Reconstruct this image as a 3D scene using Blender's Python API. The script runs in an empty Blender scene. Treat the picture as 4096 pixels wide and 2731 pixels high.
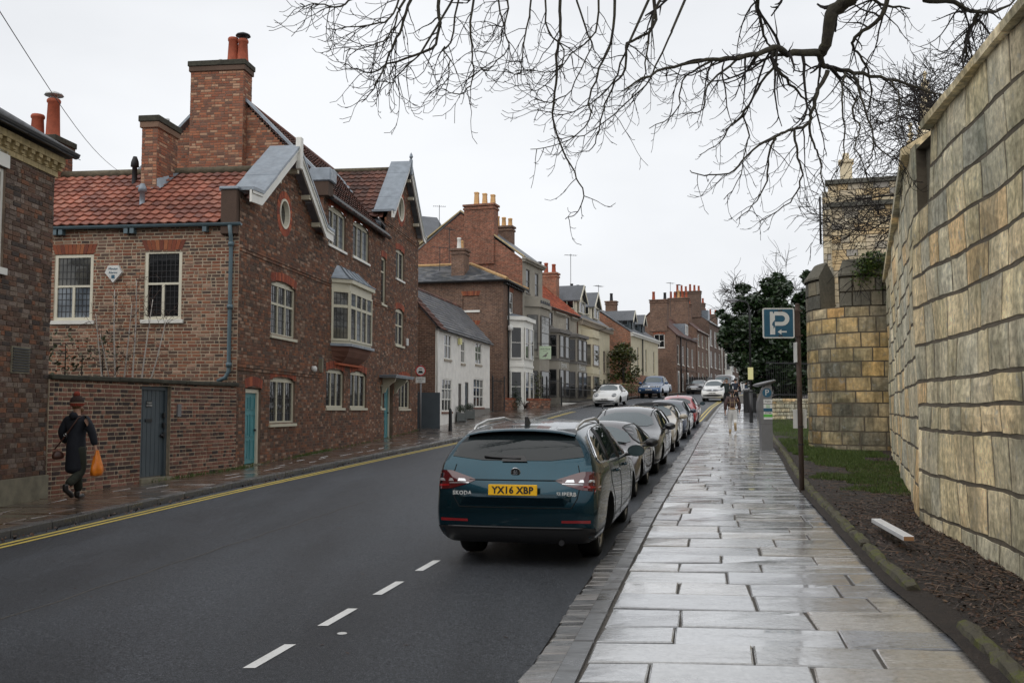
import bpy, math, random
from mathutils import Vector, Matrix
from mathutils.bvhtree import BVHTree
from mathutils import geometry as mgeo
sc = bpy.context.scene
COL = sc.collection
random.seed(7)
R = random.Random(11)
PI = math.pi
# ---------------------------------------------------------------- camera
cam_d = bpy.data.cameras.new("camera")
cam = bpy.data.objects.new("camera", cam_d)
COL.objects.link(cam)
cam_d.sensor_fit = 'HORIZONTAL'
cam_d.sensor_width = 36.0
cam_d.lens = 35.0
cam_d.clip_start = 0.05
cam_d.clip_end = 3000
cam.location = (0.0, 0.0, 1.87)
cam.rotation_euler = (PI / 2 + math.atan(156 / 2287.0), 0, 0)
sc.camera = cam
# ---------------------------------------------------------------- sky, sun, exposure
SUN_EL, SUN_AZ = math.radians(48), math.radians(225)     # azimuth measured from +Y towards +X
world = bpy.data.worlds.new("World")
sc.world = world
world.use_nodes = True
wn, wl = world.node_tree.nodes, world.node_tree.links
wn.clear()
w_out = wn.new('ShaderNodeOutputWorld')
w_bg = wn.new('ShaderNodeBackground')
w_sky = wn.new('ShaderNodeTexSky')
w_sky.sky_type = 'NISHITA'
w_sky.sun_disc = False
w_sky.sun_elevation = SUN_EL
w_sky.sun_rotation = SUN_AZ
w_sky.air_density = 1.0
w_sky.dust_density = 2.0
w_tc = wn.new('ShaderNodeTexCoord')
w_map = wn.new('ShaderNodeMapping')
w_map.inputs['Scale'].default_value = (1.0, 1.0, 2.4)
w_no = wn.new('ShaderNodeTexNoise')
w_no.inputs['Scale'].default_value = 1.7
w_no.inputs['Detail'].default_value = 5
w_ramp = wn.new('ShaderNodeValToRGB')                    # soft overcast cloud deck
w_ramp.color_ramp.elements[0].position = 0.30
w_ramp.color_ramp.elements[0].color = (8.3, 8.5, 8.85, 1)
w_ramp.color_ramp.elements[1].position = 0.68
w_ramp.color_ramp.elements[1].color = (10.9, 11.1, 11.4, 1)
w_mix = wn.new('ShaderNodeMixRGB')
w_mix.inputs['Fac'].default_value = 0.94                 # cloud cover
wl.new(w_tc.outputs['Generated'], w_map.inputs['Vector'])
wl.new(w_map.outputs['Vector'], w_no.inputs['Vector'])
wl.new(w_no.outputs['Fac'], w_ramp.inputs['Fac'])
wl.new(w_sky.outputs['Color'], w_mix.inputs['Color1'])
wl.new(w_ramp.outputs['Color'], w_mix.inputs['Color2'])
wl.new(w_mix.outputs['Color'], w_bg.inputs['Color'])
w_bg.inputs['Strength'].default_value = 0.1
wl.new(w_bg.outputs['Background'], w_out.inputs['Surface'])
sun_d = bpy.data.lights.new("sun", 'SUN')
sun_d.energy = 1.35
sun_d.angle = math.radians(75)
sun_d.color = (1.0, 0.97, 0.93)
sun = bpy.data.objects.new("sun", sun_d)
COL.objects.link(sun)
_sd = Vector((math.sin(SUN_AZ) * math.cos(SUN_EL), math.cos(SUN_AZ) * math.cos(SUN_EL), math.sin(SUN_EL)))
sun.location = _sd * 80
sun.rotation_euler = _sd.to_track_quat('Z', 'Y').to_euler()
sc.view_settings.view_transform = 'Standard'
sc.view_settings.look = 'None'
sc.view_settings.gamma = 1.0
sc.view_settings.exposure = -0.12
sc.view_settings.use_curve_mapping = False
sc.cycles.max_bounces = 6
sc.cycles.diffuse_bounces = 3
sc.cycles.glossy_bounces = 3
sc.cycles.transmission_bounces = 4
sc.cycles.use_denoising = True
# ---------------------------------------------------------------- helpers
def lin(c):
 c = c / 255.0
 return c / 12.92 if c <= 0.04045 else ((c + 0.055) / 1.055) ** 2.4
def S(r, g, b, k=1.0):
 return (min(1, lin(r) * k), min(1, lin(g) * k), min(1, lin(b) * k), 1)
def interp(tab, y):
 if y <= tab[0][0]:
  a, b = tab[0], tab[1]
 elif y >= tab[-1][0]:
  a, b = tab[-2], tab[-1]
 else:
  for i in range(len(tab) - 1):
   if tab[i][0] <= y <= tab[i + 1][0]:
    a, b = tab[i], tab[i + 1]
    break
 t = (y - a[0]) / (b[0] - a[0])
 return a[1] + (b[1] - a[1]) * t
ZB = {}            # base height of each parent Empty
class MB:
 """collects vertices and faces, builds one mesh object"""
 def __init__(s):
  s.v, s.f, s.m, s.r = [], [], [], []
 def face(s, pts, mi=0, rnd=0.5):
  b = len(s.v)
  s.v += [tuple(p) for p in pts]
  s.f.append(tuple(range(b, b + len(pts))))
  s.m.append(mi); s.r.append(rnd)
 def add(s, verts, faces, mi=0, rnd=0.5):
  b = len(s.v)
  s.v += [tuple(p) for p in verts]
  for q in faces:
   s.f.append(tuple(i + b for i in q)); s.m.append(mi); s.r.append(rnd)
  return s
 def box(s, x0, x1, y0, y1, z0, z1, mi=0, rnd=0.5, mat=None):
  p = [Vector((x, y, z)) for z in (z0, z1) for y in (y0, y1) for x in (x0, x1)]
  if mat is not None:
   p = [mat @ q for q in p]
  s.add(p, [(0, 2, 3, 1), (4, 5, 7, 6), (0, 1, 5, 4), (2, 6, 7, 3), (0, 4, 6, 2), (1, 3, 7, 5)], mi, rnd)
  return s
 def cbox(s, x0, x1, y0, y1, z0, z1, b=0.01, mi=0, rnd=0.5, mat=None):
  """box with chamfered edges"""
  b = min(b, (x1 - x0) * .45, (y1 - y0) * .45, (z1 - z0) * .45)
  X, Y, Z = (x0, x1), (y0, y1), (z0, z1)
  vs, ix = [], {}
  for i in (0, 1):
   for j in (0, 1):
    for k in (0, 1):
     c = (X[i], Y[j], Z[k]); sg = (1 - 2 * i, 1 - 2 * j, 1 - 2 * k)
     for a in range(3):
      p = list(c)
      for e in range(3):
       if e != a:
        p[e] += sg[e] * b
      ix[(i, j, k, a)] = len(vs); vs.append(Vector(p))
  fs = []
  for a in range(3):
   o = [e for e in range(3) if e != a]
   for sd in (0, 1):
    q = []
    for (u, w) in ((0, 0), (1, 0), (1, 1), (0, 1)):
     key = [0, 0, 0]; key[a] = sd; key[o[0]] = u; key[o[1]] = w
     q.append(ix[(*key, a)])
    fs.append(tuple(q))
  for a in range(3):
   o = [e for e in range(3) if e != a]
   for u in (0, 1):
    for w in (0, 1):
     k0 = [0, 0, 0]; k1 = [0, 0, 0]
     k0[o[0]] = k1[o[0]] = u; k0[o[1]] = k1[o[1]] = w; k1[a] = 1
     fs.append((ix[(*k0, o[0])], ix[(*k1, o[0])], ix[(*k1, o[1])], ix[(*k0, o[1])]))
  for i in (0, 1):
   for j in (0, 1):
    for k in (0, 1):
     fs.append(tuple(ix[(i, j, k, a)] for a in range(3)))
  if mat is not None:
   vs = [mat @ q for q in vs]
  s.add(vs, fs, mi, rnd)
  return s
 def prism(s, poly, y0, y1, axis='y', mi=0, rnd=0.5):
  """extrude a polygon (a, b) along an axis"""
  def P(a, b, t):
   return {'y': (a, t, b), 'x': (t, a, b), 'z': (a, b, t)}[axis]
  n = len(poly)
  vs = [P(a, b, y0) for a, b in poly] + [P(a, b, y1) for a, b in poly]
  fs = [tuple(range(n)), tuple(range(2 * n - 1, n - 1, -1))]
  fs += [(i, (i + 1) % n, n + (i + 1) % n, n + i) for i in range(n)]
  s.add(vs, fs, mi, rnd)
  return s
 def tube(s, pts, rad, n=6, mi=0, cap=True, rnd=0.5):
  pts = [Vector(p) for p in pts]
  if not isinstance(rad, (list, tuple)):
   rad = [rad] * len(pts)
  vs, fs = [], []
  up = None
  for i, p in enumerate(pts):
   t = (pts[min(i + 1, len(pts) - 1)] - pts[max(i - 1, 0)])
   if t.length < 1e-9:
    t = Vector((0, 0, 1))
   t.normalize()
   if up is None:
    up = t.orthogonal().normalized()
   else:
    up = up - t * up.dot(t)
    up = up.normalized() if up.length > 1e-6 else t.orthogonal().normalized()
   w = t.cross(up)
   for k in range(n):
    a = 2 * PI * k / n
    vs.append(p + (up * math.cos(a) + w * math.sin(a)) * rad[i])
  for i in range(len(pts) - 1):
   for k in range(n):
    fs.append((i * n + k, i * n + (k + 1) % n, (i + 1) * n + (k + 1) % n, (i + 1) * n + k))
  if cap:
   fs.append(tuple(range(n - 1, -1, -1)))
   fs.append(tuple((len(pts) - 1) * n + k for k in range(n)))
  s.add(vs, fs, mi, rnd)
  return s
 def lathe(s, prof, n=16, mi=0, mat=None, rnd=0.5, arc=None):
  """revolve (r, z) profile about z"""
  vs, fs = [], []
  full = arc is None
  a0, a1 = (0, 2 * PI) if full else arc
  cnt = n if full else n + 1
  for r, z in prof:
   for k in range(cnt):
    a = a0 + (a1 - a0) * k / n
    vs.append(Vector((r * math.cos(a), r * math.sin(a), z)))
  for i in range(len(prof) - 1):
   for k in range(n):
    k2 = (k + 1) % cnt if full else k + 1
    fs.append((i * cnt + k, i * cnt + k2, (i + 1) * cnt + k2, (i + 1) * cnt + k))
  if mat is not None:
   vs = [mat @ q for q in vs]
  s.add(vs, fs, mi, rnd)
  return s
 def mesh(s, name, mats, smooth=False):
  me = bpy.data.meshes.new(name)
  me.from_pydata(s.v, [], s.f)
  for m in (mats if isinstance(mats, (list, tuple)) else [mats]):
   me.materials.append(M[m] if isinstance(m, str) else m)
  if s.f:
   me.polygons.foreach_set('material_index', s.m)
   at = me.attributes.new('rnd', 'FLOAT', 'FACE')
   at.data.foreach_set('value', s.r)
   if smooth:
    me.polygons.foreach_set('use_smooth', [True] * len(s.f))
  me.update()
  return me
 def build(s, name, mats, parent=None, smooth=False, kind=None, label=None, cat=None, group=None, loc=None, rot=None, shift=True):
  if parent is not None and shift and parent in ZB and ZB[parent]:
   dz = ZB[parent]
   s.v = [(p[0], p[1], p[2] - dz) for p in s.v]
  o = bpy.data.objects.new(name, s.mesh(name, mats, smooth))
  COL.objects.link(o)
  if parent is not None:
   o.parent = parent
  if loc is not None:
   o.location = loc
  if rot is not None:
   o.rotation_euler = rot
  tag(o, label, cat, group, kind)
  return o
def tag(o, label=None, cat=None, group=None, kind=None):
 if label: o['label'] = label
 if cat: o['category'] = cat
 if group: o['group'] = group
 if kind: o['kind'] = kind
 return o
def thing(name, label, cat, loc=(0, 0, 0), rz=0.0, group=None, zb=None):
 o = bpy.data.objects.new(name, None)
 COL.objects.link(o)
 o.location = loc
 o.rotation_euler = (0, 0, rz)
 o.empty_display_size = 0.2
 tag(o, label, cat, group)
 ZB[o] = zb if zb is not None else 0.0
 return o
def inst(name, me, parent, loc, rot=(0, 0, 0), scale=(1, 1, 1)):
 o = bpy.data.objects.new(name, me)
 COL.objects.link(o)
 o.parent = parent
 z = loc[2] - (ZB.get(parent, 0) or 0)
 o.location = (loc[0], loc[1], z)
 o.rotation_euler = rot
 o.scale = scale
 return o
TMP = bpy.data.scenes.new('workbench')                   # small scene for evaluating modifiers quickly, removed at the end
def evaluated(o):
 others = [c for c in o.users_collection]
 for c in others: c.objects.unlink(o)
 TMP.collection.objects.link(o)
 for m_ in o.modifiers:
  if m_.type == 'BOOLEAN' and m_.object.name not in TMP.collection.objects:
   TMP.collection.objects.link(m_.object)
 with bpy.context.temp_override(scene=TMP, view_layer=TMP.view_layers[0]):
  dg = bpy.context.evaluated_depsgraph_get()
  dg.update()
 me = bpy.data.meshes.new_from_object(o.evaluated_get(dg))
 TMP.collection.objects.unlink(o)
 for c in others: c.objects.link(o)
 return me
def text_mesh(txt, size, mat, extrude=0.002, align='CENTER', spacing=1.0, bold=0.0):
 cu = bpy.data.curves.new('lettering', 'FONT')
 cu.body = txt; cu.size = size; cu.extrude = extrude
 cu.align_x = align; cu.align_y = 'CENTER'; cu.space_character = spacing
 cu.resolution_u = 2
 cu.offset = bold
 o = bpy.data.objects.new('lettering', cu)
 COL.objects.link(o)
 me = evaluated(o)
 bpy.data.objects.remove(o)
 me.materials.clear()
 me.materials.append(M[mat])
 return me
def lettering(txt, size, mat, parent, loc, xdir, ydir, name='lettering', extrude=0.002, spacing=1.0, align='CENTER', bold=0.0):
 me = text_mesh(txt, size, mat, extrude, align, spacing, bold)
 x, y = Vector(xdir).normalized(), Vector(ydir).normalized()
 z = x.cross(y).normalized()
 m = Matrix((x, y, z)).transposed().to_4x4()
 me.transform(m)
 o = bpy.data.objects.new(name, me)
 COL.objects.link(o)
 o.parent = parent
 o.location = (loc[0], loc[1], loc[2] - (ZB.get(parent, 0) or 0))
 return o
# ---------------------------------------------------------------- materials
M = {}
def newmat(name):
 m = bpy.data.materials.new(name)
 m.use_nodes = True
 nt = m.node_tree
 nt.nodes.clear()
 out = nt.nodes.new('ShaderNodeOutputMaterial')
 b = nt.nodes.new('ShaderNodeBsdfPrincipled')
 nt.links.new(b.outputs['BSDF'], out.inputs['Surface'])
 M[name] = m
 return m, nt, b
def pos_node(nt, scale=(1, 1, 1), obj=False):
 if obj:
  t = nt.nodes.new('ShaderNodeTexCoord').outputs['Object']
 else:
  t = nt.nodes.new('ShaderNodeNewGeometry').outputs['Position']
 mp = nt.nodes.new('ShaderNodeMapping')
 mp.inputs['Scale'].default_value = scale
 nt.links.new(t, mp.inputs['Vector'])
 return mp.outputs['Vector']
def noise(nt, vec, scale, detail=4, rough=0.55, dist=0.0):
 n = nt.nodes.new('ShaderNodeTexNoise')
 n.inputs['Scale'].default_value = scale
 n.inputs['Detail'].default_value = detail
 n.inputs['Roughness'].default_value = rough
 n.inputs['Distortion'].default_value = dist
 nt.links.new(vec, n.inputs['Vector'])
 return n.outputs['Fac']
def ramp(nt, fac, stops, const=False):
 r = nt.nodes.new('ShaderNodeValToRGB')
 cr = r.color_ramp
 cr.interpolation = 'CONSTANT' if const else 'LINEAR'
 while len(cr.elements) < len(stops):
  cr.elements.new(0.5)
 for e, (p, c) in zip(cr.elements, stops):
  e.position = p
  e.color = c if len(c) == 4 else (*c, 1)
 nt.links.new(fac, r.inputs['Fac'])
 return r.outputs['Color']
def g1(v):
 return (v, v, v, 1)
def mix(nt, fac, a, b, mode='MIX'):
 m = nt.nodes.new('ShaderNodeMixRGB')
 m.blend_type = mode
 for k, v in (('Fac', fac), ('Color1', a), ('Color2', b)):
  if hasattr(v, 'links'):
   nt.links.new(v, m.inputs[k])
  else:
   m.inputs[k].default_value = v
 return m.outputs['Color']
def bump(nt, b, h, strength=0.3, dist=0.01):
 n = nt.nodes.new('ShaderNodeBump')
 n.inputs['Strength'].default_value = strength
 n.inputs['Distance'].default_value = dist
 nt.links.new(h, n.inputs['Height'])
 nt.links.new(n.outputs['Normal'], b.inputs['Normal'])
def simple(name, col, rough=0.6, metal=0.0, spec=0.5, var=0.12, vs=6.0, bmp=0.0, coat=0.0, rrange=0.0):
 """plain surface with a little uneven tone"""
 m, nt, b = newmat(name)
 v = pos_node(nt)
 f = noise(nt, v, vs, 5)
 c = (col[0], col[1], col[2], 1)
 lo = tuple(x * (1 - var) for x in c[:3]) + (1,)
 hi = tuple(min(1, x * (1 + var)) for x in c[:3]) + (1,)
 nt.links.new(ramp(nt, f, [(0.3, lo), (0.7, hi)]), b.inputs['Base Color'])
 b.inputs['Roughness'].default_value = rough
 if rrange:
  f2 = noise(nt, v, vs * 2.3, 4)
  nt.links.new(ramp(nt, f2, [(0.3, g1(max(0.02, rough - rrange))), (0.7, g1(min(1, rough + rrange)))]), b.inputs['Roughness'])
 b.inputs['Metallic'].default_value = metal
 b.inputs['Specular IOR Level'].default_value = spec
 b.inputs['Coat Weight'].default_value = coat
 if bmp:
  bump(nt, b, noise(nt, v, vs * 8, 4), bmp, 0.01)
 return m
def brick_mat(name, pal, stain=(0.75, 0.75, 0.72), stain_amt=0.45, speck=(0.75, 1.25), rough=0.85, fine=60, bs=0.35, moss=None, tint=None, lichen=None):
 """per-piece colour from the 'rnd' face attribute, plus grain, blotches and streaks"""
 m, nt, b = newmat(name)
 at = nt.nodes.new('ShaderNodeAttribute')
 at.attribute_name = 'rnd'
 n = len(pal)
 base = ramp(nt, at.outputs['Fac'], [(i / n, c) for i, c in enumerate(pal)], True)
 v = pos_node(nt)
 f = noise(nt, v, fine, 3, 0.6)
 grain = ramp(nt, f, [(0.25, g1(speck[0])), (0.75, g1(speck[1]))])
 c = mix(nt, 1.0, base, grain, 'MULTIPLY')
 f2 = noise(nt, v, 0.9, 5, 0.6, 0.4)
 blot = ramp(nt, f2, [(0.35, (*stain, 1)), (0.62, (1.12, 1.1, 1.08, 1))])
 c = mix(nt, stain_amt, c, mix(nt, 1.0, c, blot, 'MULTIPLY'))
 if moss:
  fm = noise(nt, pos_node(nt, (1, 1, 0.35)), 1.3, 6, 0.65)
  c = mix(nt, ramp(nt, fm, [(0.5, g1(0)), (0.72, g1(moss[1]))]), c, moss[0])
 if lichen:
  fl = noise(nt, v, 7, 6, 0.72, 0.3)
  c = mix(nt, ramp(nt, fl, [(0.56, g1(0)), (0.66, g1(0.75))]), c, (*lichen[0], 1))
  fs_ = noise(nt, pos_node(nt, (3.2, 3.2, 0.45)), 1.6, 6, 0.7)
  c = mix(nt, 1.0, c, ramp(nt, fs_, [(0.36, g1(lichen[1])), (0.58, g1(1.12))]), 'MULTIPLY')
 if tint:
  ft = noise(nt, v, tint[2], 4, 0.6, 0.3)
  c = mix(nt, 1.0, c, ramp(nt, ft, [(0.38, (*tint[0], 1)), (0.62, (*tint[1], 1))]), 'MULTIPLY')
 nt.links.new(c, b.inputs['Base Color'])
 b.inputs['Roughness'].default_value = rough
 b.inputs['Specular IOR Level'].default_value = 0.3
 if bs:
  bump(nt, b, f, bs, 0.006)
 return m
def k(cols, f, sq=0.0):
 n_ = len(cols); mn = [sum(c[i] for c in cols) / n_ for i in range(3)]
 cols = [tuple(c[i] + (mn[i] - c[i]) * sq for i in range(3)) for c in cols]
 return [(lin(r) * f, lin(g_) * f, lin(b_) * f, 1) for r, g_, b_ in cols]
brick_mat('brick_front', k([(100, 70, 54), (86, 63, 51), (74, 58, 49), (110, 74, 55), (92, 65, 52), (62, 52, 46), (108, 88, 74), (80, 56, 45), (120, 78, 55), (77, 64, 56), (134, 112, 96), (96, 62, 46)], 1.5, .2), stain_amt=0.7)
brick_mat('brick_side', k([(126, 82, 62), (104, 73, 60), (86, 67, 60), (136, 89, 66), (70, 60, 56), (116, 78, 62), (158, 130, 112), (98, 75, 64), (58, 53, 52), (142, 102, 80), (112, 90, 80), (120, 72, 56)], 1.35, .3), stain_amt=0.75)
brick_mat('brick_garden', k([(120, 82, 70), (106, 72, 62), (130, 90, 75), (84, 64, 58), (56, 49, 49), (138, 102, 88), (112, 74, 63), (96, 75, 68), (124, 82, 66), (48, 44, 45)], 1.2, .2), stain_amt=0.65)
brick_mat('brick_dark', k([(92, 68, 55), (74, 58, 49), (116, 78, 58), (58, 52, 50), (94, 82, 75), (74, 60, 54), (116, 104, 96), (84, 64, 56), (100, 80, 68), (112, 100, 90)], 1.25, .15), stain_amt=0.6, speck=(0.5, 1.5), fine=35)
brick_mat('brick_quoin', k([(136, 78, 56), (122, 68, 52), (146, 92, 64), (110, 64, 52), (128, 74, 54)], 1.2), stain_amt=0.4)
brick_mat('brick_chimney', k([(150, 94, 70), (126, 82, 64), (106, 76, 65), (160, 102, 74), (92, 72, 64), (138, 86, 66), (180, 150, 124), (118, 88, 75), (162, 124, 98), (132, 78, 58)], 1.2, .3), stain_amt=0.6)
brick_mat('brick_arch', k([(140, 74, 54), (124, 66, 50), (154, 84, 58), (112, 60, 48)], 1.35), stain_amt=0.3)
brick_mat('stone_wall_mat', k([(172, 165, 144), (160, 154, 136), (182, 171, 142), (150, 147, 132), (190, 176, 146), (166, 159, 140), (146, 143, 130), (186, 162, 126), (172, 168, 152), (156, 151, 132), (194, 184, 160), (180, 166, 138)], 1.8, 0),
    stain=(0.58, 0.59, 0.54), stain_amt=0.85, speck=(0.5, 1.4), fine=13, bs=1.0, moss=((0.22, 0.22, 0.17, 1), 0.6), tint=((.94, .97, .97), (1.06, 1.0, .90), .5), lichen=((.42, .42, .38), .62))
brick_mat('stone_tower_mat', k([(166, 154, 124), (150, 141, 119), (178, 158, 120), (136, 130, 114), (184, 160, 114), (146, 138, 118), (128, 123, 110), (176, 146, 102), (160, 152, 132)], 1.5, .15),
    stain=(0.5, 0.5, 0.45), stain_amt=0.95, speck=(0.6, 1.25), fine=9, bs=0.7, tint=((.72, .76, .80), (1.08, 1.0, .86), .9), lichen=((.36, .35, .31), .6))
brick_mat('stone_church_mat', k([(196, 182, 156), (178, 168, 148), (206, 188, 154), (164, 157, 142), (212, 198, 168), (188, 175, 148), (154, 149, 140), (200, 176, 136)], 1.05),
    stain=(0.75, 0.74, 0.72), stain_amt=0.6, speck=(0.85, 1.15), fine=6, bs=0.2)
brick_mat('stone_dark_mat', k([(112, 108, 96), (98, 95, 85), (124, 117, 100), (86, 85, 78)], 1.15), stain_amt=0.7, fine=14, bs=0.6)
brick_mat('pantile_mat', k([(158, 98, 80), (142, 88, 74), (168, 106, 86), (126, 82, 70), (150, 94, 77), (116, 78, 70), (164, 112, 94)], 1.05, .25), stain=(0.55, 0.5, 0.48), stain_amt=0.85, speck=(0.7, 1.2), fine=18, bs=0.2, rough=0.55)
brick_mat('pantile_dark', k([(104, 70, 60), (92, 63, 56), (116, 78, 66), (80, 58, 52), (98, 72, 64)], 1.0), stain=(0.5, 0.48, 0.44), stain_amt=0.8, fine=18, bs=0.2, rough=0.65)
brick_mat('pantile_bright', k([(182, 100, 74), (166, 90, 68), (192, 110, 82), (150, 84, 66)], 1.0), stain_amt=0.4, fine=18, bs=0.1, rough=0.75)
brick_mat('slate_mat', k([(102, 105, 110), (88, 91, 96), (116, 117, 120), (78, 82, 88), (106, 106, 105)], 1.2), stain=(0.7, 0.7, 0.66), stain_amt=0.6, fine=12, bs=0.15, rough=0.45)
brick_mat('slab_mat', k([(150, 142, 132), (138, 132, 124), (160, 150, 136), (130, 126, 120), (146, 136, 122)], 1.0), rough=0.3)
M.pop('slab_mat')
def wet_stone(name, pal, r0, r1, wet_scale=2.0, kdiff=1.0, bs=0.15):
 """flagstone with a film of rain: gloss where the film is whole, matt where it has dried"""
 m, nt, b = newmat(name)
 at = nt.nodes.new('ShaderNodeAttribute'); at.attribute_name = 'rnd'
 n = len(pal)
 base = ramp(nt, at.outputs['Fac'], [(i / n, c) for i, c in enumerate(pal)], True)
 v = pos_node(nt)
 f = noise(nt, v, 22, 5, 0.65)
 c = mix(nt, 1.0, base, ramp(nt, f, [(0.3, g1(0.72 * kdiff)), (0.7, g1(1.2 * kdiff))]), 'MULTIPLY')
 mud = noise(nt, pos_node(nt, (0.8, 2.6, 1)), 2.2, 6, 0.7, 0.6)
 c = mix(nt, ramp(nt, mud, [(0.58, g1(0)), (0.76, g1(0.6))]), c, (0.07, 0.058, 0.048, 1))
 nt.links.new(c, b.inputs['Base Color'])
 film = noise(nt, pos_node(nt, (0.7, 2.2, 1)), wet_scale, 6, 0.68, 0.5)
 ro = mix(nt, 1.0, ramp(nt, film, [(0.38, g1(r0)), (0.66, g1(r1))]), ramp(nt, at.outputs['Fac'], [(0.0, g1(0.6)), (1.0, g1(1.5))]), 'MULTIPLY')
 nt.links.new(ro, b.inputs['Roughness'])
 b.inputs['Specular IOR Level'].default_value = 0.7
 b.inputs['Coat Weight'].default_value = 1.0
 b.inputs['Coat IOR'].default_value = 1.5
 nt.links.new(ramp(nt, film, [(0.38, g1(r0 * 0.8)), (0.66, g1(min(1, r1 * 1.2)))]), b.inputs['Coat Roughness'])
 hh = mix(nt, 0.5, f, noise(nt, pos_node(nt, (1, 2.2, 1)), 5, 5, 0.6), 'MIX')
 bump(nt, b, hh, bs, 0.02)
 return m
FLAG = k([(172, 173, 174), (158, 160, 163), (182, 181, 180), (148, 150, 154), (170, 166, 160), (178, 180, 183)], 1.0)
wet_stone('flag_right', FLAG, 0.06, 0.30, 1.6, 1.0, 0.30)
wet_stone('flag_left', k([(104, 84, 68), (92, 76, 64), (116, 94, 76), (84, 70, 60), (98, 84, 74)], 0.75), 0.12, 0.4, 1.8, 1.0, 0.14)
wet_stone('sett_mat', k([(112, 109, 106), (98, 96, 94), (126, 121, 116), (88, 87, 86)], 0.8), 0.2, 0.55, 3.0, 1.0, 0.3)
wet_stone('kerb_mat', k([(78, 77, 76), (68, 68, 68), (86, 84, 82)], 0.6), 0.25, 0.6, 2.5, 1.0, 0.2)
simple('joint_mat', (0.075, 0.066, 0.056), 0.8, var=0.4, vs=30, bmp=0.4)
simple('mortar_light', S(176, 160, 138), 0.95, var=0.25, vs=9, bmp=0.3)
simple('mortar_mid', S(128, 112, 98), 0.95, var=0.3, vs=7, bmp=0.3)
simple('mortar_dark', S(112, 94, 82), 0.95, var=0.3, vs=5, bmp=0.3)
simple('mortar_stone', S(98, 90, 77), 0.95, var=0.35, vs=4, bmp=0.4)
# asphalt: fine aggregate, damp, with worn wheel tracks and a seam
m, nt, b = newmat('asphalt')
v = pos_node(nt)
fa = noise(nt, v, 120, 3, 0.75)
fb = noise(nt, v, 30, 5, 0.8)
fc = noise(nt, pos_node(nt, (1.0, 0.22, 1)), 0.8, 4, 0.6)
c = ramp(nt, fa, [(0.3, (0.012, 0.014, 0.017, 1)), (0.5, (0.046, 0.051, 0.059, 1)), (0.72, (0.17, 0.18, 0.195, 1))])
c = mix(nt, 1.0, c, ramp(nt, fb, [(0.3, g1(0.45)), (0.7, g1(1.6))]), 'MULTIPLY')
c = mix(nt, 1.0, c, ramp(nt, fc, [(0.3, g1(0.75)), (0.7, g1(1.3))]), 'MULTIPLY')
nt.links.new(c, b.inputs['Base Color'])
nt.links.new(ramp(nt, fc, [(0.3, g1(0.36)), (0.7, g1(0.54))]), b.inputs['Roughness'])
b.inputs['Specular IOR Level'].default_value = 0.22
bump(nt, b, mix(nt, 0.35, fa, fb), 0.9, 0.02)
# road paint, worn
def paint(name, col, worn=0.5):
 m, nt, b = newmat(name)
 v = pos_node(nt)
 f = noise(nt, v, 40, 5, 0.7)
 f2 = noise(nt, v, 3, 4, 0.6)
 c = mix(nt, ramp(nt, f, [(worn, g1(0)), (worn + 0.12, g1(0.8))]), col, (0.06, 0.06, 0.06, 1))
 c = mix(nt, 1.0, c, ramp(nt, f2, [(0.3, g1(0.8)), (0.7, g1(1.05))]), 'MULTIPLY')
 nt.links.new(c, b.inputs['Base Color'])
 b.inputs['Roughness'].default_value = 0.5
paint('paint_yellow', S(214, 190, 92, 0.9), 0.6)
paint('paint_white', (0.72, 0.72, 0.70, 1), 0.62)
# soil and turf
m, nt, b = newmat('soil')
v = pos_node(nt)
f = noise(nt, v, 9, 6, 0.7)
f2 = noise(nt, v, 45, 3, 0.6)
c = ramp(nt, f, [(0.3, (0.012, 0.008, 0.006, 1)), (0.6, (0.030, 0.020, 0.014, 1)), (0.8, (0.055, 0.036, 0.024, 1))])
nt.links.new(mix(nt, 1.0, c, ramp(nt, f2, [(0.3, g1(0.6)), (0.7, g1(1.4))]), 'MULTIPLY'), b.inputs['Base Color'])
b.inputs['Roughness'].default_value = 0.8
bump(nt, b, f2, 0.9, 0.03)
def leafy(name, pal, rough=0.5, trans=0.0, spec=0.4):
 m, nt, b = newmat(name)
 at = nt.nodes.new('ShaderNodeAttribute'); at.attribute_name = 'rnd'
 n = len(pal)
 c = ramp(nt, at.outputs['Fac'], [(i / max(1, n - 1), q) for i, q in enumerate(pal)])
 nt.links.new(c, b.inputs['Base Color'])
 b.inputs['Roughness'].default_value = rough
 b.inputs['Specular IOR Level'].default_value = spec
leafy('grass_mat', [(0.04, 0.065, 0.014, 1), (0.065, 0.11, 0.02, 1), (0.11, 0.14, 0.035, 1)], 0.6)
leafy('litter_mat', [(0.02, 0.012, 0.008, 1), (0.06, 0.028, 0.016, 1), (0.10, 0.052, 0.03, 1), (0.03, 0.018, 0.012, 1), (0.17, 0.11, 0.07, 1)], 0.55)
leafy('holly_leaf', [(0.010, 0.022, 0.008, 1), (0.02, 0.042, 0.014, 1), (0.036, 0.062, 0.02, 1)], 0.28, spec=0.6)
leafy('magnolia_leaf', [(0.035, 0.045, 0.010, 1), (0.06, 0.08, 0.016, 1), (0.10, 0.075, 0.022, 1)], 0.32, spec=0.5)
leafy('hedge_leaf', [(0.04, 0.065, 0.014, 1), (0.065, 0.10, 0.025, 1), (0.11, 0.13, 0.05, 1)], 0.5)
leafy('shrub_leaf', [(0.03, 0.04, 0.02, 1), (0.055, 0.07, 0.03, 1), (0.09, 0.09, 0.05, 1)], 0.5)
leafy('ivy_leaf', [(0.03, 0.06, 0.012, 1), (0.06, 0.10, 0.02, 1), (0.12, 0.14, 0.03, 1)], 0.4)
leafy('bark', [(0.016, 0.013, 0.012, 1), (0.024, 0.020, 0.017, 1)], 0.9)
m, nt, b = newmat('bough_bark')
v = pos_node(nt)
f = noise(nt, v, 14, 5, 0.65)
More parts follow.
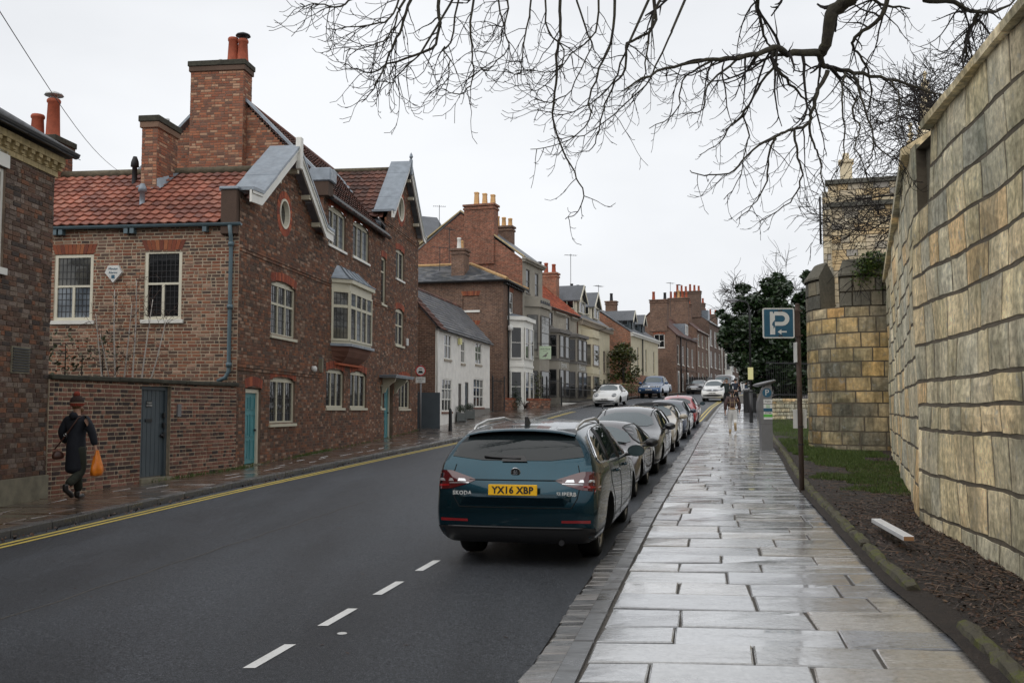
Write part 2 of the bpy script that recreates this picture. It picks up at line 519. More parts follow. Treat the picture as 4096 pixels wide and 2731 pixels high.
nt.links.new(ramp(nt, f, [(0.3, (0.022, 0.018, 0.015, 1)), (0.6, (0.05, 0.044, 0.028, 1)), (0.75, (0.085, 0.085, 0.04, 1))]), b.inputs['Base Color'])
b.inputs['Roughness'].default_value = 0.9
bump(nt, b, f, 0.8, 0.03)
leafy('birch_bark', [(0.42, 0.38, 0.34, 1), (0.5, 0.46, 0.42, 1)], 0.7)
leafy('twig_mat', [(0.05, 0.03, 0.022, 1), (0.09, 0.055, 0.04, 1)], 0.8)
m, nt, b = newmat('mossy_stone')
v = pos_node(nt)
f = noise(nt, v, 5, 6, 0.7)
nt.links.new(ramp(nt, f, [(0.35, (0.06, 0.052, 0.042, 1)), (0.52, (0.10, 0.092, 0.06, 1)), (0.60, (0.10, 0.11, 0.025, 1)), (0.75, (0.16, 0.15, 0.06, 1))]), b.inputs['Base Color'])
b.inputs['Roughness'].default_value = 0.9
bump(nt, b, noise(nt, v, 25, 5, 0.7), 0.9, 0.03)
# joinery, metal, glass
simple('paint_sage', S(196, 190, 168), 0.5, var=0.06, vs=3)
simple('paint_cream', S(214, 208, 188), 0.5, var=0.06, vs=3)
simple('paint_white_wood', S(226, 224, 216), 0.45, var=0.06, vs=3)
simple('paint_teal', S(72, 140, 146, 0.95), 0.4, var=0.10, vs=2)
simple('paint_slate', S(76, 86, 92, 0.9), 0.45, var=0.12, vs=2)
simple('paint_gutter', S(88, 108, 116, 0.9), 0.4, var=0.1, vs=3)
simple('paint_black', (0.014, 0.014, 0.015), 0.4, var=0.3, vs=6)
simple('paint_grey_trim', S(120, 116, 110), 0.55, var=0.08, vs=2)
simple('lead', S(132, 140, 148), 0.42, metal=0.35, var=0.18, vs=4, rrange=0.12)
simple('lead_came_mat', (0.03, 0.03, 0.032), 0.5, var=0.1)
simple('clay_pot', S(150, 76, 52, 1.15), 0.8, var=0.2, vs=8)
simple('clay_buff', S(206, 164, 112, 1.0), 0.8, var=0.15, vs=8)
simple('pot_black', (0.02, 0.02, 0.022), 0.7)
simple('metal_bright', S(190, 190, 188), 0.3, metal=0.8)
simple('chrome', (0.75, 0.76, 0.78), 0.12, metal=1.0, var=0.03)
simple('metal_dark', (0.03, 0.03, 0.032), 0.45, metal=0.2)
simple('concrete', S(128, 122, 104, 0.95), 0.85, var=0.25, vs=5, bmp=0.3)
simple('coping_moss', S(66, 64, 54, 0.9), 0.9, var=0.4, vs=7, bmp=0.5)
simple('ridge_mortar', S(96, 88, 72), 0.9, var=0.35, vs=8, bmp=0.5)
simple('ochre_ridge', S(176, 142, 98), 0.85, var=0.2, vs=6)
simple('render_white', S(232, 229, 222), 0.85, var=0.10, vs=2.5, bmp=0.35)
simple('render_grey', S(152, 146, 134), 0.85, var=0.12, vs=2.0, bmp=0.2)
simple('render_cream', S(208, 198, 170), 0.85, var=0.08, vs=2.0, bmp=0.15)
simple('render_buff', S(178, 166, 142), 0.85, var=0.15, vs=2.0)
simple('trim_grey', S(108, 104, 100), 0.7, var=0.08)
simple('trim_tan', S(160, 148, 132), 0.7, var=0.08)
simple('terracotta_soffit', S(116, 80, 66), 0.85, var=0.12, vs=2, bmp=0.25)
simple('yellow_stone', S(176, 158, 118), 0.85, var=0.25, vs=9, bmp=0.3)
def glass(name, c0, c1, rough=0.03, wob=0.12, ws=3.0, spec=0.6):
 m, nt, b = newmat(name)
 v = pos_node(nt)
 f = noise(nt, v, 1.3, 2)
 nt.links.new(ramp(nt, f, [(0.35, c0), (0.65, c1)]), b.inputs['Base Color'])
 b.inputs['Roughness'].default_value = rough
 b.inputs['Specular IOR Level'].default_value = spec
 if wob: bump(nt, b, noise(nt, v, ws, 2), wob, 0.02)
glass('pane_dark', (0.008, 0.009, 0.010, 1), (0.022, 0.023, 0.024, 1))
glass('pane_curtain', (0.05, 0.05, 0.045, 1), (0.17, 0.165, 0.145, 1), ws=2)
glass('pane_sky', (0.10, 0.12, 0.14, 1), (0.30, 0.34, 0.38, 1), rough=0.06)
glass('car_glass', (0.008, 0.012, 0.014, 1), (0.014, 0.020, 0.022, 1), 0.015, 0.0, spec=0.4)
glass('car_screen', (0.035, 0.055, 0.062, 1), (0.05, 0.075, 0.082, 1), 0.02, 0.0, spec=0.9)
def carpaint(name, col, metal=0.35, rough=0.32, coat=1.0):
 m, nt, b = newmat(name)
 v = pos_node(nt)
 f = noise(nt, v, 2.0, 5, 0.6)
 lo = tuple(x * 0.85 for x in col) + (1,)
 nt.links.new(ramp(nt, f, [(0.3, lo), (0.7, (*col, 1))]), b.inputs['Base Color'])
 b.inputs['Metallic'].default_value = metal
 b.inputs['Roughness'].default_value = rough
 b.inputs['Coat Weight'].default_value = coat
 b.inputs['Coat Roughness'].default_value = 0.04
 drops = noise(nt, v, 70, 2, 0.5)
 nt.links.new(ramp(nt, drops, [(0.62, g1(0.0)), (0.70, g1(1.0))]), b.inputs['Coat Roughness'])
 rr = ramp(nt, drops, [(0.64, g1(0.03)), (0.72, g1(0.16))])
 nt.links.new(rr, b.inputs['Coat Roughness'])
carpaint('car_teal', (0.0045, 0.038, 0.057), 0.8, 0.22, 0.6)
carpaint('car_plum', (0.045, 0.030, 0.033), 0.4)
carpaint('car_black', (0.010, 0.011, 0.014), 0.2)
carpaint('car_beige', (0.42, 0.37, 0.29), 0.1)
carpaint('car_navy', (0.012, 0.020, 0.045), 0.4)
carpaint('car_red', (0.33, 0.010, 0.014), 0.15)
carpaint('car_white', (0.74, 0.74, 0.72), 0.0)
carpaint('car_blue', (0.018, 0.068, 0.17), 0.5)
carpaint('car_grey', (0.075, 0.08, 0.085), 0.5)
carpaint('car_brown', (0.06, 0.045, 0.04), 0.4)
simple('tyre', (0.012, 0.012, 0.012), 0.8, var=0.2, vs=15)
simple('arch_black', (0.006, 0.006, 0.006), 0.9)
simple('trim_black', (0.014, 0.014, 0.015), 0.35, var=0.15)
simple('alloy', (0.40, 0.39, 0.37), 0.32, metal=0.85, var=0.08)
simple('alloy_dark', (0.10, 0.10, 0.10), 0.35, metal=0.7)
simple('soft_top', (0.010, 0.010, 0.011), 0.9, var=0.2, vs=20)
simple('plate_yellow', S(246, 190, 24, 1.0), 0.4, var=0.03)
simple('plate_white', (0.68, 0.68, 0.66), 0.4, var=0.03)
simple('plate_ink', (0.010, 0.010, 0.010), 0.5)
simple('lamp_red', (0.22, 0.006, 0.008), 0.08, var=0.1, coat=1.0)
simple('lamp_red_dark', (0.075, 0.004, 0.006), 0.06, var=0.1, coat=1.0)
simple('lamp_clear', (0.62, 0.63, 0.65), 0.08, metal=0.6, var=0.05, coat=1.0)
simple('lamp_housing', (0.06, 0.065, 0.07), 0.06, var=0.2, coat=1.0)
simple('lamp_amber', (0.5, 0.15, 0.02), 0.1)
simple('cloth_navy', (0.006, 0.008, 0.014), 0.85, var=0.25, vs=14, bmp=0.3)
simple('cloth_olive', (0.018, 0.021, 0.013), 0.9, var=0.3, vs=12)
simple('cloth_black', (0.008, 0.008, 0.009), 0.9, var=0.25, vs=12)
simple('cloth_white', (0.60, 0.59, 0.56), 0.9, var=0.1, vs=8)
simple('cloth_brown', (0.055, 0.028, 0.024), 0.65, var=0.3, vs=9)
simple('cloth_tan', (0.42, 0.31, 0.18), 0.9, var=0.12, vs=20)
simple('cloth_denim', (0.035, 0.055, 0.09), 0.9, var=0.2, vs=10)
simple('cloth_blue', (0.012, 0.018, 0.034), 0.8, var=0.2, vs=10)
simple('cloth_green', (0.012, 0.020, 0.018), 0.8, var=0.2, vs=10)
simple('leather_brown', (0.055, 0.020, 0.012), 0.4, var=0.2, vs=12)
simple('boot_leather', (0.014, 0.012, 0.012), 0.32, var=0.2, vs=15)
simple('hair_dark', (0.012, 0.008, 0.006), 0.6, var=0.3, vs=40)
simple('hair_brown', (0.16, 0.085, 0.04), 0.6, var=0.3, vs=40)
simple('skin', (0.46, 0.27, 0.19), 0.55, var=0.05)
simple('knit_brown', (0.035, 0.018, 0.014), 0.95, var=0.3, vs=60, bmp=0.6)
simple('knit_red', (0.26, 0.045, 0.025), 0.95, var=0.5, vs=60, bmp=0.6)
simple('knit_cream', (0.50, 0.42, 0.30), 0.95, var=0.1)
simple('bag_orange', (0.72, 0.20, 0.012), 0.3, var=0.2, vs=8)
simple('sign_blue', (0.022, 0.10, 0.165), 0.4, var=0.12, vs=12)
simple('sign_white', (0.66, 0.66, 0.63), 0.45, var=0.06, vs=10)
simple('sign_scar', (0.012, 0.06, 0.10), 0.6)
simple('sign_red', (0.45, 0.03, 0.03), 0.45)
simple('sign_green', S(188, 206, 176), 0.5, var=0.04)
simple('sign_yellow', S(230, 224, 160), 0.6, var=0.04)
simple('rust_post', (0.06, 0.038, 0.028), 0.75, var=0.4, vs=7, bmp=0.2)
simple('meter_grey', (0.20, 0.20, 0.205), 0.4, metal=0.3, var=0.08)
simple('print_green', (0.10, 0.42, 0.06), 0.5)
simple('wood_white', (0.66, 0.66, 0.66), 0.6, var=0.06)
simple('wood_raw', (0.35, 0.18, 0.08), 0.8)
simple('wire_mat', (0.02, 0.02, 0.02), 0.6)
simple('planter_grey', S(96, 100, 98), 0.6)
def brick_tex(name, c1, c2, mo, k_=1.0, dark=.6):
 """coursed brick for walls too far away to tell bricks apart; building-local coordinates"""
 m, nt, b = newmat(name)
 tc = nt.nodes.new('ShaderNodeTexCoord')
 sx = nt.nodes.new('ShaderNodeSeparateXYZ'); nt.links.new(tc.outputs['Object'], sx.inputs[0])
 ad = nt.nodes.new('ShaderNodeMath'); ad.operation = 'ADD'
 nt.links.new(sx.outputs['X'], ad.inputs[0]); nt.links.new(sx.outputs['Y'], ad.inputs[1])
 cb = nt.nodes.new('ShaderNodeCombineXYZ'); nt.links.new(ad.outputs[0], cb.inputs['X']); nt.links.new(sx.outputs['Z'], cb.inputs['Y'])
 bt = nt.nodes.new('ShaderNodeTexBrick')
 bt.inputs['Color1'].default_value = S(*c1, k_); bt.inputs['Color2'].default_value = S(*c2, k_); bt.inputs['Mortar'].default_value = S(*mo, k_)
 bt.inputs['Scale'].default_value = 1.0; bt.inputs['Brick Width'].default_value = .23; bt.inputs['Row Height'].default_value = .078
 bt.inputs['Mortar Size'].default_value = .008; bt.inputs['Bias'].default_value = -.1
 nt.links.new(cb.outputs[0], bt.inputs['Vector'])
 v = pos_node(nt)
 f = noise(nt, v, 7, 5, .7); f2 = noise(nt, v, .6, 4, .6)
 c = mix(nt, 1.0, bt.outputs['Color'], ramp(nt, f, [(.3, g1(dark)), (.7, g1(1.35))]), 'MULTIPLY')
 c = mix(nt, 1.0, c, ramp(nt, f2, [(.3, g1(.75)), (.7, g1(1.15))]), 'MULTIPLY')
 nt.links.new(c, b.inputs['Base Color'])
 b.inputs['Roughness'].default_value = .9
 b.inputs['Specular IOR Level'].default_value = .3
 bump(nt, b, bt.outputs['Fac'], -.4, .01)
brick_tex('btex_brown', (104, 78, 64), (82, 64, 56), (120, 106, 94), 1.35)
brick_tex('btex_red', (142, 86, 66), (104, 70, 58), (140, 124, 108), 1.1, .5)
brick_tex('btex_orange', (142, 90, 68), (104, 76, 64), (150, 132, 114), 1.3)
brick_tex('btex_dark', (92, 72, 62), (74, 62, 56), (112, 98, 88), 1.35)
brick_tex('btex_grey', (158, 151, 138), (152, 146, 134), (140, 134, 124), 1.05, .92)
# ================================================================ GROUND
G_TAB = [(-60, -1.2), (0, 0.0), (20, .44), (36, .81), (42, 1.02), (50, 1.37), (64, 2.02), (72, 2.44), (80, 2.77), (100, 3.4), (125, 4.0), (160, 4.8), (250, 6.0), (420, 8.0)]
KR_TAB = [(-30, -7.0), (0, -.85), (6.03, .376), (7.6, .678), (10.88, 1.363), (14.56, 2.13), (20, 3.33), (25, 4.44), (34.8, 6.56), (47.4, 9.46), (63.6, 13.38), (80, 17.9), (100, 24.2), (125, 33), (160, 46), (250, 80)]
KL_TAB = [(-30, -14.0), (6, -7.75), (12.7, -6.65), (19.3, -5.55), (27, -4.0), (32, -2.95), (38, -1.65), (45, -0.05), (52, 1.7), (62, 4.3), (73, 7.7), (80, 10.0), (98, 16.5), (110, 21.0), (125, 26.2), (160, 38.5), (250, 72)]
BL_TAB = [(-30, -14.9), (6, -8.6), (17.3, -8.03), (23.1, -6.39), (42, -4.0), (44, -3.35), (55.2, -1.15), (57, -.4), (61.5, 1.2), (66, 2.6), (74, 5.4), (84.5, 8.6), (87, 10.3), (99, 14.6), (103, 16.9), (114, 21.0), (134.4, 28.2), (160, 37), (250, 70)]
ER_TAB = [(-30, -4.5), (0, 1.6), (7.5, 3.2), (8.57, 3.27), (10.2, 3.58), (16.8, 4.88), (20, 5.58), (25, 6.75), (37.6, 9.55), (47, 11.8), (63, 15.9), (80, 20.4), (100, 26.8), (160, 49), (250, 83)]
WR_TAB = [(-30, -2.0), (2, 3.3), (12.9, 5.24), (26.4, 10.0), (30, 11.5), (60, 24), (250, 120)]
def smooth_tab(t, y, h=1.5):
 return (interp(t, y - h) + 2 * interp(t, y) + interp(t, y + h)) / 4
def gz(y): return smooth_tab(G_TAB, y, 3)
def KR(y): return smooth_tab(KR_TAB, y)
def KL(y): return smooth_tab(KL_TAB, y)
def BL(y): return interp(BL_TAB, y)
def ER(y): return smooth_tab(ER_TAB, y, .6)
def WR(y): return interp(WR_TAB, y)
def road_z(x, y):
 c = 0.012 * max(0.0, min(1.0, (56 - y) / 14.0))
 return gz(y) - c * max(0.0, min(12.0, KR(y) - x))
PAVE = 0.11
def pave_z(x, y):
 return road_z(x, y) + PAVE
def verge_z(x, y):
 t = max(0.0, min(1.0, (x - ER(y)) / 2.0))
 return pave_z(x, y) + 0.03 + 0.05 * t
YS = [-30, -20, -12, -6, 0] + [i * 1.0 for i in range(1, 70)] + [70 + 2.5 * i for i in range(1, 25)] + [140, 160, 200, 250]
def strip(name, fa, fb, zf, mat, n=4, ya=-30, yb=250, label=None, kind='structure', da=0.0):
 b = MB()
 ys = [y for y in YS if ya <= y <= yb]
 vs, fs = [], []
 for y in ys:
  a, c = fa(y), fb(y)
  for i in range(n + 1):
   x = a + (c - a) * i / n
   vs.append((x, y, zf(x, y) + da))
 for j in range(len(ys) - 1):
  for i in range(n):
   q = j * (n + 1) + i
   fs.append((q, q + 1, q + n + 2, q + n + 1))
 b.add(vs, fs)
 return b.build(name, mat, smooth=True, kind=kind, label=label)
# wide base sheet reaching the horizon
b = MB()
vs, fs = [], []
gys = [-60, -30, 0, 20, 36, 50, 64, 80, 100, 125, 160, 250, 420, 900]
for y in gys:
 for x in (-700, -60, -9, 0, 12, 40, 120, 700):
  vs.append((x, y, interp(G_TAB, min(y, 420)) - 0.32))
for j in range(len(gys) - 1):
 for i in range(7):
  q = j * 8 + i
  fs.append((q, q + 1, q + 9, q + 8))
b.add(vs, fs)
b.build('ground', 'soil', kind='structure')
road = strip('road', lambda y: KL(y) + .02, lambda y: KR(y) - .40, road_z, 'asphalt', 8)
pav_r = strip('pavement_right', lambda y: KR(y) - .16, lambda y: ER(y) + .3, lambda x, y: pave_z(x, y) - .018, 'joint_mat', 3)
pav_l = strip('pavement_left', lambda y: BL(y) - 1.2, lambda y: KL(y) - .12, lambda x, y: pave_z(x, y) - .018, 'joint_mat', 3)
verge = strip('verge', lambda y: ER(y) - .05, lambda y: WR(y) + 1.5, verge_z, 'soil', 10, ya=-30, yb=62)
gut_base = strip('gutter', lambda y: KR(y) - .44, lambda y: KR(y) - .13, lambda x, y: road_z(x, y) - .02, 'joint_mat', 1, ya=-30, yb=250)
def slab_mesh(corners, thick, tiltz, rnd, mat, bev=0.008, nm='paving_slab'):
 """flagstone from four top corners (x, y), chamfered, a little out of level"""
 c = [Vector(p) for p in corners]
 mid = sum(c, Vector()) / 4
 top = [p + (mid - p).normalized() * bev * 1.4 for p in c]
 low = [Vector((p.x, p.y, p.z - bev)) for p in c]
 bot = [Vector((p.x, p.y, p.z - thick)) for p in c]
 for i, p in enumerate(top):
  p.z += tiltz[i]; low[i].z += tiltz[i]
 vs = [q - mid for q in top + low + bot]
 fs = [(0, 1, 2, 3)]
 for i in range(4):
  j = (i + 1) % 4
  fs.append((i, i + 4, j + 4, j)); fs.append((i + 4, i + 8, j + 8, j + 4))
 bb = MB(); bb.add(vs, fs, 0, rnd)
 return bb.mesh(nm, mat), mid
def pave(parent, fa, fb, zf, y0, y1, rows, lens, mat, skew, gap, seed, name='paving_slab', thick=.06, y_single=50):
 """courses of flagstones; past y_single they are joined into one part"""
 rr = random.Random(seed)
 y = y0
 far = MB()
 while y < y1:
  d = rr.uniform(*rows)
  ya, yb = y + gap * 1.1, y + d - gap * 1.1
  W = fb(y) - fa(y)
  xs = [0.0]
  x = rr.uniform(lens[0] * .5, lens[1]) if W > lens[0] * 1.3 else W
  while x < W - lens[0] * .45:
   xs.append(x / W)
   x += rr.uniform(*lens)
  xs.append(1.0)
  for i in range(len(xs) - 1):
   g_ = gap * rr.uniform(.5, 1.2)
   cs = []
   for (t, yy, sg) in ((xs[i], ya, 1), (xs[i + 1], ya, -1), (xs[i + 1], yb, -1), (xs[i], yb, 1)):
    a, c = fa(yy), fb(yy)
    X = a + (c - a) * t + sg * g_ / 2
    Y = yy - skew * (X - a)
    cs.append((X + rr.uniform(-.007, .007), Y + rr.uniform(-.007, .007), zf(X, Y)))
   tl = [rr.uniform(-.009, .009) for _ in range(4)]
   rd = rr.random()
   if y < y_single:
    me, mid = slab_mesh(cs, thick, tl, rd, mat, .009, name)
    o = bpy.data.objects.new(name, me)
    COL.objects.link(o); o.parent = parent; o.location = mid
   else:
    far.face([(p[0], p[1], p[2] + t_) for p, t_ in zip(cs, tl)], 0, rd)
  y += d
 if far.f: far.build('far_paving', mat, parent, kind='stuff')
pave(pav_r, lambda y: KR(y) + .01, lambda y: ER(y), pave_z, 3.2, 66, (.46, .70), (.6, 1.3), 'flag_right', .08, .018, 5, y_single=48)
pave(pav_l, lambda y: BL(y) - .05, lambda y: KL(y) - .17, pave_z, 7.0, 66, (.5, .75), (.7, 1.3), 'flag_left', .12, .014, 6)
def kerbs(parent, fx0, fx1, zf, top, y0, y1, ln, mat, seed, name='kerb_stone', bev=.02):
 rr = random.Random(seed)
 y = y0
 while y < y1:
  d = rr.uniform(*ln)
  e_ = .010 if name == 'sett' else .007
  j_ = lambda: rr.uniform(-.02, .012) if name == 'sett' else 0
  cs = [(fx0(y + e_) + j_(), y + e_), (fx1(y + e_), y + e_), (fx1(y + d - e_), y + d - e_), (fx0(y + d - e_) + j_(), y + d - e_)]
  cs = [(x, yy, zf(x, yy) + top) for x, yy in cs]
  me, mid = slab_mesh(cs, .22, [rr.uniform(-.004, .004) for _ in range(4)], rr.random(), mat, bev, name)
  o = bpy.data.objects.new(name, me)
  COL.objects.link(o); o.parent = parent; o.location = mid
  y += d
kerbs(pav_r, lambda y: KR(y) - .15, lambda y: KR(y) - .005, road_z, PAVE + .002, 3, 66, (.8, 1.15), 'kerb_mat', 1)
kerbs(pav_l, lambda y: KL(y) - .16, lambda y: KL(y), road_z, PAVE + .006, 5, 66, (.8, 1.0), 'kerb_mat', 2)
kerbs(gut_base, lambda y: KR(y) - .39 - .02 * math.sin(y * 3.1), lambda y: KR(y) - .16, road_z, .014, 3.6, 48, (.15, .25), 'sett_mat', 3, 'sett', .012)
# painted lines, 4 mm sheets on the asphalt
def line_strip(name, fx, w, y0, y1, mat, parent=road, step=1.0, dz=.005):
 b = MB()
 n = max(1, int((y1 - y0) / step))
 vs, fs = [], []
 for i in range(n + 1):
  y = y0 + (y1 - y0) * i / n
  x = fx(y)
  vs += [(x - w / 2, y, road_z(x, y) + dz), (x + w / 2, y, road_z(x, y) + dz)]
 fs = [(2 * i, 2 * i + 1, 2 * i + 3, 2 * i + 2) for i in range(n)]
 b.add(vs, fs)
 return b.build(name, mat, parent)
line_strip('yellow_line', lambda y: KL(y) + .27, .075, -20, 58, 'paint_yellow')
line_strip('yellow_line', lambda y: KL(y) + .43, .075, -20, 58, 'paint_yellow')
line_strip('yellow_line', lambda y: KR(y) - .58, .09, 48, 110, 'paint_yellow')
line_strip('yellow_line', lambda y: KR(y) - .78, .09, 48, 110, 'paint_yellow')
for i in range(12):                                   # parking bay marks, 0.6 m dashes at 1.2 m
 y0 = 5.68 + 1.19 * i
 if i == 5: continue
 line_strip('bay_mark', lambda y: -1.78 + (y - 6.87) * .2285, .085, y0, y0 + .62, 'paint_white', step=.3)
for i in range(6):
 line_strip('bay_mark', lambda y: KL(y) + 2.3, .09, 62 + 1.6 * i, 62.8 + 1.6 * i, 'paint_white')
b = MB(); b.lathe([(0.0, .006), (.035, .006), (.04, .003)], 10, mat=Matrix.Translation((-1.31, 7.81, road_z(-1.31, 7.81))))
b.build('paint_spot', 'paint_white', road)
# tarmac seam down the middle of the lane
line_strip('tarmac_seam', lambda y: -4.55 + (y - 7) * .205 + .02 * math.sin(y * 5), .02, 7.0, 17, 'joint_mat', step=.25, dz=.003)
# edging stones along the planted verge
def edging(y0, y1, seed):
 rr = random.Random(seed)
 y = y0
 while y < y1:
  d = rr.uniform(.8, 1.3)
  bb = MB()
  xa = ER(y) + .13; xb = ER(y + d) + .13
  n = 7
  vs = []
  prof = [(-.075, -.12), (-.08, .02), (-.06, .075), (-.015, .095), (.035, .085), (.07, .04), (.075, -.12)]
  m0 = Vector((xa, y, pave_z(xa, y)))
  for i in range(n + 1):
   t = i / n
   X = xa + (xb - xa) * t; Y = y + .012 + (d - .024) * t
   kx = .82 if i in (0, n) else 1.0
   for px_, pz_ in prof:
    vs.append(Vector((X + px_ * kx + rr.uniform(-.012, .012), Y + rr.uniform(-.012, .012), pave_z(X, Y) + pz_ * kx + rr.uniform(-.014, .014))) - m0)
  k7 = len(prof)
  fs = [(i * k7 + j, i * k7 + j + 1, (i + 1) * k7 + j + 1, (i + 1) * k7 + j) for i in range(n) for j in range(k7 - 1)] + [tuple(range(k7)), tuple(n * k7 + j for j in range(k7))]
  bb.add(vs, fs)
  bb.build('edging_stone', 'mossy_stone', verge, loc=m0)
  y += d
edging(2.5, 7.3, 1); edging(8.6, 46, 2)
# leaf litter and twigs under the wall, drifted leaves along the far kerb
rr = random.Random(3)
b = MB()
def leaf(bb, p, s, rr, flat=.5):
 a = rr.uniform(0, 2 * PI); t = rr.uniform(-flat, flat); t2 = rr.uniform(-flat, flat)
 u = Vector((math.cos(a), math.sin(a), t)); v = Vector((-math.sin(a), math.cos(a), t2)) * .55
 p = Vector(p)
 bb.face([p - u * s, p - v * s, p + u * s, p + v * s], 0, rr.random())
for _ in range(11000):
 y = 4 + 20 * rr.random() ** 1.5
 a, w = ER(y) + .22, WR(y)
 x = a + (w - a) * (1 - rr.random() ** 1.5)
 if y > 15 and x < ER(y) + 1.2 and rr.random() < .7: continue
 leaf(b, (x, y, verge_z(x, y) + rr.uniform(.003, .02)), rr.uniform(.008, .026), rr, .6)
for _ in range(900):
 y = 5 + 17 * rr.random()
 a, w = ER(y) + .25, WR(y) - .05
 x = a + (w - a) * (1 - rr.random() ** 1.3)
 an = rr.uniform(0, PI); l = rr.uniform(.04, .12); z = verge_z(x, y) + .012
 dx, dy = math.cos(an) * l, math.sin(an) * l
 b.tube([(x - dx, y - dy, z), (x + dx, y + dy, z + rr.uniform(0, .02))], .0028, 3, cap=False, rnd=rr.choice((.6, .95, 1.0)))
b.build('leaf_litter', 'litter_mat', label='brown fallen leaves and twigs heaped under the old stone wall', cat='leaf litter', kind='stuff')
b = MB()
for _ in range(700):
 y = 7 + 36 * rr.random()
 x = KL(y) + .02 + .17 * rr.random() ** 2
 leaf(b, (x, y, road_z(x, y) + rr.uniform(.004, .03)), rr.uniform(.012, .035), rr, .8)
for _ in range(60):
 y = rr.uniform(5, 20); x = rr.uniform(KL(y) + 1, KR(y) - .5)
 leaf(b, (x, y, road_z(x, y) + .006), rr.uniform(.012, .03), rr, .2)
b.build('gutter_leaves', 'litter_mat', label='thin drift of dead leaves along the kerb by the yellow lines', cat='leaves', kind='stuff')
# turf on the verge
b = MB()
def blade(x, y, h):
 a = rr.uniform(0, 2 * PI); z = verge_z(x, y)
 dx, dy = .006 * math.cos(a), .006 * math.sin(a)
 lx, ly = rr.uniform(-.4, .4) * h, rr.uniform(-.4, .4) * h
 b.face([(x - dx, y - dy, z), (x + dx, y + dy, z), (x + lx, y + ly, z + h)], 0, rr.random())
patches = [((6.6, 18.6), .8, 1.3, 1), ((6.2, 16.6), .55, .7, .9), ((7.6, 21.5), .9, 2.2, 1), ((8.1, 25.2), 1.0, 2.0, 1), ((8.7, 30), 1.3, 3, 1), ((11.0, 36), 1.6, 5, 1), ((11.5, 42), 1.6, 5, 1)]
for (cx, cy), ax, ay, dn in patches:
 for _ in range(int(5200 * dn * min(1.6, ax * ay))):
  r_ = math.sqrt(rr.random()); a = rr.uniform(0, 2 * PI)
  wob = 1 + .25 * math.sin(3 * a + cx) + .15 * math.sin(7 * a)
  x, y = cx + ax * r_ * wob * math.cos(a), cy + ay * r_ * wob * math.sin(a)
  if x < ER(y) + .25: continue
  blade(x, y, rr.uniform(.03, .075) * (1.5 if cy > 25 else 1))
b.build('turf', 'grass_mat', label='patches of short green grass on the verge before the round turret', cat='grass', kind='stuff')
# ================================================================ WALL, ROOF AND WINDOW BUILDERS
class Pieces:
 """bricks, stones or tiles of one thing: the nearest become parts of their own, the rest one joined part"""
 def __init__(s, root, name, rest, mats, limit=300):
  s.root, s.name, s.rest, s.mats, s.limit, s.p = root, name, rest, mats, limit, []
 def add(s, vs, fs, mi=0, rnd=0.5, c=None):
  s.p.append((vs, fs, mi, rnd, c))
 def finish(s, parent=None):
  parent = parent or s.root
  mw = Matrix.Translation(s.root.location) @ Matrix.Rotation(s.root.rotation_euler.z, 4, 'Z')
  zb = ZB.get(s.root, 0) or 0
  cp = Vector(cam.location)
  def dist(q):
   c = Vector(q[4]); c.z -= zb
   w = mw @ c
   pen = 0.0
   if w.y > 0.5:                                 # favour what stands inside the frame
    sx = abs(w.x / w.y); sz = abs((w.z - 1.87) / w.y)
    if sx > .53 or sz > .45: pen = 60
   else:
    pen = 90
   return (w - cp).length + pen
  q = sorted(s.p, key=dist)
  for vs, fs, mi, rnd, c in q[:s.limit]:
   bb = MB()
   c = Vector(c)
   bb.add([Vector(v) - c for v in vs], fs, 0, rnd)
   me = bb.mesh(s.name, s.mats[mi])
   o = bpy.data.objects.new(s.name, me)
   COL.objects.link(o); o.parent = parent
   o.location = (c.x, c.y, c.z - zb)
  if len(q) > s.limit:
   bb = MB()
   for vs, fs, mi, rnd, c in q[s.limit:]:
    bb.add(vs, fs, mi, rnd)
   ZB.setdefault(parent, zb)
   bb.build(s.rest, s.mats, parent, kind='stuff')
def spans(poly, z):
 xs = []
 n = len(poly)
 for i in range(n):
  (a0, z0), (a1, z1) = poly[i], poly[(i + 1) % n]
  if (z0 <= z < z1) or (z1 <= z < z0):
   xs.append(a0 + (a1 - a0) * (z - z0) / (z1 - z0))
 xs.sort()
 return [(xs[i], xs[i + 1]) for i in range(0, len(xs) - 1, 2)]
def cut(iv, lo, hi):
 out = []
 for a, b in iv:
  if hi <= a or lo >= b:
   out.append((a, b))
  else:
   if lo > a: out.append((a, lo))
   if hi < b: out.append((hi, b))
 return out
def open_span(o, z):
 t = o[0]
 if t == 'rect':
  return (o[1], o[2]) if o[3] <= z <= o[4] else None
 if t == 'arch':                                        # segmental head
  _, a0, a1, z0, z1, rise = o
  if z < z0: return None
  if z <= z1 - rise: return (a0, a1)
  if z >= z1: return None
  h = (a1 - a0) / 2
  Rr = (h * h + rise * rise) / (2 * rise)
  zc = z1 - Rr
  d = Rr * Rr - (z - zc) ** 2
  w = math.sqrt(max(0, d))
  return ((a0 + a1) / 2 - w, (a0 + a1) / 2 + w)
 if t == 'oval':
  _, ac, zc, ra, rz = o
  if abs(z - zc) >= rz: return None
  w = ra * math.sqrt(1 - ((z - zc) / rz) ** 2)
  return (ac - w, ac + w)
BRF = [(0, 1, 2, 3), (0, 4, 5, 1), (1, 5, 6, 2), (2, 6, 7, 3), (3, 7, 4, 0)]
